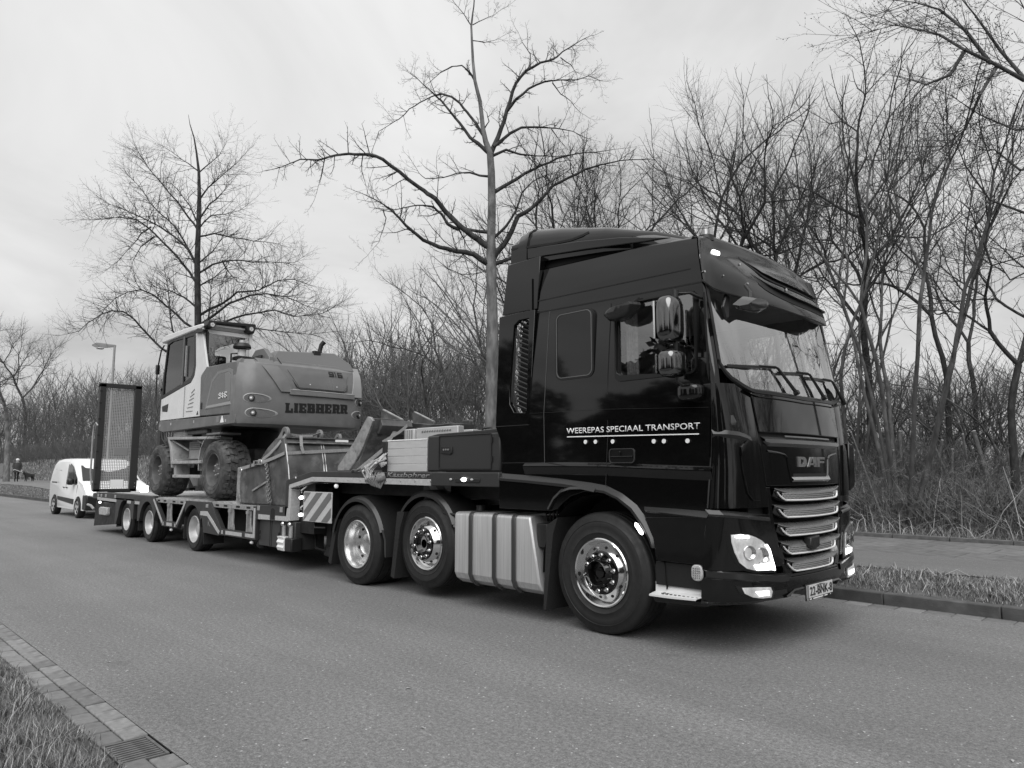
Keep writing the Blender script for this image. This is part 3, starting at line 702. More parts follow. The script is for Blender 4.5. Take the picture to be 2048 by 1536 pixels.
# ---- windscreen
wz = [2.16, 2.24, 2.35, 2.5, 2.65, 2.8, 2.92, 3.03]
def wlo(y):
    yy = min(y, 2.5-y); return tab(yy, [(.05, 2.36), (.10, 2.25), (.16, 2.18), (.3, 2.12), (.45, 2.085), (1.25, 2.07)])
def wgrid(off, ya, zb=0, n=36, K=10):
    vs = []; fs = []
    for k in range(K+1):
        for i in range(n+1):
            t = (1-math.cos(PI*i/n))/2; t = .6*t+.4*i/n
            y = ya+(2.5-2*ya)*t; z0 = wlo(y)+zb; z = z0+(3.02-z0)*k/K
            ty = YS(z)+.03
            yy = max(ty, y+max(0, (z-2.3))*.06*(1 if y < 1.25 else -1)*(1-abs(.5-t)*0)) if False else y
            shrink = (z-2.2)*.055; yy = 1.25+(y-1.25)*(1-shrink/1.2)
            vs.append((FX(yy, z)+off, yy, z))
    for k in range(K):
        for i in range(n): fs.append((k*(n+1)+i, k*(n+1)+i+1, (k+1)*(n+1)+i+1, (k+1)*(n+1)+i))
    return MB().add(vs, fs)
ws = wgrid(.0, .09, .0).build('windscreen', glass_mat('windscreen_glass', .9, 1.6, base=.42), TR, ang=80)
# black rubber edge of the windscreen and the A pillars
eb = MB(); rows = [[], [], [], []]
for i in range(49):
    t = i/48; y = .075+2.35*t; z = wlo(y)
    rows[0].append((FX(y, z)+.004, y, z-.012)); rows[1].append((FX(y, z)+.022, y, z-.004)); rows[2].append((FX(y, z)+.022, y, z+.022)); rows[3].append((FX(y, z)+.003, y, z+.034))
eb.loft(rows, closed=False, caps=False).build('windscreen_seal', mat('window_rubber', .012, .35), TR, ang=40)
for side in (0, 1):
    f = (lambda y: y) if not side else (lambda y: 2.5-y)
    K = 10
    def strip(ya, yb, off, name, mt, z0=2.2, z1=3.03):
        rows = []
        for k in range(K+1):
            z = z0+(z1-z0)*k/K; sh = (z-2.2)*.05
            rows.append([(FX(max(YS(z), ya+sh+(yb-ya)*j/4), z)+off, f(max(YS(z), ya+sh+(yb-ya)*j/4)), z) for j in range(5)])
        MB().loft(rows, closed=False, caps=False).build(name, mt, TR, ang=60)
    strip(.0, .07, .002, 'pillar', BK, 1.9)
    strip(.068, .10, .008, 'pillar_rubber', mat('window_rubber', .012, .35), 2.26)
    if not side:
        MB().loft([[(1.115, .028, 1.9), (1.128, .034, 2.4), (1.10, .055, 2.9)], [(1.14, .024, 1.9), (1.15, .03, 2.4), (1.12, .052, 2.9)]], closed=False, caps=False).build('door_edge_gap', M['dark'], TR)
# interior seen through the glass: dashboard, seats, steering wheel
MB().prism([(1.24, 2.05), (1.30, 1.8), (.9, 1.6), (.8, 1.95), (.95, 2.1)], 'y', .12, 2.38).build('dashboard', mat('dashboard_grey', .05, .7), TR, bevel=.03)
for yc in (.6, 1.85):
    s = MB().box(-.15, .38, yc-.26, yc+.26, 1.75, 1.92).build('seat', M['seat'], TR, bevel=.06)
    MB().prism([(-.12, 1.9), (-.25, 2.55), (-.14, 2.58), (.02, 1.92)], 'y', yc-.24, yc+.24).build('seat_back', M['seat'], s, bevel=.05)
    MB().prism([(-.27, 2.58), (-.29, 2.8), (-.2, 2.81), (-.16, 2.6)], 'y', yc-.14, yc+.14).build('headrest', M['seat'], s, bevel=.03)
st = MB().lathe([(.23+.016*math.cos(a), .016*math.sin(a)) for a in [2*PI*i/8 for i in range(8)]], (.72, 1.85, 2.12), (-.5, 0, .87), n=28, closed=True).build('steering_wheel', M['plastic'], TR)
MB().bar((.5, 1.85, 2.0), (.95, 1.85, 2.25), .04, .02).bar((.72, 1.64, 2.12), (.72, 2.06, 2.12), .04, .02).build('spoke', M['plastic'], st)
HLR = mat('headlight_reflector', .62, .25, metal=.35, var=.42, scale=11, bump=.9, bscale=16, emit=.2)  # soft glow and mottling painted in place of the lit bulb's reflections
# ---- front: corner panels, hood, badge panel, grille, headlight wings, bumper
def pl(z): return tab(z, [(.55, .76), (.6, .70), (.73, .643), (.9, .576), (1.06, .532), (1.195, .529), (1.72, .45), (1.85, .435), (2.2, .40)])
zr = lambda a, b, n: [a+(b-a)*i/n for i in range(n+1)]
for side in (0, 1):
    if not side: lo = lambda z: YS(z)+.0; hi = lambda z: pl(z)-.004
    else: hi = lambda z: 2.5-YS(z); lo = lambda z: 2.5-pl(z)+.004
    front_patch('corner_panel', zr(1.145, 2.14, 10), lo, hi, BK, TR, off=.001, n=16)
    # wind deflector blade on the corner
    if not side: lo2 = lambda z: tab(z, [(1.2, .30), (1.25, .24), (1.4, .205), (1.62, .19), (1.66, .20), (1.7, .3)]); hi2 = lambda z: tab(z, [(1.2, .40), (1.7, .33)])
    else: hi2 = lambda z: 2.5-tab(z, [(1.2, .30), (1.25, .24), (1.4, .205), (1.62, .19), (1.66, .20), (1.7, .3)]); lo2 = lambda z: 2.5-tab(z, [(1.2, .40), (1.7, .33)])
    front_patch('corner_blade', zr(1.2, 1.69, 8), lo2, hi2, BK, TR, off=.018, n=6, thick=.016, bevel=.006)
    if side: MB().prism([(2.44, 1.24), (2.54, 1.27), (2.575, 1.33), (2.58, 1.66), (2.55, 1.71), (2.46, 1.72)], 'x', 1.24, 1.29).build('corner_fin', BK, TR, bevel=.012)
    if not side:
        cs_ = [(.0, 1.752), (.08, 1.748), (.18, 1.738), (.26, 1.722), (.33, 1.70)]
        MB().loft([[(FX(max(y, YS(z)), z)+.003, max(y, YS(z))-.002, z+.012) for y, z in cs_], [(FX(max(y, YS(z)), z)+.022, max(y, YS(z))-.012, z-.022) for y, z in cs_], [(FX(max(y, YS(z)), z)+.004, max(y, YS(z))-.002, z-.05) for y, z in cs_]], closed=False, caps=False).build('corner_shoulder', mat('flare_black', .02, .22), TR, ang=50)
    # headlight wing
    if not side: lo3 = lambda z: YS(z)+.0; hi3 = lambda z: pl(z)-.006
    else: hi3 = lambda z: 2.5-YS(z); lo3 = lambda z: 2.5-pl(z)+.006
    front_patch('headlight_wing', zr(.665, 1.085, 8), lo3, hi3, M['black2'], TR, off=.004, n=16)
    # chamfered ledge on top of the wing
    rows = []
    ys = [YS(1.1)+(pl(1.07)-.012-YS(1.1))*i/12 for i in range(13)]
    def fy(y): return y if not side else 2.5-y
    rows = [[(FX(y, 1.13)-.02, fy(y), 1.135-.05*i/12) for i, y in enumerate(ys)], [(FX(y, 1.1)+.018, fy(y), 1.10-.05*i/12) for i, y in enumerate(ys)], [(FX(y, 1.08)+.012, fy(y), 1.082-.05*i/12) for i, y in enumerate(ys)], [(FX(y, 1.06)-.03, fy(y), 1.075-.05*i/12) for i, y in enumerate(ys)]]
    MB().loft(rows, closed=False, caps=False).build('wing_ledge', mat('flare_black', .02, .22), TR, ang=20)
    # headlight
    hl = [(.078, .942), (.144, .947), (.225, .938), (.304, .916), (.39, .885), (.448, .850), (.482, .81), (.507, .74), (.53, .68), (.537, .640), (.45, .645), (.304, .655), (.199, .679), (.136, .727), (.101, .806), (.081, .885)]
    hp = [(fy(y), z) for y, z in hl]
    if side: hp = hp[::-1]
    cy, cz = fy(.3), .80
    big = [(cy+(y-cy)*1.16, cz+(z-cz)*1.14) for y, z in hp]
    recess = face_poly('headlight', big, mat('black_paint_deep', .003, .3), TR, off=.006, thick=.02)
    face_poly('reflector', hp, HLR if not side else mat('far_reflector', .3, .25, metal=.6, var=.4, scale=11), recess, off=.014, thick=.02)
    for by, bz, br in ((.22, .80, .060), (.37, .77, .066)):
        xx = FX(by, bz)+.012
        MB().lathe([(br, .012), (br-.006, .016), (br-.012, .008), (br*.55, -.004), (br*.3, -.006), (0, -.004)], (xx, fy(by), bz), Vector((.9, -.42 if not side else .42, 0)), n=20).build('lamp_bowl', mat('lamp_bowl_chrome', .6, .15, metal=.9), recess, ang=50)
    lowp = [(fy(y), z) for y, z in [(.27, .70), (.38, .705), (.52, .70), (.53, .65), (.40, .652), (.30, .66)]]
    if side: lowp = lowp[::-1]
    face_poly('lamp_low_beam', lowp, M['lamp'], recess, off=.018, thick=.006)
    edge = [(FX(y if y <= 1.25 else 2.5-y, z)+.02, y, z) for y, z in [(fy(a), b) for a, b in hl[5:10]]]
    MB().tube(edge, .006, n=6).build('daytime_light', M['lamp'] if not side else M['lens'], recess)
    up = [(FX(y if y <= 1.25 else 2.5-y, z)+.02, y, z) for y, z in [(fy(a), b) for a, b in ((.10, .925), (.15, .93), (.22, .92))]]
    MB().tube(up, [.006, .012, .006], n=6).build('side_light', M['lamp'] if not side else M['lens'], recess)
    cv = [[(FX(min(y, 2.5-y), z)+.026, y, z) for y, z in hp]]
    face_poly('lens', hp, M['glass_l'], recess, off=.030, thick=.003, bevel=0)
    # bumper wing
    if not side: b_lo = lambda z: YS(z)+.0; b_hi = lambda z: .78
    else: b_hi = lambda z: 2.5-YS(z); b_lo = lambda z: 2.5-.78
    front_patch('bumper_corner', zr(.41, .60, 5), b_lo, b_hi, M['black2'], TR, off=.006, n=18)
    ys = [YS(.65)+(.72-YS(.65))*i/16 for i in range(17)]; zt = [.672-.075*min(1, i/14) for i in range(17)]
    rows = [[(FX(y, z)-.02, fy(y), z+.008) for y, z in zip(ys, zt)], [(FX(y, z)+.02, fy(y), z-.012) for y, z in zip(ys, zt)], [(FX(y, z)+.024, fy(y), z-.055) for y, z in zip(ys, zt)], [(FX(y, z)-.0, fy(y), z-.072) for y, z in zip(ys, zt)]]
    MB().loft(rows, closed=False, caps=False).build('bumper_band', mat('flare_black', .02, .22), TR, ang=20)
    rows = [[(FX(y, .42)+.01, fy(y), .425) for y in ys], [(FX(y, .40)+.004, fy(y), .405) for y in ys], [(FX(y, .39)-.1, fy(y), .385) for y in ys]]
    MB().loft(rows, closed=False, caps=False).build('bumper_lip', mat('flare_black', .02, .22), TR, ang=20)
    fg = [(.145, .537), (.3, .53), (.467, .515), (.485, .48), (.475, .435), (.35, .44), (.235, .459), (.165, .492)]
    fp = [(fy(y), z) for y, z in fg]
    if side: fp = fp[::-1]
    cy, cz = fy(.32), .485
    fo = face_poly('fog_lamp', [(cy+(y-cy)*1.25, cz+(z-cz)*1.3) for y, z in fp], mat('black_paint_deep', .003, .3), TR, off=.012, thick=.02)
    face_poly('reflector', fp, HLR, fo, off=.018, thick=.01)
    face_poly('fog_bulb_glow', [(fy(a), b) for a, b in ((.26, .50), (.36, .497), (.44, .49), (.44, .455), (.3, .462))][::(-1 if side else 1)], M['lamp_s'], fo, off=.022, thick=.004)
    face_poly('lens', fp, M['glass_l'], fo, off=.030, thick=.003, bevel=0)
# middle of the bumper
MB().box(1.25, 1.30, .3, 2.2, .45, 1.2).build('front_crossmember', M['dark'], TR)
front_patch('bumper_middle', zr(.45, .565, 3), lambda z: .70, lambda z: 1.80, M['black2'], TR, off=.008, n=16)
lp = [(.68, .415), (.75, .44), (.80, .458), (1.25, .465), (1.7, .458), (1.75, .44), (1.82, .415)]
MB().loft([[(FX(y, .45)+.012, y, z+.012) for y, z in lp], [(FX(y, .45)+.02, y, z) for y, z in lp], [(FX(y, .45)-.03, y, z-.012) for y, z in lp]], closed=False, caps=False).build('bumper_lower_lip', mat('flare_black', .02, .22), TR, ang=20)
# number plate with frame and holder text strip
pq = MB().box(1.432, 1.442, .965, 1.515, .352, .486).build('number_plate', M['plastic'], TR, bevel=.003)
MB().box(1.4425, 1.4445, .978, 1.502, .372, .478).build('plate_face', mat('plate_pale', .62, .4), pq)
MB().box(1.445, 1.4455, .98, 1.018, .374, .476).build('plate_band', mat('plate_band', .2, .4), pq)
place_text('22-BNK-8', (1.4475, 1.035, .388), (1.4475, 1.485, .388), .074, (1, 0, 0), mat('plate_ink', .01, .5), pq, bold=.012)
for y0, y1 in ((.99, 1.0), (1.03, 1.07), (1.10, 1.30), (1.33, 1.39), (1.45, 1.46)): MB().box(1.442, 1.4432, y0, y1, .3565, .3655).build('holder_print', M['letter'], pq)
# hood panel
front_patch('hood', zr(1.755, 2.085, 6), lambda z: pl(z)+.004, lambda z: 2.5-pl(z)-.004, BK, TR, off=.012, n=24, thick=.02, bevel=.008)
front_patch('badge_panel', zr(1.315, 1.66, 6), lambda z: pl(z)+.008, lambda z: 2.5-pl(z)-.008, M['black2'], TR, off=.0, n=24, thick=.02)
# strip above the badge: shoulder whose sky sheen is put into a grey tone
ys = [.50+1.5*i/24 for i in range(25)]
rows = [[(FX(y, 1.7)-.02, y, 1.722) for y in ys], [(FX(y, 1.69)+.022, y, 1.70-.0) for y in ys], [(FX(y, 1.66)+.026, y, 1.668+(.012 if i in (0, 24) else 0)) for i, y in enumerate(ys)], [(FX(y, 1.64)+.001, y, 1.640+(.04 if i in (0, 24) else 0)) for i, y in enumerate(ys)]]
MB().loft(rows, closed=False, caps=False).build('badge_shoulder', mat('sky_sheen_grey', .10, .22, metal=.4), TR, ang=20)
front_patch('hood_gap', [1.655, 1.765], lambda z: pl(z)+.01, lambda z: 2.5-pl(z)-.01, M['dark'], TR, off=-.02, n=16)
MB().loft([[(FX(y, 1.73)+.013, y, 1.735) for y in (.80, 1.25, 1.70)], [(FX(y, 1.72)+.02, y, 1.722) for y in (.80, 1.25, 1.70)]], closed=False, caps=False).build('emblem_slot_edge', mat('sky_sheen_grey', .10, .22, metal=.4), TR, solid=.004)
for s_ in (0, 1):
    f = (lambda y: y) if not s_ else (lambda y: 2.5-y)
    pts = [(.55, 1.600), (.70, 1.588), (.80, 1.573), (.835, 1.552), (.85, 1.47), (.875, 1.38), (.885, 1.345)]
    rows = [[(FX(y, z)+.001, f(y), z+.008) for y, z in pts], [(FX(y, z)+.012, f(y), z) for y, z in pts], [(FX(y, z)+.001, f(y)+(.01 if not s_ else -.01), z-.01) for y, z in pts]]
    MB().loft(rows[:3], closed=False, caps=False).build('panel_crease', mat('sky_sheen_grey', .10, .22, metal=.4) if False else mat('flare_black', .02, .22), TR, ang=20)
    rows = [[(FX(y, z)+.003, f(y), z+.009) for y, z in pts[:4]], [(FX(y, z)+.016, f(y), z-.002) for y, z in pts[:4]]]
    MB().loft(rows, closed=False, caps=False).build('crease_highlight', mat('sky_sheen_grey', .10, .22, metal=.4), TR, solid=.003)  # highlight on the crease, put in as a paler strip
ys = [.89+.76*i/12 for i in range(13)]
MB().loft([[(FX(y, 1.36)+.002, y, 1.386+(.02 if i == 12 else 0)) for i, y in enumerate(ys)], [(FX(y, 1.36)+.024, y, 1.362) for y in ys], [(FX(y, 1.35)+.002, y, 1.345) for y in ys]], closed=False, caps=False).build('handle_strip', mat('satin_bright', .35, .25, metal=.5), TR, ang=20)
front_patch('handle_gap', [1.385, 1.415], lambda z: .92, lambda z: 1.6, M['dark'], TR, off=.003, n=6, thick=.004, bevel=0)
# badge letters D A F built as raised solid shapes
bm = mat('badge_dark_chrome', .3, .3, metal=.7, var=.3, scale=30)
bd = MB().box(1.392, 1.396, 1.0, 1.56, 1.468, 1.565).build('brand_badge', M['black2'], TR)
def glyph(polys, y0, w, z0=1.472, h=.088, holes_=()):
    mb = MB()
    for p in polys: mb.prism([(y0+a*w, z0+b*h) for a, b in p], 'x', 1.396, 1.411)
    mb.build('badge_letter', bm, bd, bevel=.002)
od = [(0, 0), (.72, 0), (.9, .1), (1, .3), (1, .7), (.9, .9), (.72, 1), (0, 1)]; idd = [(.32, .27), (.58, .27), (.63, .3), (.66, .4), (.66, .6), (.63, .7), (.58, .73), (.32, .73)]
mbd = MB(); n_ = 8; mk = lambda L_, x: [(x, 1.005+a*.165, 1.472+b*.088) for a, b in L_]
mbd.add(mk(od, 1.411)+mk(idd, 1.411)+mk(od, 1.396)+mk(idd, 1.396), [q for i in range(n_) for q in ((i, (i+1) % n_, n_+(i+1) % n_, n_+i), (2*n_+i, 2*n_+(i+1) % n_, (i+1) % n_, i), (n_+i, n_+(i+1) % n_, 3*n_+(i+1) % n_, 3*n_+i))]); mbd.build('badge_letter', bm, bd)
glyph([[(0, 0), (.27, 0), (.62, 1), (.35, 1)]], 1.185, .19)
glyph([[(.72, 0), (1, 0), (1, 1), (.62, 1), (.58, .85)], [(.3, .18), (.8, .18), (.8, .36), (.37, .36)]], 1.19, .19)
glyph([[(0, 0), (.28, 0), (.28, 1), (0, 1)], [(.28, .78), (1, .78), (1, 1), (.28, 1)], [(.28, .4), (.92, .4), (.92, .6), (.28, .6)]], 1.40, .155)
# grille
front_patch('grille_back', zr(.56, 1.31, 6), lambda z: pl(z)+.01, lambda z: 2.5-pl(z)-.01, M['dark'], TR, off=-.09, n=16, bevel=0)
for s_ in (0, 1):
    if not s_: a = lambda z: pl(z)+.0; b = lambda z: pl(z)+tab(z, [(.56, .12), (.62, .08), (.9, .05), (1.3, .05)])
    else: b = lambda z: 2.5-pl(z); a = lambda z: 2.5-pl(z)-tab(z, [(.56, .12), (.62, .08), (.9, .05), (1.3, .05)])
    front_patch('grille_surround', zr(.575, 1.305, 8), a, b, M['black2'], TR, off=.0, n=6, thick=.05, bevel=.008)
front_patch('grille_lower_rim', zr(.565, .59, 2), lambda z: .76, lambda z: 1.74, M['black2'], TR, off=.006, n=14, thick=.06, bevel=.008)
silver = mat('grille_silver', .17, .28, metal=.4, var=.1, scale=8)
meshm = mat('grille_mesh_pale', .62, .35, metal=.4)
bars = [(1.225, .60, 1.90, .655, 1.80), (1.085, .585, 1.915, .665, 1.785), (.935, .62, 1.88, .68, 1.72), (.785, .65, 1.85, .70, 1.65), (.645, .72, 1.76, .75, 1.56)]
for zc, ya, yb, la, lb in bars:
    def A(y): return FX(y, zc)
    n = 20; yy = [ya+(yb-ya)*i/n for i in range(n+1)]
    def zz(y, k=1.0):       # bars dip in the middle
        t = (y-1.25)/.65; return .012*t*t
    e = lambda i: min(1, i/2.5, (n-i)/2.5)
    rows = [[(A(y)-.07, y, zc+.066+zz(y)) for y in yy], [(A(y)-.03, y, zc+.06+zz(y)) for y in yy], [(A(y)+.012, y, zc+.03+.03*(1-e(i))+zz(y)) for i, y in enumerate(yy)], [(A(y)+.016, y, zc+.024+.03*(1-e(i))+zz(y)) for i, y in enumerate(yy)]]
    bar = MB().loft(rows, closed=False, caps=False).build('grille_bar', silver, TR, ang=25)
    rows = [[(A(y)+.014, y, zc+.024+zz(y)+.03*(1-e(i))) for i, y in enumerate(yy)], [(A(y)-.005, y, zc+.0+zz(y)) for y in yy], [(A(y)-.01, y, zc-.05+.05*(1-e(i))+zz(y)) for i, y in enumerate(yy)], [(A(y)-.07, y, zc-.06+.05*(1-e(i))+zz(y)) for i, y in enumerate(yy)]]
    MB().loft(rows, closed=False, caps=False).build('bar_body', M['black2'], bar, ang=25)
    # pale mesh insert with punched holes
    nm = 60; mb = MB(); hw = (lb-la-.06)/nm
    ms = [(A(y)+.010, y) for y in [la+.05+(lb-la-.08)*i/24 for i in range(25)]]
    mb.loft([[(x, y, zc-.028+zz(y)) for x, y in ms], [(x+.004, y, zc+.022+zz(y)) for x, y in ms]], closed=False, caps=False).build('mesh_insert', meshm, bar, ang=60)
    hb = MB()
    for r_ in range(3):
        k = int((lb-la-.10)/.022)
        for i in range(k):
            y = la+.06+.022*i+(.011 if r_ % 2 else 0); z = zc-.019+.0155*r_+zz(y); x = A(y)+.0125+.004*(r_/3)
            hb.add([(x, y+.0082*math.cos(a), z+.0065*math.sin(a)) for a in [PI/6+PI/3*j for j in range(6)]], [(0, 1, 2, 3, 4, 5)])
    hb.build('mesh_hole', M['dark'], bar, fix=False, kind='stuff')
    # bright U-shaped lip
    lp = [(la-.03, .028), (la, .002), (la+.04, -.022), (la+.09, -.037)]+[(la+.09+(lb-la-.12)*i/10, -.037) for i in range(1, 10)]+[(lb-.03, -.033), (lb-.003, -.018), (lb, .004), (lb, .022)]
    pts = [Vector((A(y)+.022, y, zc+z+zz(y))) for y, z in lp]
    MB().tube(pts, [.004]+[.0075]*(len(pts)-5)+[.009, .011, .012, .010], n=8).build('bright_lip', mat('lip_silver', .82, .3, metal=.25), bar, ang=60)
# camera block
MB().prism([(1.06, .875), (1.235, .885), (1.225, .79), (1.12, .77), (1.04, .80)], 'x', 1.40, 1.47).build('radar_sensor', M['plastic'], TR, bevel=.01)
# lamp in lower right grille corner
MB().ball((1.36, 1.76, .70), .075, n=14, sq=(.5, 1, 1)).build('grille_lamp', M['lens'], TR)
# cowl under the windscreen with wipers
MB().loft([[(FX(y, 2.08)-.03, y, wlo(y)-.005) for y in [.3+1.9*i/20 for i in range(21)]], [(FX(y, 2.08)+.03, y, wlo(y)-.035) for y in [.3+1.9*i/20 for i in range(21)]], [(FX(y, 2.06)+.01, y, wlo(y)-.075+.05) for y in [.3+1.9*i/20 for i in range(21)]]], closed=False, caps=False).build('cowl', M['plastic'], TR, ang=40)
for y0, y1, x_off in ((.15, .84, 0), (.86, 1.45, 0), (1.36, 2.12, 0)):
    za, zb_ = 2.285, 2.33; ye = y1; yp = y1+.2
    w = MB().bar((FX(y0, za)+.02, y0, za), (FX(y1, zb_)+.024, y1, zb_), .012, .022).build('wiper_blade', M['ex_black'], TR)
    MB().tube([(FX(y1-.25, 2.32)+.03, y1-.25, 2.325), (FX(y1, zb_)+.034, y1-.02, zb_+.004), (FX(y1, 2.3)+.034, y1+.02, zb_-.01), (FX(yp, 2.12)+.05, yp, 2.12)], [.006, .009, .012, .018], n=6).build('wiper_arm', M['ex_black'], w)
    MB().cyl((FX(yp, 2.1)+.03, yp, 2.11), (FX(yp, 2.1)+.07, yp, 2.125), .022, n=10).build('wiper_pivot', M['plastic'], w)
    MB().box(FX(yp-.25, 2.13)-.16, FX(yp-.25, 2.13)-.03, yp-.42, yp-.08, 2.12, 2.2).build('dash_bracket', M['dark'], w, bevel=.01)
# ---- mirrors (near side)
def mirror_shell(x0, x1, z0, z1, y0, y1, name, n=14):
    """rounded housing: glass faces backwards (-X), shell bulges forward and out"""
    secs = []
    for k in range(n+1):
        t = k/n; z = z0+(z1-z0)*t
        e = (1-abs(2*t-1)**5)**.35 if 0 < k < n else .45
        row = []
        for i in range(17):
            a = -PI/2+PI*i/16
            xx = x0+(x1-x0)*(abs(math.cos(a))**.5)*e
            yy = (y0+y1)/2+(y1-y0)/2*math.copysign(abs(math.sin(a))**.6, math.sin(a))*(.85+.15*e)
            row.append((xx, yy, z))
        secs.append(row)
    return MB().loft(secs).build(name, M['mirror_shell'], TR, ang=50)
def mirrorbox(xa, xb, za, zb, ya, yb, name):
    """near-vertical rounded pillow shape"""
    n = 16; secs = []
    for k in range(n+1):
        t = -1+2*k/n; z = (za+zb)/2+(zb-za)/2*t; e = max(.02, (1-abs(t)**4.5))**.33
        row = []
        for i in range(24):
            a = 2*PI*i/24; c, s = math.cos(a), math.sin(a)
            row.append(((xa+xb)/2+(xb-xa)/2*math.copysign(abs(c)**.62, c)*e, (ya+yb)/2+(yb-ya)/2*math.copysign(abs(s)**.75, s)*e, z))
        secs.append(row)
    return MB().loft(secs).build(name, M['mirror_shell'], TR, ang=60)
m1 = mirrorbox(.84, 1.02, 2.465, 2.865, -.30, -.06, 'mirror_main'); m2 = mirrorbox(.85, 1.03, 2.185, 2.415, -.30, -.06, 'mirror_wide')
MB().box(.828, .845, -.27, -.09, 2.51, 2.82).build('mirror_glass', M['chrome'], m1); MB().box(.838, .855, -.27, -.09, 2.22, 2.38).build('mirror_glass', M['chrome'], m2)
MB().tube([(1.08, .06, 2.86), (1.05, -.06, 2.885), (.97, -.16, 2.88), (.97, -.16, 2.15), (1.02, -.08, 2.10), (1.10, .05, 2.08)], .013, n=8).build('mirror_arm', M['plastic'], TR, ang=60)
MB().cyl((.97, -.16, 2.84), (.97, -.16, 2.905), .03, n=12).build('mirror_joint', M['plastic'], TR)
mf_ = mirrorbox(.92, 1.13, 2.0, 2.14, -.13, .03, 'mirror_foot'); mf_.data.materials[0] = BK
kb = MB(); secs = []
for k in range(7):
    t = k/6; s = math.sin(PI*min(.98, .12+t*.8)); secs.append([(.33+(.19+.02)*math.cos(a)*(1-.25*t*0)*(.6+.4*s)+.03, -.02-.13*s*(1 if True else 0)-.10*(.5+.5*math.sin(a))*s, 2.90-.10*t+.03*math.sin(a)) for a in [2*PI*i/20 for i in range(20)]])
ks = MB()
pk = [(.215, 2.80), (.25, 2.765), (.33, 2.745), (.42, 2.76), (.50, 2.81), (.535, 2.87), (.52, 2.895), (.40, 2.885), (.28, 2.865), (.225, 2.84)]
ks.loft([[(x, -.02, z+.01) for x, z in pk], [(x, -.10, z) for x, z in pk], [((x-.37)*.9+.37, -.16, (z-2.83)*.85+2.835) for x, z in pk], [((x-.37)*.5+.37, -.185, (z-2.83)*.5+2.84) for x, z in pk]])
km = ks.build('kerb_mirror', mat('mirror_grey', .028, .12), TR, ang=50); MB().bar((.42, -.05, 2.88), (.45, .05, 2.96), .06, .02).build('kerb_mirror_arm', M['plastic'], km)
# front mirror under the visor near corner
fm = MB(); pf = [(-.09, 2.70), (.0, 2.75), (.085, 2.795), (.295, 2.82), (.376, 2.79), (.33, 2.735), (.19, 2.685), (-.03, 2.675)]
fm.loft([[(1.44, y, z+.02) for y, z in pf], [(1.50, y, z) for y, z in pf], [(1.54, .15+(y-.15)*.75, 2.75+(z-2.75)*.7) for y, z in pf]])
fmo = fm.build('front_mirror', mat('mirror_grey', .028, .12), TR, ang=50); MB().tube([(1.46, .16, 2.80), (1.42, .24, 2.88), (1.34, .32, 2.96)], .016, n=6).build('front_mirror_arm', M['plastic'], fmo)
MB().prism([(.24, 2.80), (.30, 2.92), (.36, 2.90), (.33, 2.72), (.28, 2.70)], 'x', 1.15, 1.18).build('cab_camera', M['plastic'], TR, bevel=.01)
# lettering
lt = place_text('WEEREPAS SPECIAAL TRANSPORT', (-.368, .008, 1.787), (1.062, .008, 1.774), .052, (0, -1, 0), M['letter'], TR, bold=.004)
MB().bar((-.36, .007, 1.757), (1.052, .007, 1.734), .009, .004, up=(0, 1, 0)).build('underline', M['letter'], lt)
for x, z in ((-.138, 1.703), (-.02, 1.701), (.177, 1.698), (.615, 1.687), (.717, 1.685), (.944, 1.681)):
    MB().cyl((x, .012, z), (x, .005, z), .019, n=20).build('dot', M['letter'], lt)
# ------------------------------------------------------------------ LOW LOADER
LT = thing('low_loader_trailer', 'dark grey three-axle step-deck low loader with striped panels and a raised mesh ramp', 'trailer', (-9, 1.25, 0))
TG = M['trailer']; GL = M['trailer_l']; TP = M['tape']
Y0, Y1 = -.03, 2.53
def both(fn):
    for s in (0, 1): fn(s, (lambda y: y) if not s else (lambda y: 2.5-y))
# gooseneck: side rails, top plate, front box
def gn(s, f):
    MB().prism([(-5.83, 1.30), (-5.08, 1.43), (-2.39, 1.422), (-2.39, 1.345), (-5.07, 1.355), (-5.72, 1.24)], 'y', f(Y0), f(.12)).build('neck_rail', TG, LT, bevel=.006)
    MB().prism([(-5.72, 1.238), (-5.07, 1.353), (-2.39, 1.343), (-2.39, 1.27), (-5.06, 1.29), (-5.70, 1.185)], 'y', f(Y0-.002), f(.1)).build('rail_tape', TP, LT, bevel=.003)
    MB().prism([(-5.835, 1.295), (-5.83, .72), (-5.74, .72), (-5.72, 1.235)], 'y', f(Y0), f(.14)).build('neck_post', TG, LT, bevel=.005)
    MB().prism([(-5.728, 1.225), (-5.735, .72), (-5.67, .72), (-5.665, 1.18), (-5.69, 1.18)], 'y', f(Y0-.002), f(.12)).build('post_tape', TP, LT, bevel=.003)
    MB().prism([(-5.665, 1.17), (-5.665, .55), (-5.3, .55), (-5.3, 1.24)], 'y', f(.14), f(.2)).build('neck_web', M['frame'], LT)
    MB().box(-2.388, -1.263, f(Y0), f(.5), 1.272, 1.421).build('neck_front_beam', TG, LT, bevel=.008) if not s else MB().box(-2.388, -1.263, 2.0, 2.53, 1.272, 1.421).build('neck_front_beam', TG, LT, bevel=.008)
    if not s:
        first = None
        for i in range(10):
            x = -5.0+i*.29
            MB().cyl((x, -.033, 1.317), (x, -.038, 1.317), .008, n=8).build('rivet', M['chrome_soft'], LT)
both(gn)
MB().box(-5.1, -1.27, .1, 2.4, 1.30, 1.415).build('neck_plate', mat('neck_plate_steel', .12, .5, metal=.3, var=.3, scale=6, dark=.3, dscale=2, dthr=.55), LT)
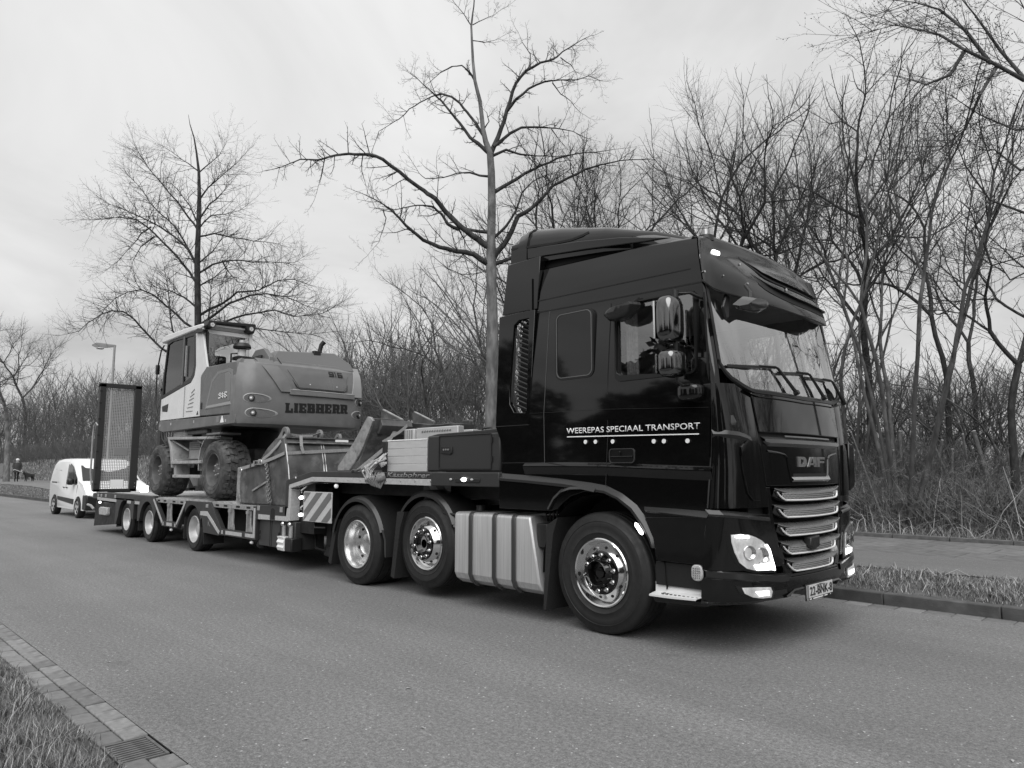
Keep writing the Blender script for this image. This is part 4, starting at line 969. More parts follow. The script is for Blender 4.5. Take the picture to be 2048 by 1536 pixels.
MB().box(-5.0, -1.3, .4, .6, 1.12, 1.30).box(-5.0, -1.3, 1.9, 2.1, 1.12, 1.30).box(-5.6, -5.2, .1, 2.4, .55, 1.25).build('neck_beam', M['frame'], LT)
MB().prism([(-5.83, 1.295), (-5.08, 1.425), (-5.08, 1.38), (-5.8, 1.25)], 'y', .12, 2.38).build('neck_slope', mat('neck_plate_steel', .12, .5), LT)
place_text('Kässbohrer', (-3.252, Y0-.004, 1.362), (-2.40, Y0-.004, 1.357), .058, (0, -1, 0), mat('embossed_letter', .2, .4), LT, bold=.02, shear=.25)
MB().box(-1.95, -1.55, Y0-.012, Y0, 1.315, 1.355).build('lamp_bracket', M['ex_black'], LT, bevel=.004)
for x, r, mm in ((-1.80, .028, M['lamp']), (-2.02, .016, M['lens']), (-1.67, .016, M['lens'])): MB().ball((x, Y0-.012, 1.345), r, n=12, sq=(1.5, .7, .8)).build('marker_lamp', mm, LT)
MB().ball((-4.47, .0, 1.235), .03, n=12).build('marker_lamp', mat('frosted_lamp', .8, .4, emit=.3), LT); MB().ball((-4.47, .0, 1.27), .012, n=8).build('lamp_stem', M['ex_black'], LT)
MB().box(-5.545, -5.52, Y0-.004, Y0, 1.33, 1.355).build('rail_sticker', M['letter'], LT)
# warning panels with diagonal stripes
def stripes(x0, x1, z0, z1, y, slope, k0, n_, w, parent, nrm=-1):
    """clipped diagonal stripes on a rectangle in the XZ plane"""
    for k in range(n_):
        c = k0+k*2*w
        pts = []
        # region between lines z = slope*(x-x0)+z0+c and +w
        poly = [(x0, z0), (x1, z0), (x1, z1), (x0, z1)]
        for off, keep in ((c, 1), (c+w, -1)):
            new = []
            for i in range(len(poly)):
                a, b = poly[i], poly[(i+1) % len(poly)]
                fa = keep*(a[1]-z0-slope*(a[0]-x0)-off); fb = keep*(b[1]-z0-slope*(b[0]-x0)-off)
                if fa >= 0: new.append(a)
                if fa*fb < 0:
                    t = fa/(fa-fb); new.append((a[0]+(b[0]-a[0])*t, a[1]+(b[1]-a[1])*t))
            poly = new
            if len(poly) < 3: break
        if len(poly) >= 3: MB().prism(poly, 'y', y, y+.003).build('stripe', M['stripe_d'], parent)
wp = MB().box(-5.26, -4.51, -.04, -.025, .74, 1.15).build('warning_panel', M['stripe_l'], LT, bevel=.003)
stripes(-5.25, -4.52, .75, 1.14, -.0445, .78, -.50, 4, .125, wp)
wp2 = MB().box(-2.95, -2.45, .30, .32, 1.0, 1.262).build('warning_panel', M['stripe_l'], LT, bevel=.003)
stripes(-2.94, -2.46, 1.01, 1.255, .295, -.8, -.05, 4, .12, wp2)
for z in (1.06, .82):
    MB().ball((-5.36, -.04, z), .022, n=10).build('marker_lamp', M['lamp'], LT); MB().ball((-5.31, -.05, z+.003), .026, n=10).build('marker_lamp', M['lamp'], LT)
    MB().tube([(-5.4, .0, z+.07), (-5.38, -.02, z+.1), (-5.35, .05, z+.16)], .012, n=6).build('lamp_stem', GL, LT)
MB().box(-5.29, -5.27, -.03, .02, .74, 1.13).build('panel_hinge', GL, LT)
# toolbox and alu side board on the neck
tb = MB().box(-2.565, -1.33, .05, 2.45, 1.428, 1.842).build('toolbox', mat('toolbox_dark', .028, .42, bump=.02), LT, bevel=.02)
MB().prism([(-2.55, 1.84), (-1.33, 1.84), (-1.33, 1.88), (-2.4, 1.86)], 'y', .07, 2.43).build('toolbox_lid', mat('toolbox_dark', .028, .42), tb, bevel=.006)
mb = MB(); ring_prism(mb, rrect(-2.345, -1.455, 1.452, 1.836, .02), rrect(-2.335, -1.465, 1.462, 1.826, .015), .042, .055); mb.build('toolbox_door', M['ex_black'], tb)
lk = MB().prism([(-2.30, 1.715), (-2.11, 1.705), (-2.10, 1.64), (-2.13, 1.62), (-2.29, 1.635), (-2.31, 1.65)], 'y', .035, .05).build('toolbox_lock', M['ex_black'], tb, bevel=.004)
for x in (-2.24, -2.2, -2.16): MB().cyl((x, .036, 1.675), (x, .028, 1.675), .011, n=8).build('key_knob', M['chrome_soft'], lk)
for z in (1.56, 1.76): MB().box(-1.462, -1.44, .036, .05, z-.03, z+.03).build('toolbox_hinge', M['ex_black'], tb)
for x in (-1.86, -1.50): MB().tube([(x-.09, .35, 1.86), (x-.07, .35, 1.915), (x+.07, .35, 1.92), (x+.09, .35, 1.86)], .012, n=6).build('grab_handle', M['ex_black'], LT, ang=60)
MB().box(-3.455, -3.37, .03, .12, 1.425, 1.80).build('stake_post', M['frame'], LT, bevel=.006)
first = None
for k in range(4):
    MB().box(-3.365, -2.572, .05, .075, 1.43+.0925*k, 1.43+.0925*k+.0895).build('dropside_board', mat('dropside_alu', .56, .4, metal=.25, var=.05, scale=3, stretch=(2, 2, 10)), LT, bevel=.003)
MB().box(-3.365, -2.572, .045, .08, 1.802, 1.815).build('board_cap', M['letter'], LT)
# deck steps: outriggers, trays, wheel fairings (near and far side)
def side_deck(s, f):
    # rear fender block A over axles 5 and 4
    def arch(xc, r, z0=.389, a0=8, a1=172): return [(xc+math.cos(R(a))*r, z0+math.sin(R(a))*r) for a in [a0+(a1-a0)*k/10 for k in range(11)]]
    yi, yo = f(.16), f(Y0)
    MB().prism([(-15.25, .925), (-14.83, .932), (-11.43, .925), (-11.35, .83), (-12.0, .84), (-12.45, .80), (-13.9, .80), (-15.25, .82)], 'y', yo, yi).build('deck_rail', TG, LT, bevel=.005)
    MB().prism([(-15.22, .82), (-13.75, .80), (-13.75, .74), (-15.2, .755)], 'y', f(Y0-.003), f(.05)).build('rail_tape', TP, LT, bevel=.003)
    for xc, xa, xb in ((-13.154, -13.80, -12.56), (-11.734, -12.30, -11.2)):
        A = arch(xc, .43); A = [(x, min(z, .835)) for x, z in A]
        left = [(xa, .24 if xc < -13 else .38), (xa-.02, .82), (xb+(.02 if xc < -13 else -.1), .835), (xb, .42 if xc < -13 else .72)]
        poly = [(xa-.0, .26 if xc < -13 else .40), (xa, .84), (xb, .84)]+([(xb, .42), (xb-.06, .42)] if xc < -13 else [(xb+.02, .70)])+[p for p in A if xa+.06 < p[0] < xb-.03]+[(xa+.10, .26 if xc < -13 else .40)]
        MB().prism(poly, 'y', yo, f(.06)).build('wheel_fairing', TG, LT, bevel=.004)
        hs = [[(x, f(Y0+.01), z) for x, z in arch(xc, .44)], [(x, f(.34), z) for x, z in arch(xc, .44)]]
        MB().loft(hs, closed=False, caps=False).build('wheel_housing', M['plastic'], LT, ang=60)
    for a, b in ((-13.0, -12.75), (-12.5, -12.2)): MB().prism([(a, .80), (b, .80), (b, .74), (a, .74)], 'y', f(Y0-.003), f(.0)).build('rail_tape', TP, LT, bevel=.002)
    # V tray between axle 4 and 3
    MB().prism([(-11.43, .90), (-11.36, .91), (-10.80, .475), (-10.09, .475), (-9.70, .89), (-9.60, .89), (-10.04, .375), (-10.84, .375)], 'y', f(Y0), f(.05)).build('tray_frame', TG, LT, bevel=.004)
    MB().prism([(-11.39, .86), (-11.34, .885), (-10.80, .465), (-10.83, .42)], 'y', f(Y0-.004), f(.0)).build('rail_tape', TP, LT, bevel=.002)
    MB().prism([(-10.06, .43), (-10.09, .465), (-9.70, .885), (-9.655, .86)], 'y', f(Y0-.004), f(.0)).build('rail_tape', TP, LT, bevel=.002)
    MB().box(-10.78, -10.74, f(Y0-.004), f(.0), .395, .455).build('rail_tape', TP, LT); MB().box(-10.58, -10.30, f(Y0-.004), f(.0), .395, .455).build('rail_tape', TP, LT); MB().box(-10.16, -10.11, f(Y0-.004), f(.0), .395, .455).build('rail_tape', TP, LT)
    # galvanised extender beams with slots
    for xa, xb in ((-11.36, -10.60), (-10.58, -9.68), (-8.53, -7.76), (-7.74, -6.86)):
        e = MB().box(xa, xb, f(.0), f(.05), .815, .895).build('extender_beam', GL, LT, bevel=.006)
        for t in (.28, .72):
            xc = xa+(xb-xa)*t; MB().prism(rrect(xc-.07, xc+.07, .84, .872, .012, n=3), 'y', f(-.003), f(.01)).build('beam_slot', M['dark'], e)
    for xa, w, fl in ((-10.58, .13, .05), (-7.78, .14, .06), (-7.10, .10, .10)):
        MB().prism([(xa-w/2, .83), (xa+w/2, .83), (xa+w/2-.01, .60), (xa+w/2+fl*.6, .475), (xa-w/2-fl*.3, .475), (xa-w/2+.01, .62)], 'y', f(.02), f(.05)).build('outrigger', GL, LT, bevel=.005)
        MB().prism([(xa+.0, .82), (xa+.015, .82), (xa+.03, .48), (xa+.0, .48)], 'y', f(-.03), f(.02)).build('outrigger_web', GL, LT)
        MB().box(xa-.05, xa+.04, f(-.02), f(.0), .755, .80).build('beam_clip', GL, LT)
    # tray 2 between axle 3 and the gooseneck
    MB().prism([(-8.60, .885), (-8.52, .885), (-8.05, .475), (-6.87, .475), (-6.87, .89), (-6.75, .89), (-6.75, .372), (-8.13, .372)], 'y', f(Y0), f(.05)).build('tray_frame', TG, LT, bevel=.004)
    MB().prism([(-6.85, .86), (-6.79, .86), (-6.78, .40), (-7.12, .40), (-7.12, .455), (-6.85, .455)], 'y', f(Y0-.004), f(.0)).build('rail_tape', TP, LT, bevel=.002)
    MB().box(-7.86, -7.24, f(Y0-.004), f(.0), .395, .455).build('rail_tape', TP, LT); MB().box(-8.02, -7.97, f(Y0-.004), f(.0), .395, .455).build('rail_tape', TP, LT)
    # fairing of axle 3 with angled tape
    A = arch(-9.364, .44); A = [(x, min(z, .84)) for x, z in A]
    MB().prism([(-9.72, .80), (-9.66, .89), (-8.60, .89), (-8.13, .372), (-8.15, .355), (-8.80, .37), (-8.90, .62)]+[p for p in A if -9.70 < p[0] < -8.96], 'y', f(Y0+.004), f(.05)).build('wheel_fairing', TG, LT, bevel=.004)
    MB().prism([(-8.96, .66), (-8.96, .73), (-8.66, .74), (-8.10, .43), (-8.14, .375), (-8.65, .655)], 'y', f(Y0-.002), f(.02)).build('fairing_tape', TP, LT, bevel=.002)
    hs = [[(x, f(Y0+.01), z) for x, z in arch(-9.364, .45)], [(x, f(.34), z) for x, z in arch(-9.364, .45)]]
    MB().loft(hs, closed=False, caps=False).build('wheel_housing', M['plastic'], LT, ang=60)
    for x in (-13.75, -12.3, -9.78):
        MB().box(x, x+.02, f(.0), f(.36), .2, .7).build('mudflap', mat('mudflap_rubber', .012, .8), LT)
    MB().box(-8.85, -8.83, f(.0), f(.36), .16, .6).build('mudflap', mat('mudflap_rubber', .012, .8), LT)
    # front section rail and side box
    MB().prism([(-6.75, .915), (-5.68, .925), (-5.68, .70), (-6.75, .69)], 'y', f(Y0), f(.1)).build('deck_rail', TG, LT, bevel=.005)
    MB().prism([(-6.68, .775), (-6.30, .775), (-6.30, .705), (-6.68, .70)], 'y', f(Y0-.004), f(.0)).build('rail_tape', TP, LT); MB().prism([(-6.12, .775), (-5.78, .78), (-5.76, .90), (-5.72, .90), (-5.72, .712), (-6.12, .71)], 'y', f(Y0-.004), f(.0)).build('rail_tape', TP, LT)
    MB().prism(rrect(-6.27, -6.15, .72, .88, .05), 'y', f(Y0-.003), f(.0)).build('lashing_eye', M['dark'], LT)
    for x in (-6.72, -5.98): MB().box(x, x+.08, f(Y0-.008), f(.0), .83, .905).build('bracket', GL, LT, bevel=.004)
    MB().box(-8.72, -8.63, f(Y0-.008), f(.0), .80, .86).build('bracket', GL, LT, bevel=.004)
    bx = MB().box(-6.74, -5.60, f(.02), f(.5), .30, .70).build('storage_box', mat('box_dark_grey', .038, .45, var=.1, scale=4), LT, bevel=.012)
    for x in (-6.37, -6.32, -6.05): MB().box(x, x+.008, f(.015), f(.03), .31, .69).build('box_seam', M['dark'], bx)
    for x, z in ((-6.72, .5), (-6.1, .5), (-6.72, .42), (-6.12, .4)): MB().box(x, x+.03, f(.008), f(.03), z-.03, z+.03).build('box_latch', M['ex_black'], bx, bevel=.004)
both(side_deck)
both(lambda s, f: [wheel(LT, x, f(.018) if not s else 2.18, .389, .389, .237, .30, 'trailer', mirror=bool(s)) for x in (-9.3635, -11.734, -13.154)])
for x in (-9.3635, -11.734, -13.154): MB().cyl((x, .3, .389), (x, 2.2, .389), .07, n=10).build('axle', M['frame'], LT)
MB().prism([(-15.3, .85), (-5.7, .85), (-5.7, .62), (-9.4, .66), (-15.3, .72)], 'y', .75, .95).prism([(-15.3, .85), (-5.7, .85), (-5.7, .62), (-9.4, .66), (-15.3, .72)], 'y', 1.55, 1.75).build('main_beam', M['frame'], LT)
MB().box(-8.9, -6.8, .3, .32, .36, .8).build('inner_web', M['dark'], LT)
# deck planks
first = None; n_pl = 16; W = 2.36/n_pl
for k in range(n_pl):
    y = .07+k*W
    if 5 <= k <= 6 or 9 <= k <= 10: pass
    if first is None: first = MB().box(-15.25, -5.86, y+.004, y+W-.004, .86, .915).build('deck_plank', M['deck'], LT); ky = y
    else: share(first, (0, y-ky, (k*7 % 3)*.001), LT)
MB().box(-15.2, -5.86, .05, 2.45, .845, .858).build('deck_plate', M['frame'], LT)
# V sign plate letter on the fairing, sensor bulbs, stabiliser leg
place_text('K', (-8.60, Y0-.001, .49), (-8.50, Y0-.001, .49), .10, (0, -1, 0), mat('decal_grey', .2, .5), LT, name='fairing_letter')
for x, z in ((-10.45, .30), (-6.98, .30)): MB().ball((x, .02, z+.02), .03, n=12, sq=(1.2, 1, .9)).build('side_reflector', M['letter'], LT)
MB().cyl((-6.85, .1, .28), (-6.75, .1, .36), .06, n=12).build('air_valve', M['plastic'], LT)
rl = MB()
prf = [(-.0, .0), (.03, .02), (.01, .06), (.03, .10), (.0, .13), (.03, .17), (.0, .19)]
lg = MB().loft([[(-5.955, Y0-.03, .29), (-5.955, Y0-.05, .34), (-5.955, Y0-.03, .37), (-5.955, Y0-.055, .41), (-5.955, Y0-.03, .45), (-5.955, Y0-.05, .49), (-5.955, .1, .49), (-5.955, .1, .29)], [(-5.76, Y0-.03, .285), (-5.76, Y0-.05, .335), (-5.76, Y0-.03, .365), (-5.76, Y0-.055, .405), (-5.76, Y0-.03, .445), (-5.76, Y0-.05, .485), (-5.76, .1, .485), (-5.76, .1, .285)]]).build('corner_guard', M['white'], LT, bevel=.004)
MB().box(-5.755, -5.55, -.06, .12, .285, .48).build('guard_block', M['plastic'], LT, bevel=.02)
for x in (-5.87, -5.66):
    MB().cyl((x, -.01, .48), (x, -.01, .65), .03, n=12).build('leg_tube', GL, LT); MB().ball((x, -.03, .665), .035, n=10).build('leg_head', M['chrome_soft'], LT)
MB().tube([(-5.2, .1, .72), (-5.0, .0, .66), (-4.75, .02, .67)], .012, n=6).tube([(-5.5, .3, .55), (-5.3, .2, .35), (-5.1, .3, .3)], .02, n=6).build('air_hose', M['plastic'], LT, ang=60)
MB().prism([(-5.2, .25), (-4.95, .22), (-4.85, .26), (-4.95, .38), (-5.1, .4)], 'y', .25, .4).build('landing_foot', M['plastic'], LT, bevel=.02)
MB().box(-5.15, -5.03, .27, .4, .35, 1.2).build('landing_leg', M['frame'], LT)
# rear end: bumper, lamps, mudflap board
MB().box(-15.72, -15.25, .0, 2.5, .78, .90).build('rear_beam', TG, LT, bevel=.01)
MB().prism([(-15.68, .92), (-15.3, .925), (-14.83, .935), (-14.83, .91), (-15.7, .895)], 'y', -.03, .1).build('edge_strip', GL, LT)
MB().prism([(-15.66, .12), (-15.55, .13), (-13.82, .25), (-13.80, .70), (-15.6, .72)], 'y', .05, .07).build('rear_skirt', M['frame'], LT)
MB().box(-15.68, -15.62, .1, 2.4, .13, .8).build('rear_apron', M['dark'], LT)
MB().prism([(-15.05, .41), (-14.5, .41), (-14.46, .45), (-14.46, .60), (-15.0, .60), (-15.1, .56)], 'y', -.02, .1).build('tail_lamp', M['lens'], LT, bevel=.02)
MB().ball((-15.02, -.02, .70), .03, n=10).build('marker_lamp', M['lamp_s'], LT)
MB().tube([(-15.9, -.05, .62), (-15.7, -.03, .60), (-15.55, .0, .52)], .03, n=8).build('rear_pipe', GL, LT)
for x in (-15.2, -14.95, -14.6, -13.9): MB().box(x, x+.12, Y0-.008, Y0, .83, .90).build('bracket', GL, LT, bevel=.004)
# raised ramp with its mesh: two of them, the near one in view
def ramp(ya, yb):
    X0 = -15.95
    def z(y, zz): return zz
    b = MB().box(X0, X0+.16, ya, ya+.135, .93, 3.60).box(X0, X0+.16, yb-.16, yb, .93, 3.60).box(X0, X0+.16, ya, yb, 3.52, 3.62).box(X0, X0+.16, ya, yb, .92, .99).build('ramp', mat('ramp_black', .02, .5), LT, bevel=.006)
    g = MB()
    n1 = 17; n2 = 66
    for i in range(n1+1):
        y = ya+.135+(yb-ya-.295)*i/n1; g.box(X0+.06, X0+.075, y-.0065, y+.0065, .99, 3.52)
    for i in range(n2+1):
        z0 = .99+2.53*i/n2; g.box(X0+.052, X0+.068, ya+.135, yb-.16, z0-.0065, z0+.0065)
    g.build('ramp_mesh', mat('galvanised_mesh', .34, .5), b, fix=False, kind='stuff')
    MB().box(X0+.076, X0+.08, ya+.38, ya+.68, 1.02, 1.22).build('plate_behind_mesh', M['letter'], b)
    MB().box(X0+.076, X0+.08, ya+.42, ya+.74, 1.82, 2.02).build('plate_behind_mesh', mat('plate_greyish', .2, .5), b)
    for zz in (1.1, 1.5, 1.9, 2.3, 2.7, 3.1, 3.4): MB().box(X0+.155, X0+.17, ya-.006, ya+.05, zz, zz+.03).build('ramp_rung_end', M['dark'], b)
    for k, zz in enumerate((1.04, 1.13)): MB().cyl((X0+.16, yb-.05, zz), (X0+.175, yb-.05, zz), .012, n=8).build('ramp_bolt', M['chrome_soft'], b)
ramp(.03, 1.0); ramp(1.5, 2.47)
MB().tube([(-15.75, -.02, .95), (-15.85, -.05, 1.4), (-15.9, -.04, 2.3), (-15.9, -.03, 2.55), (-15.85, -.0, 2.62), (-15.8, .03, 2.55)], .022, n=6).build('ramp_cable', GL, LT, ang=60)
# ------------------------------------------------------------------ WHEELED EXCAVATOR
EX = thing('wheeled_excavator', 'wheeled excavator with pale cab and grey counterweight, loaded on the low loader', 'excavator', (-9.8, 1.25, .92))
EG, ED, EB, EC = M['ex_grey'], M['ex_dark'], M['ex_black'], M['ex_cab']
# upper frame side band
MB().prism([(-11.45, 2.40), (-11.39, 2.44), (-7.79, 2.39), (-7.79, 2.235), (-11.2, 2.21), (-11.45, 2.26)], 'y', .01, .3).build('frame_band', mat('ex_band', .12, .4, var=.1, scale=5), EX, bevel=.01)
MB().prism([(-11.45, 2.42), (-7.8, 2.40), (-7.8, 2.24), (-11.2, 2.22), (-11.45, 2.26)], 'y', .3, 2.49).build('upper_frame', EB, EX, bevel=.01)
for x, z, w in ((-11.37, 2.35, .03), (-10.78, 2.36, .05), (-9.6, 2.35, .04), (-8.18, 2.30, .04)): MB().box(x, x+w, .004, .01, z-.03, z+.02).build('band_sticker', mat('sticker_grey', .4, .5), EX)
MB().prism([(-8.38, 2.27), (-8.24, 2.27), (-8.31, 2.39)], 'y', .002, .01).build('warning_triangle', M['letter'], EX)
sy = MB().box(-8.55, -8.44, .004, .01, 2.28, 2.38).build('band_sticker', mat('sticker_dim', .2, .5), EX)
# cab: side shell with glazing
CX0, CX1 = -11.42, -9.36
side_out = [(-11.42, 2.45), (-11.41, 2.885), (-10.17, 3.06), (-9.86, 3.10), (-9.70, 3.20), (-9.655, 3.35), (-9.72, 4.11), (-9.40, 4.15), (-9.36, 3.9), (-9.20, 3.35), (-9.25, 3.25), (-9.395, 3.17), (-9.35, 2.435)]
def cabside(y, yi):
    lower = [(-11.42, 2.45), (-11.41, 2.885), (-10.17, 3.06), (-9.86, 3.10), (-9.70, 3.22), (-9.65, 3.40), (-9.74, 4.08), (-9.42, 4.13), (-9.30, 3.75), (-9.12, 3.33), (-9.385, 3.18), (-9.36, 2.435)]
    return MB().prism(lower, 'y', y, yi)
cs = cabside(.02, .06).build('cab_side', EC, EX, bevel=.008)
MB().prism([(-11.42, 2.45), (-11.41, 2.885), (-9.2, 3.2), (-9.36, 2.435)], 'y', .96, 1.0).build('cab_side', EC, EX, bevel=.008)
MB().box(-10.145, -10.13, .012, .022, 2.46, 3.05).build('door_gap', mat('gap_grey', .25, .5), cs)
for k in range(6): MB().bar((-10.02+.05*k*.9, .016, 2.56+.067*k), (-9.70+.04*k*.3, .016, 2.555+.085*k*.95), .012, .008, up=(0, 1, 0)).build('vent_slot', mat('gap_grey', .25, .5), cs)
MB().prism([(-11.33, 2.74), (-10.98, 2.775), (-11.02, 2.61), (-11.3, 2.63)], 'y', .012, .03).build('door_handle', EB, cs, bevel=.01)
MB().prism([(-9.5, 2.47), (-9.41, 2.47), (-9.45, 2.54)], 'y', .014, .02).build('decal', EB, cs)
# glass of the door side, black frame
gpoly = [(-11.40, 2.90), (-11.385, 3.3), (-11.24, 4.05), (-11.0, 4.10), (-9.75, 4.08), (-9.665, 3.40), (-9.715, 3.23), (-9.87, 3.115), (-10.17, 3.075)]
inner = [(-11.34, 2.97), (-11.33, 3.3), (-11.20, 3.99), (-10.98, 4.03), (-9.84, 4.01), (-9.76, 3.42), (-9.80, 3.28), (-9.92, 3.20), (-10.2, 3.15)]
mb = MB(); ring_prism(mb, gpoly, inner, .025, .06); gf = mb.build('door_frame', EB, EX, bevel=.003)
MB().prism(inner, 'y', .045, .05).build('window_pane', M['glass_d'], gf)
MB().box(-10.36, -10.28, .02, .06, 3.1, 4.05).build('door_post', mat('post_dark', .05, .3), gf)
MB().box(-10.19, -10.16, .01, .03, 3.25, 3.85).build('grab_rail', GL, gf)
mb = MB(); ring_prism(mb, [(x, z) for x, z in gpoly], inner, .95, .99); mb.build('door_frame', EB, EX)
# cab front/back glass, roof, posts
MB().box(-9.42, -9.39, .06, .94, 3.2, 4.05).build('rear_glass', M['glass'], EX)
MB().prism([(-11.43, 2.5), (-11.40, 3.3), (-11.25, 4.05), (-11.22, 4.05), (-11.37, 3.3), (-11.40, 2.5)], 'y', .06, .94).build('front_glass', M['glass_d'], EX)
MB().prism([(-11.52, 4.15), (-11.50, 4.06), (-9.9, 4.09), (-9.42, 4.08), (-9.36, 4.14), (-9.42, 4.18), (-10.0, 4.20), (-11.3, 4.21)], 'y', .0, 1.0).build('cab_roof', EC, EX, bevel=.025)
MB().bar((-9.335, .10, 3.25), (-9.40, .10, 4.1), .05, .05).build('rear_post', EB, EX); MB().bar((-9.335, .93, 3.3), (-9.38, .93, 4.08), .06, .06).build('rear_post', EC, EX)
MB().box(-9.42, -9.37, .1, .94, 4.0, 4.07).build('rear_header', EC, EX)
# lamp bar housing above the rear window
MB().prism([(.02, 4.12), (.05, 4.22), (.95, 4.27), (.97, 4.23), (.93, 4.08), (.80, 4.11), (.76, 4.20), (.2, 4.18), (.17, 4.10), (.06, 4.08)], 'x', -9.45, -9.22).build('lamp_housing', EB, EX, bevel=.01)
for y, z in ((.12, 4.14), (.87, 4.16)):
    l = MB().cyl((-9.22, y, z), (-9.205, y, z), .045, n=16).build('work_lamp', mat('work_lamp_glass', .3, .2), EX)
    for k in range(5):
        a = 2*PI*k/5; MB().cyl((-9.205, y+.024*math.cos(a), z+.024*math.sin(a)), (-9.2, y+.024*math.cos(a), z+.024*math.sin(a)), .011, n=6).build('led', M['letter'], l)
MB().box(-9.6, -9.3, .16, .78, 4.14, 4.17).build('header_panel', M['letter'], EX); MB().bar((-9.25, .25, 4.19), (-9.25, .72, 4.215), .012, .01).build('light_bar', M['letter'], EX)
MB().prism([(-9.66, 4.06), (-9.52, 4.10), (-9.2, 4.03), (-9.25, 3.99), (-9.5, 4.0), (-9.65, 4.02)], 'y', -.04, .05).build('side_lamp_bracket', EB, EX, bevel=.01)
# seat inside
MB().box(-10.6, -10.1, .3, .75, 2.9, 3.05).box(-10.15, -10.0, .3, .75, 3.0, 3.7).build('seat', M['seat'], EX, bevel=.04)
MB().box(-11.2, -9.5, .08, .92, 2.5, 2.6).build('cab_floor', EB, EX)
MB().tube([(-11.1, .5, 2.6), (-11.05, .5, 3.1), (-10.9, .5, 3.25)], .04, n=8).build('steering_column', EB, EX)
MB().tube([(-9.42, .55, 4.03), (-9.45, .35, 3.95), (-9.5, .1, 3.6), (-9.55, .02, 3.3)], .0, n=4) if False else None
# front handrail and hoses at far left, mirror
MB().tube([(-11.45, -.02, 2.55), (-11.56, -.04, 2.8), (-11.56, -.04, 3.5), (-11.45, -.02, 3.9), (-11.35, 0, 4.0)], .016, n=6).build('handrail', EB, EX, ang=60)
MB().box(-11.66, -11.58, -.05, .02, 3.42, 3.62).build('cab_mirror', EB, EX, bevel=.015)
# body side (hood) with recessed door
bs = MB().prism([(-9.35, 2.43), (-9.39, 3.17), (-9.08, 3.33), (-7.83, 3.30), (-7.80, 2.40)], 'y', .015, .3).build('hood_side', ED, EX, bevel=.02)
mb = MB(); ring_prism(mb, [(-9.10, 2.54), (-8.85, 3.06), (-8.60, 3.19), (-8.1, 3.20), (-7.95, 3.16), (-7.94, 2.56)], [(-9.0, 2.60), (-8.80, 3.02), (-8.55, 3.14), (-8.12, 3.15), (-8.02, 3.10), (-8.02, 2.62)], .008, .02); mb.build('hood_door_rim', mat('ex_rim', .16, .3), bs, bevel=.004)
MB().prism([(-9.0, 2.60), (-8.80, 3.02), (-8.55, 3.14), (-8.12, 3.15), (-8.02, 3.10), (-8.02, 2.62)], 'y', .010, .016).build('hood_door', mat('ex_door', .10, .25), bs)
MB().prism([(-9.05, 2.56), (-9.0, 2.60), (-8.02, 2.62), (-7.96, 2.57)], 'y', .002, .014).build('door_scoop', mat('ex_scoop', .3, .4), bs)
MB().prism([(-8.28, 3.13), (-8.12, 3.145), (-8.03, 3.08), (-8.03, 2.65), (-8.1, 2.63), (-8.22, 2.8)], 'y', .006, .014).build('door_crease', mat('ex_crease', .17, .4), bs, bevel=.004)
MB().box(-9.31, -9.25, .006, .016, 2.56, 2.68).build('lock', EB, bs)
def digits916(x0, x1, z0, z1, place, mt, parent, ink=.2):
    """squared digits 9 1 6 from bars; place maps (u, v) in metres to the prism axis"""
    segs = {'9': [(0, 0, 1, .18), (0, .42, 1, .6), (0, .82, 1, 1), (0, .42, .24, 1), (.76, 0, 1, 1)], '1': [(.3, 0, .62, 1), (.05, .82, .5, 1)], '6': [(0, 0, 1, .18), (0, .42, 1, .6), (0, .82, 1, 1), (0, 0, .24, 1), (.76, 0, 1, .6)]}
    w = (x1-x0); cur = x0
    for ch, ww in (('9', .36), ('1', .2), ('6', .36)):
        mb = MB()
        for a, b, c, d in segs[ch]:
            place(mb, cur+a*ww*w, cur+c*ww*w, z0+b*(z1-z0), z0+d*(z1-z0))
        mb.build('number', mt, parent); cur += ww*w+.04*w
digits916(-8.50, -8.15, 2.70, 2.80, lambda mb, a, b, c, d: mb.box(a, b, .001, .008, c, d), M['letter'], bs)
# engine hood top
hp_ = [(-9.2, 3.27), (-9.0, 3.33), (-7.8, 3.33), (-7.8, 3.0), (-9.2, 3.0)]
MB().prism(hp_, 'y', .3, 2.49).build('engine_deck', ED, EX, bevel=.03)
# counterweight: loft of side/back outline with chamfered corners
def cw_out(ins=0, xb=0, cf=.20):
    # plan outline (x,y), x back face bulges
    P_ = [(-8.0, .005+ins), (-7.83, .005+ins), (-7.70-ins+xb, .08+ins), (-7.62-ins+xb, .22+ins)]
    B = [(-7.60-ins+xb+.05*math.sin(PI*t/8), .30+1.9*t/8) for t in range(9)]
    Q = [(x, 2.5-y) for x, y in P_[::-1]]
    return P_+B+Q
lv = [(2.20, .09, -.02), (2.235, .02, 0), (2.30, 0, 0), (2.8, 0, 0), (2.98, .0, -.015), (3.20, .025, -.05), (3.28, .04, -.06), (3.36, .10, -.10)]
MB().loft([[(x, y, z) for x, y in cw_out(i, b)] for z, i, b in lv]).build('counterweight', EG, EX, ang=28)
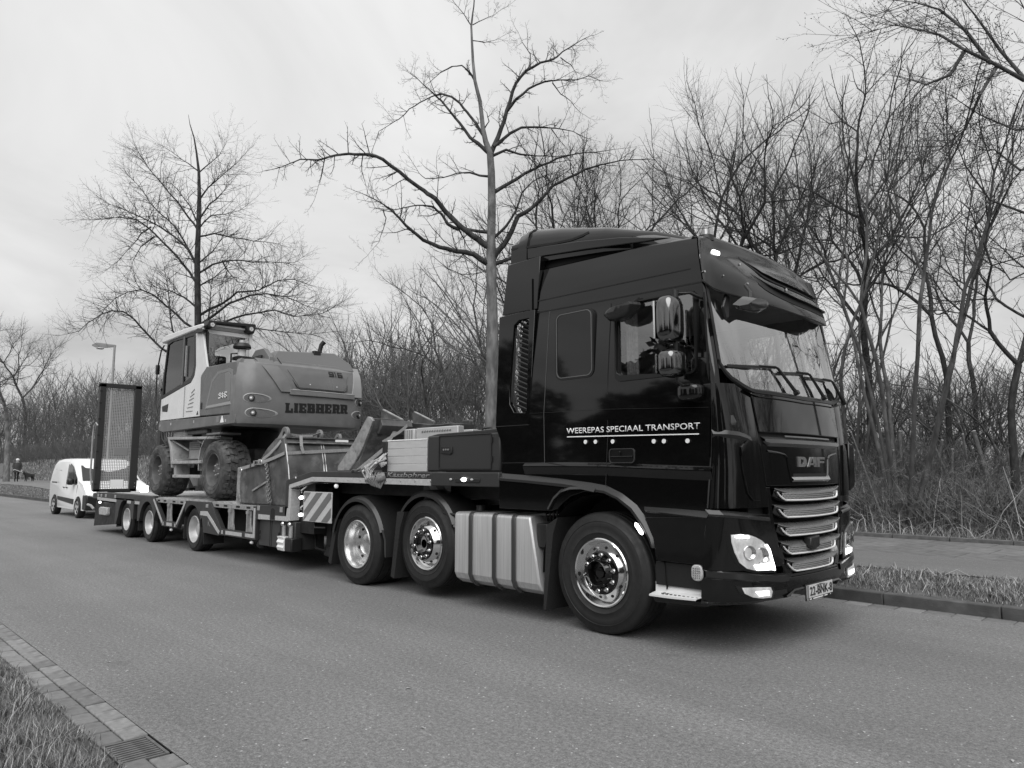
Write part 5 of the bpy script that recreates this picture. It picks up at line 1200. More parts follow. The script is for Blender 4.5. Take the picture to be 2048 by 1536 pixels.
# raised tapering shoulders left and right of the centre hood, as on the back face
def back(y, z): # x of back face
    t = (y-.30)/1.9; b = .05*math.sin(PI*min(1, max(0, t)))
    return -7.60+b+tab(z, [(2.3, 0), (2.8, 0), (2.98, -.015), (3.2, -.075), (3.36, -.2)])
def bplate(name, poly, mt, d=.02, bev=.008, par=None):
    vs = [(back(y, z)+d, y, z) for y, z in poly]; n = len(vs); vs += [(x-d-.06, y, z) for x, y, z in vs]
    fs = [tuple(range(n))]+[tuple(range(2*n-1, n-1, -1))]+[(i, i+n, (i+1) % n+n, (i+1) % n) for i in range(n)]
    return MB().add(vs, fs).build(name, mt, par or EX, bevel=bev)
def bpatch(name, zs_, ylo, yhi, mt, d=.02, n=12, par=None, bev=.006, thick=.05):
    vs = []; fs = []; K = len(zs_)
    for sd in (0, 1):
        for z in zs_:
            for i in range(n+1):
                y = ylo(z)+(yhi(z)-ylo(z))*i/n; vs.append((back(y, z)+d-(thick if sd else 0), y, z))
    w = n+1; H = K*w
    for k in range(K-1):
        for i in range(n):
            q = (k*w+i, k*w+i+1, (k+1)*w+i+1, (k+1)*w+i); fs += [q, tuple(H+j for j in q[::-1])]
    rim = list(range(w))+[k*w+n for k in range(1, K)]+[(K-1)*w+i for i in range(n-1, -1, -1)]+[k*w for k in range(K-2, 0, -1)]
    for i in range(len(rim)): fs.append((rim[(i+1) % len(rim)], rim[i], H+rim[i], H+rim[(i+1) % len(rim)]))
    return MB().add(vs, fs).build(name, mt, par or EX, bevel=bev)
zz_ = [2.80+.58*i/8 for i in range(9)]
bpatch('shoulder', zz_, lambda z: tab(z, [(2.8, .70), (3.38, .30)]), lambda z: tab(z, [(2.8, .93), (2.9, .90), (3.38, .60)]), EG, d=.03, n=5)
bpatch('shoulder', zz_, lambda z: tab(z, [(2.8, 2.12), (2.9, 2.14), (3.38, 2.24)]), lambda z: tab(z, [(2.8, 2.34), (3.38, 2.36)]), mat('cw_lit_grey', .27, .4), d=.03, n=4)  # paler copy of the counterweight paint: light on the chamfer put into colour
bpatch('ledge', [2.76, 2.80, 2.85], lambda z: .86, lambda z: 2.18, EG, d=.035, n=14)
MB().loft([[(back(y, 2.86)+.0, y, 2.868) for y in [.86+1.32*i/12 for i in range(13)]], [(back(y, 2.83)+.038, y, 2.845) for y in [.86+1.32*i/12 for i in range(13)]]], closed=False, caps=False).build('ledge_top', mat('cw_lit_grey', .27, .4), EX, solid=.004)  # upward ledge painted paler, as if catching the sky
gp_ = bpatch('rear_hatch', [2.895+.48*i/8 for i in range(9)], lambda z: tab(z, [(2.895, 1.04), (3.375, .74)]), lambda z: tab(z, [(2.895, 1.96), (2.93, 1.99), (3.375, 2.12)]), mat('hatch_grey', .14, .3, var=.12, scale=3), d=.012)
MB().tube([(back(y, z)+.02, y, z) for y, z in [(.70, 3.42), (1.0, 2.90), (1.06, 2.872), (1.96, 2.882), (2.02, 2.92), (2.13, 3.36)]], .009, n=6).build('hatch_gap', EB, gp_, ang=60)
for y, z in ((1.25, 2.97), (1.80, 2.97)): MB().cyl((back(y, z)+.01, y, z), (back(y, z)+.02, y, z), .01, n=8).build('hatch_bolt', M['letter'], gp_)
digits916(1.66, 1.95, 3.16, 3.255, lambda mb, a, b, c, d: mb.add([(back(a, c)+.026, a, c), (back(b, c)+.026, b, c), (back(b, d)+.026, b, d), (back(a, d)+.026, a, d), (back(a, c), a, c), (back(b, c), b, c), (back(b, d), b, d), (back(a, d), a, d)], [(0, 1, 2, 3), (4, 7, 6, 5), (0, 4, 5, 1), (1, 5, 6, 2), (2, 6, 7, 3), (3, 7, 4, 0)]), EB, gp_)
# hood top at the rear with bevelled plate and exhaust
MB().loft([[(-8.75, .62, 3.33), (-8.7, .80, 3.56), (-8.6, 1.0, 3.62), (-8.6, 2.0, 3.68), (-8.7, 2.3, 3.55), (-8.75, 2.4, 3.33)],
           [(-7.72, .60, 3.30), (-7.78, .66, 3.40), (-7.95, .80, 3.58), (-7.95, 1.95, 3.66), (-7.8, 2.22, 3.46), (-7.72, 2.26, 3.30)]]).build('rear_hood', mat('hood_mid', .13, .35), EX, bevel=.02, ang=25)
MB().prism([(-8.6, 3.3), (-8.45, 3.50), (-8.3, 3.60), (-7.98, 3.60), (-7.75, 3.42), (-7.72, 3.3)], 'y', .55, .64).build('hood_edge', mat('hood_mid', .13, .35), EX, bevel=.01)
MB().cyl((-8.0, .62, 3.45), (-8.0, .56, 3.45), .05, n=14).build('hood_hinge', EB, EX)
ex = MB().tube([(-8.05, 1.70, 3.60), (-8.05, 1.70, 3.70), (-8.04, 1.72, 3.80), (-8.0, 1.76, 3.87)], [.04, .04, .042, .045], n=12, caps=False).build('exhaust', EB, EX, ang=60)
MB().box(-8.0, -7.9, 1.50, 1.64, 3.56, 3.66).build('exhaust_base', EB, EX, bevel=.01)
# lamps recessed in oval pockets on the counterweight
for y, z, oy, s_, ln in ((.206, 2.665, .12, 1, .46), (.24, 2.415, .15, 1, .55), (2.345, 2.715, -.04, -1, .2), (2.31, 2.475, -.04, -1, .24)):
    def bx_(yy):
        if yy < .3: return tab(yy, [(0.005, -7.83), (.08, -7.70), (.22, -7.62), (.3, -7.60)])
        if yy > 2.2: return tab(2.5-yy, [(0.005, -7.83), (.08, -7.70), (.22, -7.62), (.3, -7.60)])
        return back(yy, 2.5)
    el = []; er = []
    for k in range(24):
        a = 2*PI*k/24; ly = (ln-.12 if math.cos(a) > 0 else .12) if s_ > 0 else (.10 if math.cos(a) > 0 else ln-.06)
        yy = min(2.47, max(.03, y+ly*math.cos(a))); zz = z-.0+.085*math.sin(a)
        el.append((bx_(yy)+.004, yy, zz)); yy2 = min(2.45, max(.05, y+ly*.88*math.cos(a))); er.append((bx_(yy2)+.012, yy2, z+.072*math.sin(a)))
    pk_ = MB().loft([el, er], caps=False).build('lamp_pocket', mat('pocket_rim', .3, .4), EX, ang=60)
    ins_ = [(x-.004, yy, zz) for x, yy, zz in er]
    MB().add(ins_, [tuple(range(24))]).build('pocket_floor', mat('pocket_floor', .12, .45), pk_, fix=False)
    xx = bx_(y)+.01
    nrm = Vector((1, 0, 0)) if .25 < y < 2.2 else Vector((.75, -.65 if y < 1 else .65, 0)).normalized()
    c0 = Vector((xx, y, z))
    MB().cyl(c0-nrm*.02, c0+nrm*.02, .052, n=20).build('lamp_bezel', EB, pk_); MB().cyl(c0+nrm*.02, c0+nrm*.026, .036, n=18).build('tail_lamp', mat('tail_glass', .22, .15), pk_); MB().cyl(c0+nrm*.026, c0+nrm*.03, .016, n=12).build('reflector', M['letter'], pk_)
# maker lettering: slab-serif capitals
GL_ = {'L': [(0, 0, .5, .18), (.06, 0, .46, 1), (0, .84, .54, 1), (.3, 0, 1, .24), (.72, .0, 1, .46)],
       'I': [(0, 0, 1, .18), (.1, 0, .9, 1), (0, .82, 1, 1)],
       'E': [(0, 0, 1, .21), (0, .79, 1, 1), (.06, 0, .48, 1), (.3, .40, .78, .60), (.74, 0, 1, .40), (.74, .62, 1, 1)],
       'B': [(0, 0, .9, .2), (0, .80, .88, 1), (.06, 0, .48, 1), (.3, .40, .9, .60), (.62, .05, 1.02, .50), (.60, .50, .98, .95)],
       'H': [(0, 0, .5, .17), (0, .83, .5, 1), (.05, 0, .44, 1), (.54, 0, 1.04, .17), (.54, .83, 1.04, 1), (.60, 0, 1, 1), (.3, .38, .7, .60)],
       'R': [(0, 0, .52, .17), (0, .80, .88, 1), (.06, 0, .46, 1), (.3, .38, .85, .58), (.60, .45, 1, .95), (.58, .1, .92, .50), (.66, 0, 1.06, .19)]}
cur = .795; word = 'LIEBHERR'; wd_ = {'L': .155, 'I': .085, 'E': .155, 'B': .165, 'H': .18, 'R': .168}
tot = sum(wd_[c] for c in word)+.012*7; sc_ = (2.047-.795)/tot
for ch in word:
    w = wd_[ch]*sc_; mb = MB()
    for a, b, c, d in GL_[ch]:
        t = (cur-.795)/1.25; z0 = 2.444+.052*t; z1 = 2.614+.049*t
        ya, yb = cur+a*w*.96, cur+c*w*.96; za, zb = z0+b*(z1-z0), z0+d*(z1-z0)
        vs = [(back(ya, 2.5)+.006, ya, za), (back(yb, 2.5)+.006, yb, za), (back(yb, 2.5)+.006, yb, zb), (back(ya, 2.5)+.006, ya, zb)]
        mb.add(vs+[(x-.02, y, z) for x, y, z in vs], [(0, 1, 2, 3), (0, 4, 5, 1), (1, 5, 6, 2), (2, 6, 7, 3), (3, 7, 4, 0)])
    mb.build('maker_letter', mat('letter_black', .006, .5), EX, fix=False); cur += w+.012*sc_
# beacon on its post, coolant pipe
bcn = MB().lathe([(0, .0), (.03, .0), (.05, .01), (.155, .02), (.165, .05), (.15, .09), (.12, .12), (.05, .13), (0, .13)], (-9.0, .61, 3.70), (0, 0, 1), n=24).build('beacon', EB, EX)
MB().cyl((-9.0, .61, 3.56), (-9.0, .61, 3.70), .075, n=16).build('beacon_lens', mat('beacon_white', .6, .3), bcn); MB().cyl((-9.0, .61, 3.83), (-9.0, .61, 3.88), .06, .05, n=14).build('beacon_cap', mat('cap_grey', .35, .3), bcn)
MB().box(-9.12, -8.85, .48, .74, 3.50, 3.56).build('beacon_plate', EB, EX); MB().tube([(-9.1, .45, 3.36), (-9.1, .45, 3.62), (-9.05, .56, 3.63)], .018, n=6).build('bracket', EB, EX)
MB().prism([(-9.1, 3.3), (-8.7, 3.45), (-8.0, 3.48), (-8.0, 3.3)], 'y', .5, .62).build('deck_edge', EB, EX, bevel=.01)
# ---- undercarriage
MB().box(-11.2, -8.8, .85, 1.65, 1.35, 1.85).build('chassis', M['ex_low'], EX, bevel=.03)
MB().cyl((-9.9, 1.25, 1.85), (-9.9, 1.25, 2.22), .55, n=28).build('swing_ring', EB, EX)
for x in (-11.43, -8.648):
    MB().cyl((x, .4, 1.456), (x, 2.1, 1.456), .13, n=14).box(x-.15, x+.15, .95, 1.55, 1.3, 1.62).build('axle', M['ex_low'], EX)
def exwheel(x, y0, far=False):
    r_ = wheel(EX, x, y0, 1.456, .500, .30, .53, 'ex', tyre_m=M['rubber_dusty'], mirror=False)
    # tread lugs: deep blocks around the shoulder and crown
    n = 22; mb = MB(); L_ = MB()
    Rt = .500
    for k in range(n):
        a0 = 2*PI*k/n
        for sgn in (0, 1):
            a = a0+(PI/n if sgn else 0)
            def pt(r, da, y): return (x+math.cos(a+da)*r, y0+y if not sgn else y0+.53-y, 1.456+math.sin(a+da)*r)
            for ys, da0, wd2 in (((.015, .13), (.0, .02), .095), ((.14, .255), (.05, .0), .085)):
                ya, yb = ys; d0, d1 = da0
                rr0 = Rt-.03 if ya < .1 else Rt-.005; top = Rt+.028
                ra = Rt-.012 if ya < .1 else top
                vs = [pt(rr0-.03, d0-wd2*.9, ya), pt(rr0-.03, d0+wd2*.9, ya), pt(Rt-.02, d1+wd2, yb), pt(Rt-.02, d1-wd2, yb), pt(ra, d0-wd2*.72, ya+.012), pt(ra, d0+wd2*.72, ya+.012), pt(top, d1+wd2*.75, yb-.008), pt(top, d1-wd2*.75, yb-.008)]
                mb.add(vs, [(3, 2, 1, 0), (4, 5, 6, 7), (0, 1, 5, 4), (1, 2, 6, 5), (2, 3, 7, 6), (3, 0, 4, 7)])
    mb.build('tread', M['rubber_dusty'], r_, bevel=0, kind='stuff')
    MB().lathe([(.46, -.002), (.465, -.006), (.47, -.002)], (x, y0, 1.456), (0, 1, 0), n=48).build('sidewall_ring', M['rubber_dusty'], r_)
exwheel(-11.43, .0); exwheel(-8.648, .0); exwheel(-11.43, 1.97); exwheel(-8.648, 1.97)
# steps and side cabinet between the wheels
MB().prism([(-10.89, 2.10), (-8.86, 2.045), (-8.86, 2.0), (-10.85, 2.045)], 'y', .0, .45).build('fender_top', M['ex_step'], EX, bevel=.008)
MB().prism([(-10.86, 2.05), (-10.78, 2.05), (-10.60, 1.85), (-10.53, 1.62), (-10.53, 1.50), (-10.60, 1.50), (-10.66, 1.70), (-10.74, 1.90)], 'y', .0, .42).build('fender_front', M['ex_step'], EX, bevel=.006)
MB().prism([(-10.60, 1.66), (-10.45, 1.66), (-10.42, 1.30), (-10.52, 1.30)], 'y', .04, .3).build('step_side', M['ex_step'], EX, bevel=.006)
pts = [(-8.86, 2.045), (-9.02, 1.98), (-9.15, 1.84), (-9.22, 1.65), (-9.20, 1.45)]
MB().loft([[(x, .0, z) for x, z in pts], [(x-.03, .0, z-.01) for x, z in pts], [(x-.03, .3, z-.01) for x, z in pts]], closed=False, caps=False).build('fender_arch', M['ex_step'], EX, solid=.012, ang=30)
for z, xa in ((1.605, -10.57), (1.345, -10.44)):
    s_ = MB().box(xa, -9.12, -.02, .22, z-.035, z+.02).build('step_tread', M['ex_step'], EX, bevel=.006)
cb_ = MB().box(-10.25, -9.15, .20, .6, 1.66, 2.0).build('battery_cabinet', mat('cabinet_grey', .27, .5, var=.15, scale=10), EX, bevel=.01)
for k in range(4): MB().box(-10.2, -9.2, .19, .2, 1.84+.035*k, 1.848+.035*k).build('louvre_slot', mat('louvre_dark', .06, .5), cb_)
MB().cyl((-9.65, .19, 1.9), (-9.65, .21, 1.9), .05, n=14).build('filler_hole', M['dark'], cb_)
MB().bar((-10.70, .05, 2.03), (-10.25, .2, 1.83), .03, .03).bar((-9.55, .05, 2.03), (-9.25, .2, 1.85), .03, .03).build('gusset', M['ex_step'], EX)
MB().box(-9.2, -8.62, .1, .5, 2.08, 2.12).build('rear_fender_cap', mat('cap_steel', .2, .5), EX, bevel=.01)
gr = MB()
for i in range(9): gr.box(-10.78+i*.07, -10.765+i*.07, .08, .09, 2.10, 2.22)
for i in range(4): gr.box(-10.8, -10.18, .078, .088, 2.11+i*.033, 2.12+i*.033)
gr.build('belly_grille', M['trailer_l'], EX, kind='stuff'); MB().box(-10.15, -9.2, .1, .2, 2.12, 2.2).build('belly_pipe', M['ex_low'], EX, bevel=.02)
# boom folded in front with hoses (towards the rear of the trailer)
MB().prism([(-11.3, 2.3), (-11.3, 2.9), (-12.0, 3.0), (-12.9, 2.5), (-13.4, 1.9), (-13.2, 1.7), (-12.6, 2.1), (-11.8, 2.5)], 'y', 1.1, 1.5).build('boom', EG, EX, bevel=.03)
MB().prism([(-13.5, 2.0), (-13.2, 2.05), (-12.3, 1.35), (-12.2, 1.1), (-12.5, 1.1), (-13.3, 1.7)], 'y', 1.15, 1.45).build('dipper_arm', EG, EX, bevel=.03)
MB().prism([(-11.75, 2.62), (-11.45, 2.40), (-11.45, 2.1), (-11.6, 2.0), (-11.85, 2.2)], 'y', .7, .9).build('front_bracket', ED, EX, bevel=.02)
for k in range(5):
    MB().tube([(-11.5, .3+.05*k, 2.75-.03*k), (-11.85, .28+.05*k, 2.62), (-12.02+.03*k, .26+.05*k, 2.35), (-11.9, .25+.05*k, 2.1), (-11.7, .3, 1.95)], .016, n=6).build('hydraulic_hose', EB, EX, ang=60)
MB().tube([(-12.0, .2, 1.8), (-12.06, .15, 1.7), (-12.04, .15, 1.6), (-11.95, .2, 1.5)], .025, n=6).build('front_lamp_bracket', M['chrome_soft'], EX, ang=60)
# ------------------------------------------------------------------ LOAD ON THE TRAILER
BS, BL, ST = M['bucket'], M['bucket_l'], M['strap']
G1 = thing('grading_bucket', 'wide scuffed steel bucket standing on the deck against the gooseneck, three ears on top', 'bucket', (-6.6, 1.05, .92))
sp = [(-7.56, .925), (-7.56, 1.47), (-7.40, 1.50), (-7.0, 1.53), (-6.80, 1.62), (-6.55, 1.80), (-6.3, 1.93), (-6.05, 1.93), (-5.97, 1.75), (-5.92, 1.5), (-5.88, 1.3), (-5.90, .925)]
MB().prism(sp, 'y', .02, .05).build('side_plate', BS, G1, bevel=.006)
MB().prism(sp, 'y', 2.08, 2.11).build('side_plate', BS, G1, bevel=.006)
MB().prism([(-7.575, .925), (-7.58, 1.2), (-7.57, 1.49), (-7.47, 1.50), (-7.455, 1.42), (-7.49, 1.3), (-7.49, 1.1), (-7.44, .98), (-7.44, .925)], 'y', .0, .03).build('side_cutter', BL, G1, bevel=.005)
pr_ = [(-6.05, 1.93), (-5.97, 1.75), (-5.92, 1.55), (-5.885, 1.3), (-5.885, 1.1), (-5.92, .95), (-6.1, .93), (-7.5, .93)]
MB().loft([[(x, .03, z) for x, z in pr_], [(x, 2.1, z) for x, z in pr_]], closed=False, caps=False).build('shell', BS, G1, ang=50, solid=.02)
MB().box(-6.17, -6.0, .05, 2.1, 1.93, 1.95).box(-6.17, -6.15, .05, 2.1, 1.80, 1.94).box(-6.05, -5.96, .05, 2.1, 1.845, 1.865).build('top_beam', BS, G1, bevel=.004)
MB().box(-6.0, -5.95, .05, 2.1, 1.858, 1.872).build('beam_flange', BL, G1)
def ear(y, cx, cz, r, base, w=.045):
    P_ = [(cx+r*math.cos(R(a)), cz+r*math.sin(R(a))) for a in range(-60, 170, 20)]
    hole = [(cx+r*.45*math.cos(R(a)), cz-.01+r*.45*math.sin(R(a))) for a in range(0, 360, 40)]
    e = MB().prism(base+P_, 'y', y, y+w).build('ear', mat('ear_steel', .2, .5, metal=.3, var=.3, scale=10), G1, bevel=.006)
    MB().prism(hole, 'y', y-.003, y+w+.003).build('pin_hole', M['dark'], e)
ear(.07, -6.14, 2.0, .105, [(-6.72, 1.66), (-6.66, 1.60), (-6.1, 1.62), (-6.06, 1.78)][::1], .05)
ear(.66, -6.16, 2.0, .085, [(-6.45, 1.86), (-6.07, 1.86)]); ear(1.0, -6.16, 1.955, .08, [(-6.45, 1.84), (-6.07, 1.84)]); 
MB().prism([(-6.95, 1.9), (-6.85, 2.02), (-6.72, 2.0), (-6.70, 1.9), (-6.8, 1.6), (-6.95, 1.6)], 'y', .35, .40).build('ear', mat('ear_dark', .05, .6), G1, bevel=.01)
MB().prism([(-6.68, 1.9), (-6.55, 1.95), (-6.5, 1.7), (-6.6, 1.5), (-6.7, 1.5)], 'y', .3, .36).build('ear', mat('ear_dark', .05, .6), G1, bevel=.01)
for yy in (.03, .62, .66): MB().tube([(-6.0+(.0), yy, 1.84), (-5.95, yy+.0, 1.7), (-5.895, yy+.01, 1.45), (-5.865, yy+.02, 1.2)], .008, n=5).build('weld_line', M['letter'], G1)
MB().box(-5.965, -5.955, .85, 1.08, 1.89, 1.925).build('type_plate', M['letter'], G1); MB().box(-6.55, -6.45, .015, .02, 1.93, 2.0)
MB().bar((-7.0, .005, 1.124), (-6.46, .005, 1.29), .028, .02, up=(0, 1, 0)).build('weld_rod', BL, G1)
# ratchet strap
S1 = thing('ratchet_strap', 'grey ratchet strap with shiny buckle lashed across the wide bucket on the deck', 'strap', (-6.7, -.02, 1.5))
def web(path, w, nm, parent, mt=ST, up=(0, 1, 0)):
    mb = MB()
    for a, b in zip(path[:-1], path[1:]): mb.bar(a, b, w, .005, up=up)
    return mb.build(nm, mt, parent)
web([(-7.38, -.02, 1.475), (-7.0, -.02, 1.525), (-6.88, -.02, 1.54)], .05, 'strap_tail', S1)
rt = MB().box(-6.90, -6.62, -.05, -.01, 1.53, 1.60).build('ratchet', M['chrome_soft'], S1, bevel=.01)
MB().cyl((-6.66, -.07, 1.585), (-6.66, .01, 1.585), .035, n=14).build('ratchet_spool', M['chrome_soft'], rt); MB().box(-6.84, -6.78, -.056, -.05, 1.545, 1.59).box(-6.74, -6.70, -.056, -.05, 1.55, 1.59).build('ratchet_slot', M['dark'], rt)
MB().tube([(-7.42, -.03, 1.43), (-7.38, -.03, 1.47), (-7.34, -.03, 1.46), (-7.36, -.03, 1.41), (-7.40, -.03, 1.41)], .012, n=6).build('hook', M['chrome_soft'], S1, ang=60)
MB().box(-7.04, -7.02, -.04, .0, 1.49, 1.57).build('strap_keeper', M['chain'], S1)
web([(-6.64, -.02, 1.61), (-6.4, -.02, 1.70), (-6.2, -.0, 1.82), (-6.05, .05, 1.98)], .05, 'strap_web', S1)
web([(-6.62, -.02, 1.57), (-6.3, -.01, 1.63), (-5.97, .0, 1.70)], .05, 'strap_web', S1); web([(-5.93, .03, 1.70), (-5.93, .5, 1.73), (-5.93, 1.3, 1.78)], .05, 'strap_web', S1, up=(1, 0, 0))
web([(-5.99, .27, 1.97), (-5.92, .25, 1.80), (-5.91, .28, 1.70)], .05, 'strap_loop', S1, up=(1, 0, 0)); web([(-6.1, .1, 1.99), (-6.05, .3, 1.97), (-6.05, .5, 1.98), (-6.12, .7, 2.04)], .035, 'strap_web', S1)
# chain
CH = thing('lashing_chain', 'doubled steel lashing chain hanging down the bucket side to the deck edge', 'chain', (-6.4, -.05, 1.2))
lk_ = MB().lathe([(.0075*math.cos(a)+.02, .0075*math.sin(a)) for a in [2*PI*i/6 for i in range(6)]], (0, 0, 0), (0, 1, 0), n=10, closed=True)
def linkpath(path, step=.036):
    acc = []; pth = [Vector(p) for p in path]; i = 0; pos = pth[0].copy(); t = 0
    L = sum((b-a).length for a, b in zip(pth[:-1], pth[1:])); n = int(L/step)
    for k in range(n):
        d = k*step; 
        for a, b in zip(pth[:-1], pth[1:]):
            l = (b-a).length
            if d <= l: acc.append((a+(b-a)*d/l, (b-a).normalized())); break
            d -= l
    return acc
chain0 = None
for off in (0, .05):
    for k, (p, d) in enumerate(linkpath([(-6.52+off*.4, -.015, 1.52), (-6.46+off*.3, -.02, 1.42), (-6.42+off, -.03, 1.2), (-6.36+off, -.04, 1.05), (-6.30+off*1.2, -.05, .93)])):
        if chain0 is None:
            mb = MB(); mb.v = [(x, y, z*1.55) for x, y, z in lk_.v]; mb.f = lk_.f
            chain0 = mb.build('chain_link', M['chain'], CH, ang=80); c = chain0
            c.data.transform(Matrix.Translation(CH.location))
        else: c = chain0.copy(); COL.objects.link(c); c.parent = CH
        q = d.to_track_quat('Z', 'Y').to_matrix().to_4x4() @ Matrix.Rotation(R(20+70*(k % 2)), 4, 'Z')
        c.matrix_basis = Matrix.Translation(p-CH.location) @ q
# second bucket on the gooseneck
G2 = thing('digging_bucket', 'worn steel bucket with bright slanted side edge lying on the gooseneck behind pale boards', 'bucket', (-4.3, 1.1, 1.43))
ie = [(-4.56, 1.50), (-4.27, 1.745), (-4.03, 2.09)]; oe = [(-4.82, 1.50), (-4.42, 1.83), (-4.10, 2.16)]
MB().prism(oe+[(-4.03, 2.15), (-3.97, 2.10), (-4.20, 1.745), (-4.33, 1.60), (-4.52, 1.44), (-4.82, 1.44)], 'y', .22, .26).build('side_edge', BL, G2, bevel=.008)
MB().prism(oe+ie[::-1], 'y', 2.0, 2.04).build('side_edge', BL, G2, bevel=.008)
pf2 = [(-3.99, 2.13), (-4.02, 2.02), (-4.20, 1.74), (-4.30, 1.60), (-4.36, 1.45)]
rowz = []
for i in range(9):
    y = .25+1.77*i/8; dz = -.035 if 3 <= i <= 5 else 0
    rowz.append([(x, y, z+(dz if j == 0 else 0)) for j, (x, z) in enumerate(pf2)])
MB().loft(rowz, closed=False, caps=False).build('shell', mat('rusty_bucket', .075, .6, metal=.15, var=.5, scale=3, bump=.2, bscale=30, dark=.18, dscale=4, dthr=.56), G2, ang=30, solid=.02)
MB().prism([(-3.97, 2.12), (-4.10, 1.95), (-4.02, 1.93), (-3.93, 2.04)], 'y', .35, .85).build('wear_plate', mat('plate_mid', .12, .5, metal=.3, var=.3, scale=8), G2, bevel=.005)
MB().box(-3.965, -3.955, .50, .66, 2.02, 2.075).build('type_plate', M['letter'], G2)
for y in (.72, 1.27):
    MB().prism([(-4.5, 2.0), (-4.52, 2.29), (-4.46, 2.30), (-4.0, 2.13), (-4.0, 2.06)], 'y', y, y+.035).build('ear', BS, G2, bevel=.005)
    MB().bar((-4.48, y+.017, 2.305), (-4.02, y+.017, 2.14), .04, .012).build('ear_edge', BL, G2)
MB().box(-4.2, -4.0, 1.95, 2.02, 2.1, 2.2).build('top_lug', BS, G2, bevel=.02)
S2 = thing('lashing_strap', 'pale lashing strap running diagonally down over the slanted bucket on the gooseneck', 'strap', (-4, .4, 1.8))
web([(-3.93, -.02, 1.44), (-3.88, .35, 1.73), (-4.0, .62, 2.0), (-4.1, .92, 2.13)], .045, 'strap_web', S2, up=(1, -.3, 0)); web([(-3.55, .1, 1.80), (-3.75, .5, 1.95), (-4.08, .95, 2.13)], .035, 'strap_web', S2, up=(1, -.3, 0))
MB().tube([(-4.05, -.03, 1.43), (-3.97, -.05, 1.45), (-3.9, -.05, 1.44), (-3.83, -.04, 1.46)], .014, n=6).build('strap_hook', M['chain'], S2, ang=60)
# bundle of webbing hanging over the rail
BD = thing('strap_bundle', 'tangled bundle of pale straps hung over the gooseneck rail beside the striped panel', 'straps', (-3.45, -.05, 1.4))
r_ = random.Random(3)
for k in range(15):
    x = -3.30-.035*(k % 8)*1.3+r_.uniform(-.02, .02); b = r_.uniform(-.04, .04)
    web([(-3.28-.02*(k % 5), -.01-.01*(k % 3), 1.66-.018*k*.7), (-3.38+b-.03*(k % 6), -.05-.012*(k % 4), 1.55+b*.5), (-3.50+b-.04*(k % 5), -.07-.01*(k % 5), 1.45+b), (-3.62+b*1.5+.03*(k % 4), -.07-.01*(k % 3), 1.36+b*.5), (-3.70+.05*(k % 6), -.05, 1.30+.02*(k % 3))], .022+.006*(k % 3), 'strap_coil', BD, M['strap_l'] if k % 3 else ST, up=(.3, 1, .2*(k % 3-1)))
for k in range(5):
    web([(-3.62+.07*k, -.045, 1.42), (-3.58+.06*k, -.09, 1.32), (-3.50+.04*k, -.08, 1.27-.01*k), (-3.38+.02*k, -.05, 1.33)], .05, 'strap_coil', BD, mat('webbing_mid', .16, .8, var=.3, scale=40), up=(0, 1, .4))
MB().cyl((-3.36, -.10, 1.34), (-3.30, -.02, 1.37), .055, n=14).build('strap_roll', mat('webbing_mid', .16, .8), BD)
# stack of ribbed alu boards behind the toolbox
AB = thing('board_stack', 'stack of ribbed pale aluminium boards standing between the bucket and the dark toolbox', 'boards', (-3.1, .9, 1.45))
for xa, xb, yy in ((-3.72, -3.50, .55), (-3.38, -2.55, .50)):
    bb = MB().box(xa, xb, yy, yy+.10, 1.43, 1.985).build('board', mat('board_alu', .5, .45, metal=.2, var=.06, scale=6), AB, bevel=.01)
    if xb-xa < .4:
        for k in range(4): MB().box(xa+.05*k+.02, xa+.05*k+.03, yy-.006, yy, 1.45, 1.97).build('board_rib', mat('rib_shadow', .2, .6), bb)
    else:
        for zz in (1.93, 1.83, 1.73):
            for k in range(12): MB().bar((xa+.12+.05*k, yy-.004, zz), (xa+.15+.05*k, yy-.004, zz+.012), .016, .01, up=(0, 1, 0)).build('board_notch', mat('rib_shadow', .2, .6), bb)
for k in range(3): MB().box(-3.45, -2.57, .75+.2*k, .85+.2*k, 1.43, 1.95).build('board', mat('board_alu', .5, .45), AB, bevel=.01)
# ------------------------------------------------------------------ GROUND, ROAD, VERGES
def smooth(a, b, t):
    t = np.clip((t-a)/(b-a), 0, 1); return t*t*(3-2*t)
def hgt(x, y):
    """height of the land on the far side of the road"""
    x = np.asarray(x, float); y = np.asarray(y, float)
    h = .12+.48*smooth(36, 54, -x)*smooth(3.9, 6.3, y)
    h = h+1.9*smooth(11.5, 15, y)*smooth(44, 56, -x)+.25*smooth(11, 16, y)*(1-smooth(44, 56, -x))
    h = h+1.2*smooth(20, 60, y)
    return h
def gridmesh(name, xs_, ys_, zf, mt, kind='structure', noise=0, label=None):
    X, Y = np.meshgrid(xs_, ys_); Z = zf(X, Y)
    if noise:
        rg = np.random.RandomState(5); Z = Z+rg.uniform(-noise, noise, Z.shape)
    v = np.stack([X.ravel(), Y.ravel(), Z.ravel()], 1); w = len(xs_); h = len(ys_)
    i = np.arange((h-1)*(w-1)); r_ = i//(w-1); c = i % (w-1); a = r_*w+c
    f = np.stack([a, a+1, a+w+1, a+w], 1)
    me = bpy.data.meshes.new(name); me.from_pydata(v.tolist(), [], f.tolist()); me.polygons.foreach_set('use_smooth', [True]*len(f)); me.materials.append(mt)
    o = bpy.data.objects.new(name, me); COL.objects.link(o); o['kind'] = kind
    if label: o['label'] = label
    return o
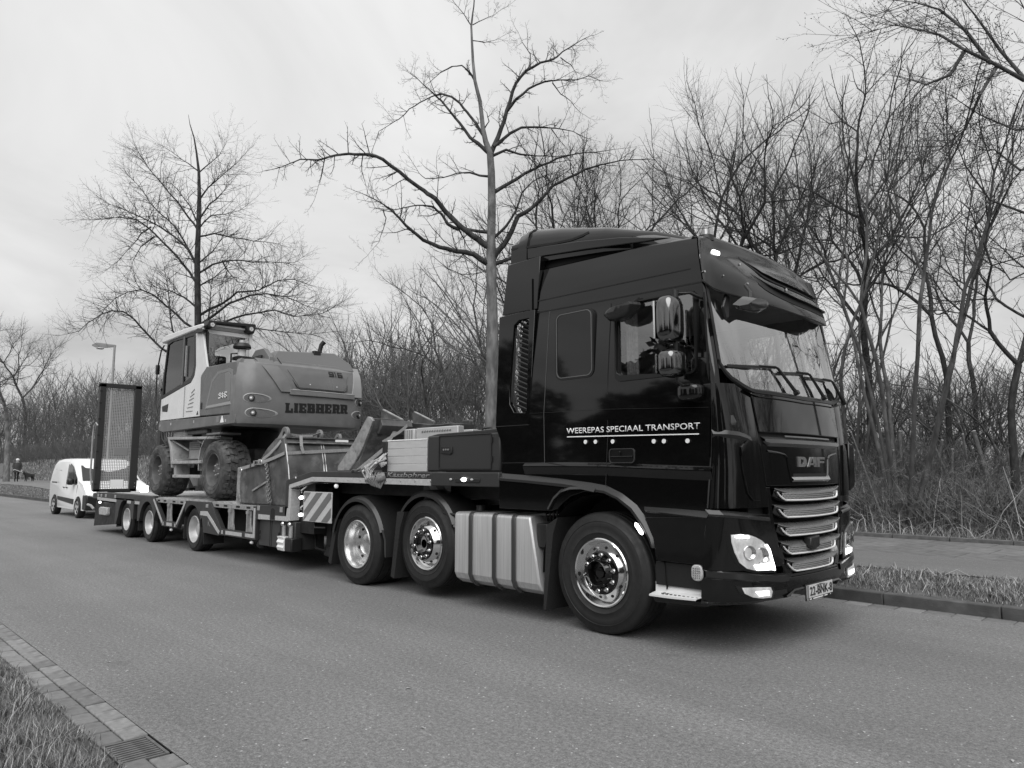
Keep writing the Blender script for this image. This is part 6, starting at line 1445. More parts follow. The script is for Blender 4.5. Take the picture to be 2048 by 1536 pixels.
def asphalt(name, v, wear):
    mt = bpy.data.materials.new(name); mt.use_nodes = True; t = mt.node_tree; b = t.nodes['Principled BSDF']; L = t.links.new
    c = t.nodes.new('ShaderNodeTexCoord')
    def noise(s, d=4, r=.55, str_=None):
        n = t.nodes.new('ShaderNodeTexNoise'); n.inputs['Scale'].default_value = s; n.inputs['Detail'].default_value = d; n.inputs['Roughness'].default_value = r
        if str_:
            mp = t.nodes.new('ShaderNodeMapping'); mp.inputs['Scale'].default_value = str_; L(c.outputs['Object'], mp.inputs[0]); L(mp.outputs[0], n.inputs['Vector'])
        else: L(c.outputs['Object'], n.inputs['Vector'])
        return n.outputs['Fac']
    def mr(src, a, b_, lo, hi):
        m_ = t.nodes.new('ShaderNodeMapRange'); m_.inputs['From Min'].default_value = a; m_.inputs['From Max'].default_value = b_; m_.inputs['To Min'].default_value = lo; m_.inputs['To Max'].default_value = hi; L(src, m_.inputs['Value']); return m_.outputs[0]
    def mul(a, b_):
        m_ = t.nodes.new('ShaderNodeMath'); m_.operation = 'MULTIPLY'; L(a, m_.inputs[0]); L(b_, m_.inputs[1]); return m_.outputs[0]
    big = mr(noise(.35, 5), .3, .7, v*(1-wear), v*(1+wear)); streak = mr(noise(1, 5, .6, (.12, 1.6, 1)), .35, .65, .93, 1.06)
    mid = mr(noise(22, 4), .3, .7, .90, 1.10); fine = mr(noise(110, 3, .75), .3, .7, .55, 1.5)
    vo = t.nodes.new('ShaderNodeTexVoronoi'); vo.inputs['Scale'].default_value = 55; L(c.outputs['Object'], vo.inputs['Vector'])
    wn = t.nodes.new('ShaderNodeTexWhiteNoise'); L(vo.outputs['Position'], wn.inputs['Vector'])
    sp1 = mr(wn.outputs['Value'], .965, .99, 0, 1); sp2 = mr(vo.outputs['Distance'], .30, .38, 1, 0); spk = mr(mul(sp1, sp2), 0, 1, 1, 2.7)
    col = mul(mul(mul(big, streak), mul(mid, fine)), spk); L(col, b.inputs['Base Color'])
    b.inputs['Roughness'].default_value = .78; b.inputs['Specular IOR Level'].default_value = .35
    if wear > .09 and name == 'asphalt':
        stn = mr(noise(1.7, 6, .62), .62, .74, 1, .80); col2 = mul(col, stn); tr_ = mr(noise(.9, 3, .5, (.05, 1.1, 1)), .36, .62, 1.07, .92); col2 = mul(col2, tr_)
        grit = mr(noise(38, 2, .8), .35, .65, .72, 1.28); L(mul(col2, grit), b.inputs['Base Color'])
    bn = t.nodes.new('ShaderNodeBump'); bn.inputs['Strength'].default_value = .55; bn.inputs['Distance'].default_value = .006; L(noise(120, 3, .7), bn.inputs['Height']); L(bn.outputs[0], b.inputs['Normal'])
    return mt
road_m = asphalt('asphalt', .168, .10); path_m = asphalt('path_asphalt', .15, .12)
soil = mat('soil_dead_grass', .075, .95, var=.45, scale=6, bump=.6, bscale=30, dark=.11, dscale=1.2, dthr=.52)
grass_m = mat('verge_turf', .075, .95, var=.45, scale=9, bump=.7, bscale=60, dark=.12, dscale=2, dthr=.55)
gridmesh('ground', [-900, -200, 0, 200, 900], [-900, -100, 0, 100, 900], lambda x, y: x*0-.012, soil)
gridmesh('road', list(np.arange(-140, 80.1, 5)), [-3.665, -1.5, 0, 1.5, 3.135], lambda x, y: .0-.000*x, road_m)
fx = list(np.concatenate([np.arange(-140, -64, 8), np.arange(-64, -30, 2), np.arange(-30, 80.1, 5)]))
gridmesh('verge', fx, list(np.arange(3.46, 5.53, .257)), lambda x, y: hgt(x, y)-.01, grass_m)
gridmesh('cycle_path', fx, [5.54, 6.2, 6.9, 7.59], lambda x, y: hgt(x, y)+.0, path_m)
gridmesh('footpath', fx, [7.60, 8.5, 9.5, 10.42], lambda x, y: hgt(x, y)-.012, mat('footpath_bed', .13, .85, var=.2, scale=4, bump=.3, bscale=50))
gridmesh('hedge_bank', fx, list(np.concatenate([np.arange(10.5, 20, .8), np.arange(20, 100, 8)])), lambda x, y: hgt(x, y)-.0, soil, noise=.03)
gridmesh('near_verge', list(np.arange(-60, 40, 1.5)), [-40, -20, -12, -8, -6, -5, -4.4, -3.925], lambda x, y: .0+.05*smooth(4.2, 8, -y), grass_m, noise=.01)
conc = mat('kerb_concrete', .085, .85, var=.25, scale=7, bump=.4, bscale=70, dark=.06, dscale=2, dthr=.55)
brick_m = [mat('gutter_brick_%d' % i, v, .8, var=.2, scale=18, bump=.4, bscale=90) for i, v in enumerate((.17, .20, .145, .22))]
# far kerb of long stones
kerb = gridmesh('kerb', [-140, 80], [3.345, 3.46], lambda x, y: x*0+.05, mat('kerb_bed', .05, .9))
def stones(parent, x0, x1, L_, y0, y1, z0, z1, mts, name, gap=.006, jit=.002, bev=.012, hf=None, seed=1):
    protos = []
    for mt in mts:
        o = MB().box(0, L_-gap, y0, y1, z0, z1).build(name, mt, None, bevel=bev); o.parent = parent; protos.append([o, False])
    rr = random.Random(seed); n = int((x1-x0)/L_)
    for k in range(n):
        pr = protos[rr.randrange(len(protos))]
        o = pr[0] if not pr[1] else pr[0].copy()
        if pr[1]: COL.objects.link(o); o.parent = parent
        pr[1] = True
        x = x0+k*L_
        o.location = (x, rr.uniform(-jit, jit), rr.uniform(-jit, jit)+(float(hf(x, (y0+y1)/2))-.12 if hf else 0)); o.rotation_euler[2] = rr.uniform(-jit, jit)*.7
    for p, used in protos:
        if not used: bpy.data.objects.remove(p)
stones(kerb, -70.45, 10, 1.086, 3.34, 3.465, -.02, .125, [conc, mat('kerb_concrete_b', .07, .85, var=.3, scale=5, bump=.4, bscale=70)], 'kerb_stone')
gut = gridmesh('gutter', [-140, 80], [3.13, 3.345], lambda x, y: x*0-.003, mat('joint_sand', .06, .9))
stones(gut, -6.0, 7, .264, 3.138, 3.336, -.05, .004, brick_m, 'gutter_brick', gap=.008)
# near gutter: two courses of bricks with the drain between
ng = gridmesh('near_gutter', [-140, 80], [-3.93, -3.66], lambda x, y: x*0-.012, mat('joint_dark', .03, .95))
stones(ng, -9.179, -.16, .2, -3.79, -3.668, -.05, .004, brick_m, 'gutter_brick', gap=.016, bev=.008, seed=4)
stones(ng, -9.293, -.16, .212, -3.918, -3.802, -.05, .006, brick_m, 'gutter_brick', gap=.016, bev=.008, seed=5)
stones(ng, .18, 3.9, .2, -3.79, -3.668, -.05, .004, brick_m, 'gutter_brick', gap=.012, bev=.008, seed=6); stones(ng, .16, 3.9, .212, -3.918, -3.80, -.05, .006, brick_m, 'gutter_brick', gap=.012, bev=.008, seed=7)
DR = thing('drain_grate', 'cast iron drain grate let into the brick gutter at the bottom left', 'drain', (0, -3.8, 0))
MB().box(-.17, .15, -3.915, -3.90, -.05, .004).box(-.17, .165, -3.70, -3.685, -.05, .006).box(-.175, -.16, -3.9, -3.70, -.05, .004).box(.145, .16, -3.9, -3.70, -.05, .004).build('grate_frame', mat('cast_iron_worn', .16, .5, metal=.5, var=.3, scale=20), DR)
MB().box(-.16, .145, -3.9, -3.70, -.16, -.06).build('drain_pit', M['dark'], DR)
gb = None
for k in range(9):
    x = -.145+k*.032
    if gb is None: gb = MB().box(x, x+.013, -3.90, -3.70, -.035, .003).build('grate_bar', mat('cast_iron_worn', .16, .5), DR, bevel=.002); gx = x
    else: share(gb, (x-gx, 0, 0), DR)
# footpath tiles and its far kerb
fp = bpy.data.objects['footpath']; tile_m = [mat('path_tile_%d' % i, v, .85, var=.22, scale=5, bump=.3, bscale=60) for i, v in enumerate((.15, .17, .135))]
protos = {}
rr = random.Random(9)
for j in range(3):
    for k in range(40):
        x = -9.2+k*.5+(.25 if j % 2 else 0); y = 7.615+j*.935; mi = rr.randrange(3)
        if (mi,) not in protos: o = MB().box(0, .488, 0, .92, -.05, .0).build('path_tile', tile_m[mi], None, bevel=.006); o.parent = fp; protos[(mi,)] = o
        else: o = protos[(mi,)].copy(); COL.objects.link(o)
        o.location = (x, y, float(hgt(x, y))+rr.uniform(-.002, .003)); o.rotation_euler = (rr.uniform(-.003, .003), rr.uniform(-.003, .003), 0)
k2 = gridmesh('path_kerb', [-140, -54, -36, 80], [10.42, 10.52], lambda x, y: hgt(x, y)+.0, mat('kerb_bed', .05, .9))
stones(k2, -34, 12, 1.0, 10.42, 10.52, .08, .20, [mat('path_kerb_concrete', .12, .85, var=.3, scale=8, bump=.4, bscale=70)], 'kerb_stone', bev=.01)

# ---- blades of grass (vectorised)
def blades(name, pos, length, width, lean, mt, seed=0, curl=.6, label=None):
    rg = np.random.RandomState(seed); n = len(pos)
    a = rg.uniform(0, 2*PI, n); l = length*rg.uniform(.55, 1.25, n); w = width*rg.uniform(.6, 1.3, n); le = lean*rg.uniform(.2, 1.3, n)
    d = np.stack([np.cos(a), np.sin(a), np.zeros(n)], 1); s = np.stack([-np.sin(a), np.cos(a), np.zeros(n)], 1)
    up = np.array([0, 0, 1.0])
    p0 = pos; p1 = pos+d*(l*le*.35)[:, None]+up*(l*.5)[:, None]; p2 = pos+d*(l*le)[:, None]*1.0+up*(l*(1-.45*le*curl))[:, None]
    v = np.stack([p0-s*w[:, None]/2, p0+s*w[:, None]/2, p1+s*w[:, None]*.42, p1-s*w[:, None]*.42, p2], 1).reshape(-1, 3)
    b = np.arange(n)*5
    me = bpy.data.meshes.new(name)
    me.vertices.add(n*5); me.vertices.foreach_set('co', v.ravel())
    loops = np.stack([b, b+1, b+2, b+3, b+3, b+2, b+4], 1).ravel(); me.loops.add(len(loops)); me.loops.foreach_set('vertex_index', loops)
    st = np.stack([np.arange(n)*7, np.arange(n)*7+4], 1).ravel(); tt = np.tile([4, 3], n)
    me.polygons.add(2*n); me.polygons.foreach_set('loop_start', st); me.polygons.foreach_set('loop_total', tt); me.update(calc_edges=True); me.validate()
    me.materials.append(mt); o = bpy.data.objects.new(name, me); COL.objects.link(o); o['kind'] = 'stuff'
    o['label'] = label or 'rough winter grass'; o['category'] = 'grass'
    return o
def blade_mat(name, lo, hi):
    mt = bpy.data.materials.new(name); mt.use_nodes = True; t = mt.node_tree; b = t.nodes['Principled BSDF']; L = t.links.new
    g = t.nodes.new('ShaderNodeNewGeometry'); m_ = t.nodes.new('ShaderNodeMapRange'); m_.inputs['To Min'].default_value = lo; m_.inputs['To Max'].default_value = hi
    pw = t.nodes.new('ShaderNodeMath'); pw.operation = 'POWER'; pw.inputs[1].default_value = 2.2; L(g.outputs['Random Per Island'], pw.inputs[0]); L(pw.outputs[0], m_.inputs['Value']); L(m_.outputs[0], b.inputs['Base Color'])
    b.inputs['Roughness'].default_value = .75; b.inputs['Specular IOR Level'].default_value = .25
    return mt
bl1 = blade_mat('grass_blade', .06, .42); bl2 = blade_mat('straw_blade', .16, .65)
rg = np.random.RandomState(11)
def clumped(n, x0, x1, y0, y1, nc, sd, rg=rg):
    cx = rg.uniform(x0, x1, nc); cy = rg.uniform(y0, y1, nc); i = rg.randint(0, nc, n)
    x = cx[i]+rg.normal(0, sd, n); y = cy[i]+rg.normal(0, sd, n); k = (x > x0) & (x < x1) & (y > y0) & (y < y1); return x[k], y[k]
x, y = rg.uniform(-3.8, 1.8, 14000), rg.uniform(-5.6, -3.92, 14000); xx, yy = clumped(22000, -3.8, 1.8, -5.6, -3.885, 420, .06)
P_ = np.stack([np.r_[x, xx], np.r_[y, yy], np.r_[x, xx]*0], 1); P_ = P_[np.random.RandomState(1).permutation(len(P_))]
far = np.clip((-3.86-P_[:, 1])/.25, .45, 1)
blades('near_grass', P_, .095*far, .0036, .9, bl1, 2, label='long tufty grass along the near gutter at the bottom left')
k = np.random.RandomState(2).rand(len(P_)) < .10; blades('near_grass_stalks', P_[k], .15*far[k], .0025, .9, bl2, 3, label='pale dry grass stalks along the near gutter at the bottom left')
x, y = rg.uniform(-22, 8, 30000), rg.uniform(3.47, 5.56, 30000); xx, yy = clumped(26000, -14, 8, 3.47, 5.56, 420, .09)
P_ = np.stack([np.r_[x, xx], np.r_[y, yy], hgt(np.r_[x, xx], np.r_[y, yy])-.01], 1); ed = np.clip(np.minimum(P_[:, 1]-3.46, 5.6-P_[:, 1])/.25, .35, 1)
blades('verge_grass', P_, .085*ed, .006, 1.0, bl1, 4, label='short rough grass between the kerb and the cycle path')
k = np.random.RandomState(5).rand(len(P_)) < .3; blades('verge_straw', P_[k], .11*ed[k], .005, 1.1, bl2, 6, label='dry straw lying in the grass between kerb and cycle path')
x, y = rg.uniform(-20, 12, 34000), 10.55+rg.gamma(2.0, .9, 34000); P_ = np.stack([x, y, hgt(x, y)-.02], 1)
blades('bank_grass', P_, .10+.10*smooth(11.6, 12.6, P_[:, 1]), .007, 1.0, bl1, 7, label='ragged dark grass at the foot of the thicket')
k = np.random.RandomState(8).rand(len(P_)) < .5; blades('bank_straw', P_[k & (P_[:, 1] > 11.1)], .34, .006, 1.5, bl2, 9, label='tall dry straw stalks at the foot of the thicket')
x, y = rg.uniform(-100, -40, 26000), rg.uniform(10.6, 24, 26000); blades('mound_grass', np.stack([x, y, hgt(x, y)-.02], 1), .35, .03, 1.0, bl1, 12, label='grass on the mound behind the dog walker')
x, y = rg.uniform(-62, -22, 9000), rg.uniform(3.5, 5.5, 9000); blades('far_verge_grass', np.stack([x, y, hgt(x, y)-.01], 1), .06, .02, 1.0, bl1, 13, label='distant verge grass by the street tree')
# a few fallen leaves and grit on the road
lf = MB(); rl = random.Random(21)
for k in range(46):
    x = rl.uniform(-3.5, 4.5); y = rl.uniform(-3.5, .0) if k < 38 else rl.uniform(2.6, 3.1); s = rl.uniform(.008, .022); a = rl.uniform(0, PI)
    c, d = math.cos(a)*s, math.sin(a)*s
    lf.add([(x-c, y-d, .004), (x+d*.4, y-c*.4, .009), (x+c, y+d, .005), (x-d*.4, y+c*.4, .008)], [(0, 1, 2, 3)])
o = lf.build('road_litter', mat('pale_leaf', .4, .7), fix=False); tag(o, 'scattered pale bits of leaf and grit on the asphalt', 'litter', kind='stuff')
ls = MB()
for k in range(26):
    x = rl.uniform(.3, 4.5); y = rl.uniform(3.7, 5.3); a = rl.uniform(0, PI); l = rl.uniform(.08, .35)
    z = float(hgt(x, y)); ls.tube([(x, y, z+.05), (x+math.cos(a)*l*.5, y+math.sin(a)*l*.5, z+.10+rl.uniform(0, .06)), (x+math.cos(a)*l, y+math.sin(a)*l, z+.04)], .005, n=4)
o = ls.build('verge_twigs', mat('dry_twig', .35, .8), fix=False); tag(o, 'bleached twigs lying in the verge grass', 'twigs', kind='stuff')
# ------------------------------------------------------------------ TREES AND SHRUBS (bare, late winter)
def sticks_mesh(name, segs, sides, mt):
    """segs: (n,8) p0 xyz, p1 xyz, r0, r1 -> one mesh of open tapered prisms"""
    S = np.asarray(segs, float); n = len(S)
    p0, p1 = S[:, :3], S[:, 3:6]; d = p1-p0; L = np.linalg.norm(d, axis=1, keepdims=True); d = d/np.maximum(L, 1e-6)
    a = np.where(np.abs(d[:, 2:3]) < .9, np.array([[0, 0, 1.0]]), np.array([[1.0, 0, 0]])); u = np.cross(d, a); u /= np.linalg.norm(u, axis=1, keepdims=True); w = np.cross(d, u)
    vs = []
    for p, r in ((p0-d*S[:, 6:7]*.3, S[:, 6:7]), (p1+d*S[:, 7:8]*.3, S[:, 7:8])):
        for k in range(sides):
            t = 2*PI*k/sides; vs.append(p+u*math.cos(t)*r+w*math.sin(t)*r)
    v = np.stack(vs, 1).reshape(-1, 3); b = (np.arange(n)*2*sides)[:, None]
    q = np.concatenate([np.stack([b[:, 0]+k, b[:, 0]+(k+1) % sides, b[:, 0]+sides+(k+1) % sides, b[:, 0]+sides+k], 1) for k in range(sides)], 0)
    me = bpy.data.meshes.new(name); me.vertices.add(len(v)); me.vertices.foreach_set('co', v.ravel())
    me.loops.add(q.size); me.loops.foreach_set('vertex_index', q.ravel()); me.polygons.add(len(q)); me.polygons.foreach_set('loop_start', np.arange(len(q))*4); me.polygons.foreach_set('loop_total', np.full(len(q), 4))
    me.polygons.foreach_set('use_smooth', np.ones(len(q), bool)); me.update(calc_edges=True); me.materials.append(mt)
    return me
bark_l = mat('bark_pale', .16, .85, var=.5, scale=9, bump=.6, bscale=40, dark=.10, dscale=5, dthr=.58, stretch=(1, 1, .35))
bark = mat('bark_grey', .075, .9, var=.4, scale=10, bump=.6, bscale=40, dark=.15, dscale=4, dthr=.6, stretch=(1, 1, .4))
bark_d = mat('bark_dark', .03, .9, var=.4, scale=12, bump=.6, bscale=40, dark=.08, dscale=6, dthr=.62, stretch=(1, 1, .4))
twig = mat('twig_brown', .036, .9, var=.3, scale=3)
twig_g = mat('twig_grey', .11, .9, var=.35, scale=1.5)
TRG = random.Random(5)
def grow(segs, p, d, L, r, lvl, P_, rg, tip=.35):
    """recursive branch; P_ = per-level dict lists"""
    n = P_['n'][lvl]; st = L/n; pts = [p.copy()]; q = p.copy(); dd = d.normalized()
    wob = P_['wob'][lvl]; up = P_['up'][lvl]
    for i in range(n):
        dd = dd+Vector((rg.uniform(-wob, wob), rg.uniform(-wob, wob), rg.uniform(-wob, wob)+up*(1 if lvl else 1))); dd.normalize()
        q = q+dd*st; r0 = r*(1-(1-tip)*i/n); r1 = r*(1-(1-tip)*(i+1)/n)
        segs.append((*pts[-1], *q, r0, r1, lvl)); pts.append(q.copy())
    if lvl+1 < len(P_['n']):
        k = P_['kids'][lvl]; k = k if k > 1 and isinstance(k, int) else int(k)
        for j in range(k):
            t = P_['from'][lvl]+(1-P_['from'][lvl])*((j+rg.random())/k); x = t*n; i = min(n-1, int(x)); fr = x-i
            b = pts[i].lerp(pts[i+1], fr); dr = (pts[i+1]-pts[i]).normalized()
            u, w = frame(dr); az = rg.uniform(0, 2*PI) if lvl else j*2.4+rg.uniform(-.5, .5)
            an = R(rg.uniform(*P_['ang'][lvl])); nd = dr*math.cos(an)+(u*math.cos(az)+w*math.sin(az))*math.sin(an)
            if P_.get('flat') and lvl >= 1: nd.z *= .6
            l = P_['len'][lvl]*(1-.55*t)*rg.uniform(.6, 1.25)*(L if P_.get('rel', True) else 1)
            grow(segs, b, nd, l, max(.0016, r*(1-(1-tip)*t)*P_['rad'][lvl]), lvl+1, P_, rg)
def tree_obj(name, segs, base, label, cat, trunk_m, twig_m, group=None, thick=.022, crown_name='crown', limb_m=None):
    A = np.array([s[:8] for s in segs]); rr_ = np.maximum(A[:, 6], A[:, 7]); big = rr_ > thick
    root = thing(name, label, cat, tuple(base), group)
    lv = np.array([s[8] for s in segs]); limb = big & (lv > 0)
    li = np.array([s[9] if len(s) > 9 else 0 for s in segs])
    for nm, sel, sd, m_ in [('trunk', big & ~limb, 9, trunk_m), (crown_name, ~big, 3, twig_m)]+[('limb', limb & (li == q), 7, limb_m or trunk_m) for q in sorted(set(li[limb].tolist()))]:
        if not sel.any(): continue
        B = A[sel].copy(); B[:, :3] -= np.array(base); B[:, 3:6] -= np.array(base)
        o = bpy.data.objects.new(nm, sticks_mesh(nm, B, sd, m_)); COL.objects.link(o); o.parent = root
    return root
TW = dict(n=[4, 3, 3], wob=[.22, .25, .3], up=[.05, .08, .05], kids=[5, 4, 0], ang=[(30, 65), (30, 65), (20, 50)], len=[.5, .5, .4], rad=[.6, .6, .6])
TW['from'] = [.15, .2, .2]
def traced(trunk, limbs, ox, oy, s, depth, rg, twn, twl, spread=.35, twdens=1.0, lsc=1.0):
    """trunk and main limbs follow the photographed ones; every limb also runs towards or away from the camera"""
    segs = []
    def P3(x, y, dz): return at(ox+x/s, oy+y/s, depth+dz)
    tp = [(P3(x, y, 0), r) for x, y, r in trunk]
    for (a, ra), (b, rb) in zip(tp[:-1], tp[1:]): segs.append((*a, *b, ra, rb, 0))
    for li_, (r0, pts) in enumerate(limbs):
        L = sum(math.hypot(b[0]-a[0], b[1]-a[1]) for a, b in zip(pts[:-1], pts[1:]))/s/FPX*depth
        sl = rg.uniform(-spread, spread)*L; acc = 0; n = len(pts); P_ = []
        for i, (x, y) in enumerate(pts): P_.append(P3(x, y, sl*(i/(n-1))**1.2+rg.uniform(-.02, .02)*L*(i > 0)))
        # refine with small kinks
        Q = [P_[0]]
        for a, b in zip(P_[:-1], P_[1:]):
            m_ = a.lerp(b, .5)+Vector((rg.uniform(-1, 1), rg.uniform(-1, 1), rg.uniform(-1, 1)))*(b-a).length*.035; Q += [m_, b]
        N_ = len(Q)-1
        for i in range(N_):
            t0, t1 = i/N_, (i+1)/N_; ra, rb = r0*lsc*(1-.85*t0**.8), r0*lsc*(1-.85*t1**.8)
            segs.append((*Q[i], *Q[i+1], max(.004, ra), max(.003, rb), 1, li_))
            k = twdens*(Q[i+1]-Q[i]).length*twn*(.35+1.0*t0)
            k = int(k)+(rg.random() < k-int(k))
            for j in range(k):
                b = Q[i].lerp(Q[i+1], rg.random()); dr = (Q[i+1]-Q[i]).normalized(); u, w = frame(dr); az = rg.uniform(0, 2*PI); an = R(rg.uniform(35, 80))
                nd = dr*math.cos(an)+(u*math.cos(az)+w*math.sin(az))*math.sin(an); nd.z += .15
                grow(segs, b, nd, twl*rg.uniform(.35, 1.1), min(.012, ra*.5), 0, TW, rg)
        grow(segs, Q[-1], Q[-1]-Q[-2], twl*.7, max(.004, r0*.15), 0, TW, rg)
    return segs
# --- street tree nearest the truck
T1_trunk = [(1095, 2560, .155), (1095, 2300, .135), (1095, 2100, .128), (1102, 1700, .117), (1100, 1536, .108), (1097, 1420, .102), (1095, 1300, .105), (1095, 1200, .088), (1099, 1000, .079), (1096, 850, .072), (1090, 760, .066), (1068, 700, .052), (1055, 640, .046), (1048, 570, .041), (1040, 500, .038), (1027, 450, .035), (1015, 400, .032), (1005, 300, .027), (1000, 200, .023), (997, 130, .02), (1004, 70, .016), (1010, 30, .014), (1016, -60, .011), (1020, -140, .007)]
T1 = [(.055, [(1085, 1225), (1030, 1185), (980, 1150), (930, 1110), (870, 1050), (820, 985), (780, 960), (740, 930), (640, 850), (560, 790), (490, 765), (420, 765), (360, 765), (300, 775), (240, 793), (150, 790), (100, 810), (30, 835)]),
 (.03, [(930, 1135), (880, 1110), (850, 1060), (810, 1025), (760, 1018), (700, 1022), (620, 1040), (590, 1030)]),
 (.05, [(1085, 1310), (1010, 1260), (920, 1245), (840, 1225), (760, 1190), (700, 1140), (650, 1090), (600, 1040), (540, 1000), (470, 965)]),
 (.032, [(1080, 1150), (1000, 1140), (930, 1130), (960, 1180), (1000, 1250)]),
 (.05, [(1100, 1290), (1160, 1210), (1200, 1140), (1230, 1070), (1290, 1035), (1340, 990), (1400, 920), (1480, 880), (1560, 840), (1640, 815), (1734, 795), (1850, 790)]),
 (.026, [(1105, 1180), (1170, 1120), (1220, 1040), (1250, 950), (1300, 900), (1370, 865), (1440, 850)]),
 (.036, [(1105, 955), (1180, 910), (1260, 860), (1340, 820), (1420, 785), (1500, 765), (1600, 755), (1700, 740)]),
 (.026, [(1095, 775), (1170, 742), (1240, 765), (1330, 772), (1420, 775), (1500, 765)]),
 (.03, [(1110, 725), (1190, 660), (1245, 632), (1330, 630), (1420, 635), (1500, 650), (1560, 680)]),
 (.043, [(1095, 760), (1130, 680), (1160, 600), (1190, 500), (1220, 410), (1270, 350), (1340, 310), (1400, 295), (1450, 255), (1500, 225), (1570, 185)]),
 (.026, [(1175, 550), (1220, 490), (1280, 440), (1360, 405), (1440, 395), (1520, 395), (1580, 375), (1640, 400)]),
 (.036, [(1090, 765), (1030, 710), (990, 680), (940, 610), (890, 550), (850, 500), (800, 455), (760, 420), (695, 365)]),
 (.026, [(1062, 680), (1020, 610), (980, 560), (940, 510), (900, 480), (850, 465), (800, 480), (740, 510), (690, 540), (640, 590), (590, 620), (540, 650), (500, 760)]),
 (.02, [(1015, 400), (990, 360), (950, 325), (900, 330), (850, 355), (800, 400), (770, 420)]),
 (.022, [(1095, 875), (1040, 870), (990, 855), (930, 858), (860, 880), (770, 885), (740, 860), (720, 825)]),
 (.012, [(998, 130), (960, 70), (910, 10), (890, -20)]), (.011, [(1005, 122), (1060, 95), (1110, 75), (1150, 45)]), (.011, [(1002, 200), (1060, 210), (1110, 200), (1150, 180)]),
 (.013, [(1400, 410), (1440, 465), (1490, 500), (1530, 550), (1560, 570)]), (.012, [(1395, 640), (1430, 690), (1480, 750)]), (.011, [(1440, 285), (1490, 320), (1520, 370), (1525, 430)]),
 (.04, [(1100, 1310), (1190, 1280), (1260, 1230), (1330, 1200)]), (.014, [(1290, 340), (1290, 270), (1250, 210), (1230, 160)]), (.011, [(460, 770), (455, 850), (470, 900), (480, 945)]), (.011, [(270, 790), (260, 850), (240, 920), (220, 990)]),
 (.014, [(1060, 640), (1085, 600), (1075, 560), (1060, 545)]), (.012, [(560, 1040), (575, 1080), (560, 1140), (540, 1200), (480, 1270)])]
segs = traced(T1_trunk, T1, 540, 0, 2.477, 14.05, random.Random(11), 9.5, .55, twdens=1.1, lsc=1.22)
tree_obj('street_tree', segs, (-6.16, 4.37, .12), 'tall bare street tree with pale trunk rising right behind the truck cab', 'tree', bark_l, twig, thick=.018, limb_m=bark_d)  # limbs darker than the trunk: their shaded undersides put into the colour
# --- second street tree behind the excavator
T2_trunk = [(915, 2400, .16), (912, 1900, .135), (910, 1370, .118), (908, 1200, .11), (905, 1000, .10), (912, 800, .085), (918, 600, .068), (915, 440, .048), (900, 320, .032), (885, 230, .022), (860, 150, .014), (850, 90, .006)]
T2 = [(.05, [(905, 1130), (860, 1060), (780, 960), (700, 880), (610, 790), (540, 740), (470, 725), (380, 725), (300, 735), (200, 733)]),
 (.045, [(898, 1000), (850, 920), (800, 870), (720, 810), (640, 760), (560, 720), (490, 690), (430, 660), (360, 640), (300, 600)]),
 (.04, [(910, 800), (850, 720), (780, 620), (700, 530), (640, 460), (590, 390), (550, 330), (520, 280)]),
 (.03, [(908, 760), (860, 650), (800, 570), (740, 510), (690, 510)]),
 (.04, [(900, 1020), (860, 930), (820, 860), (760, 770), (680, 700), (620, 640), (570, 560), (510, 490), (450, 420)]),
 (.025, [(915, 440), (850, 390), (790, 350), (720, 300), (660, 260)]), (.025, [(917, 445), (980, 390), (1040, 340), (1080, 270), (1090, 230)]),
 (.035, [(920, 610), (970, 540), (1040, 480), (1110, 420), (1200, 330)]), (.035, [(916, 735), (980, 640), (1040, 590), (1080, 540), (1100, 460)]),
 (.03, [(915, 790), (990, 710), (1080, 700), (1160, 680), (1240, 620)]), (.035, [(912, 840), (1010, 820), (1100, 840), (1200, 855), (1300, 870), (1380, 880), (1440, 900)]),
 (.04, [(905, 1070), (1000, 1010), (1080, 990), (1180, 985), (1300, 995), (1400, 998), (1500, 1000), (1560, 960)]),
 (.03, [(906, 1150), (1010, 1090), (1090, 1020), (1130, 930)]), (.03, [(907, 1010), (1000, 930), (1060, 850), (1150, 820)]),
 (.05, [(908, 1330), (1060, 1250), (1150, 1180), (1280, 1170), (1400, 1110), (1500, 1100), (1600, 1140)]),
 (.05, [(910, 1390), (1100, 1250), (1230, 1200), (1330, 1190), (1450, 1210), (1560, 1260), (1700, 1300)]),
 (.05, [(910, 1450), (1060, 1370), (1200, 1320), (1380, 1290), (1500, 1330), (1680, 1310), (1800, 1240)]),
 (.04, [(906, 1280), (820, 1210), (760, 1180), (680, 1160), (600, 1140)]), (.05, [(910, 1420), (830, 1370), (780, 1320), (720, 1270), (640, 1200), (560, 1165), (480, 1180), (400, 1220), (340, 1280), (300, 1340)]),
 (.05, [(912, 1650), (780, 1590), (690, 1530), (600, 1440), (520, 1350), (450, 1300), (380, 1295), (310, 1320), (230, 1370), (180, 1420), (100, 1440)]),
 (.045, [(912, 1600), (980, 1500), (1080, 1440), (1250, 1400), (1400, 1420), (1600, 1440), (1780, 1420)]), (.04, [(910, 1500), (975, 1330), (985, 1200), (1005, 1050)]), (.04, [(912, 1600), (755, 1420), (735, 1250), (715, 1100), (700, 1010)]),
 (.03, [(620, 780), (560, 820), (500, 900), (430, 980), (330, 1060)]), (.03, [(640, 840), (560, 900), (510, 990), (480, 1080)]), (.03, [(1060, 990), (1100, 1060), (1160, 1120), (1260, 1130)])]
segs = traced(T2_trunk, T2, 100, 200, 3.0726, 25.4, random.Random(12), 8.5, 1.15, twdens=2.2)
tree_obj('street_tree', segs, (-21.3, 4.4, .12), 'broad bare street tree with arching limbs rising behind the excavator', 'tree', bark_d, twig, thick=.02)

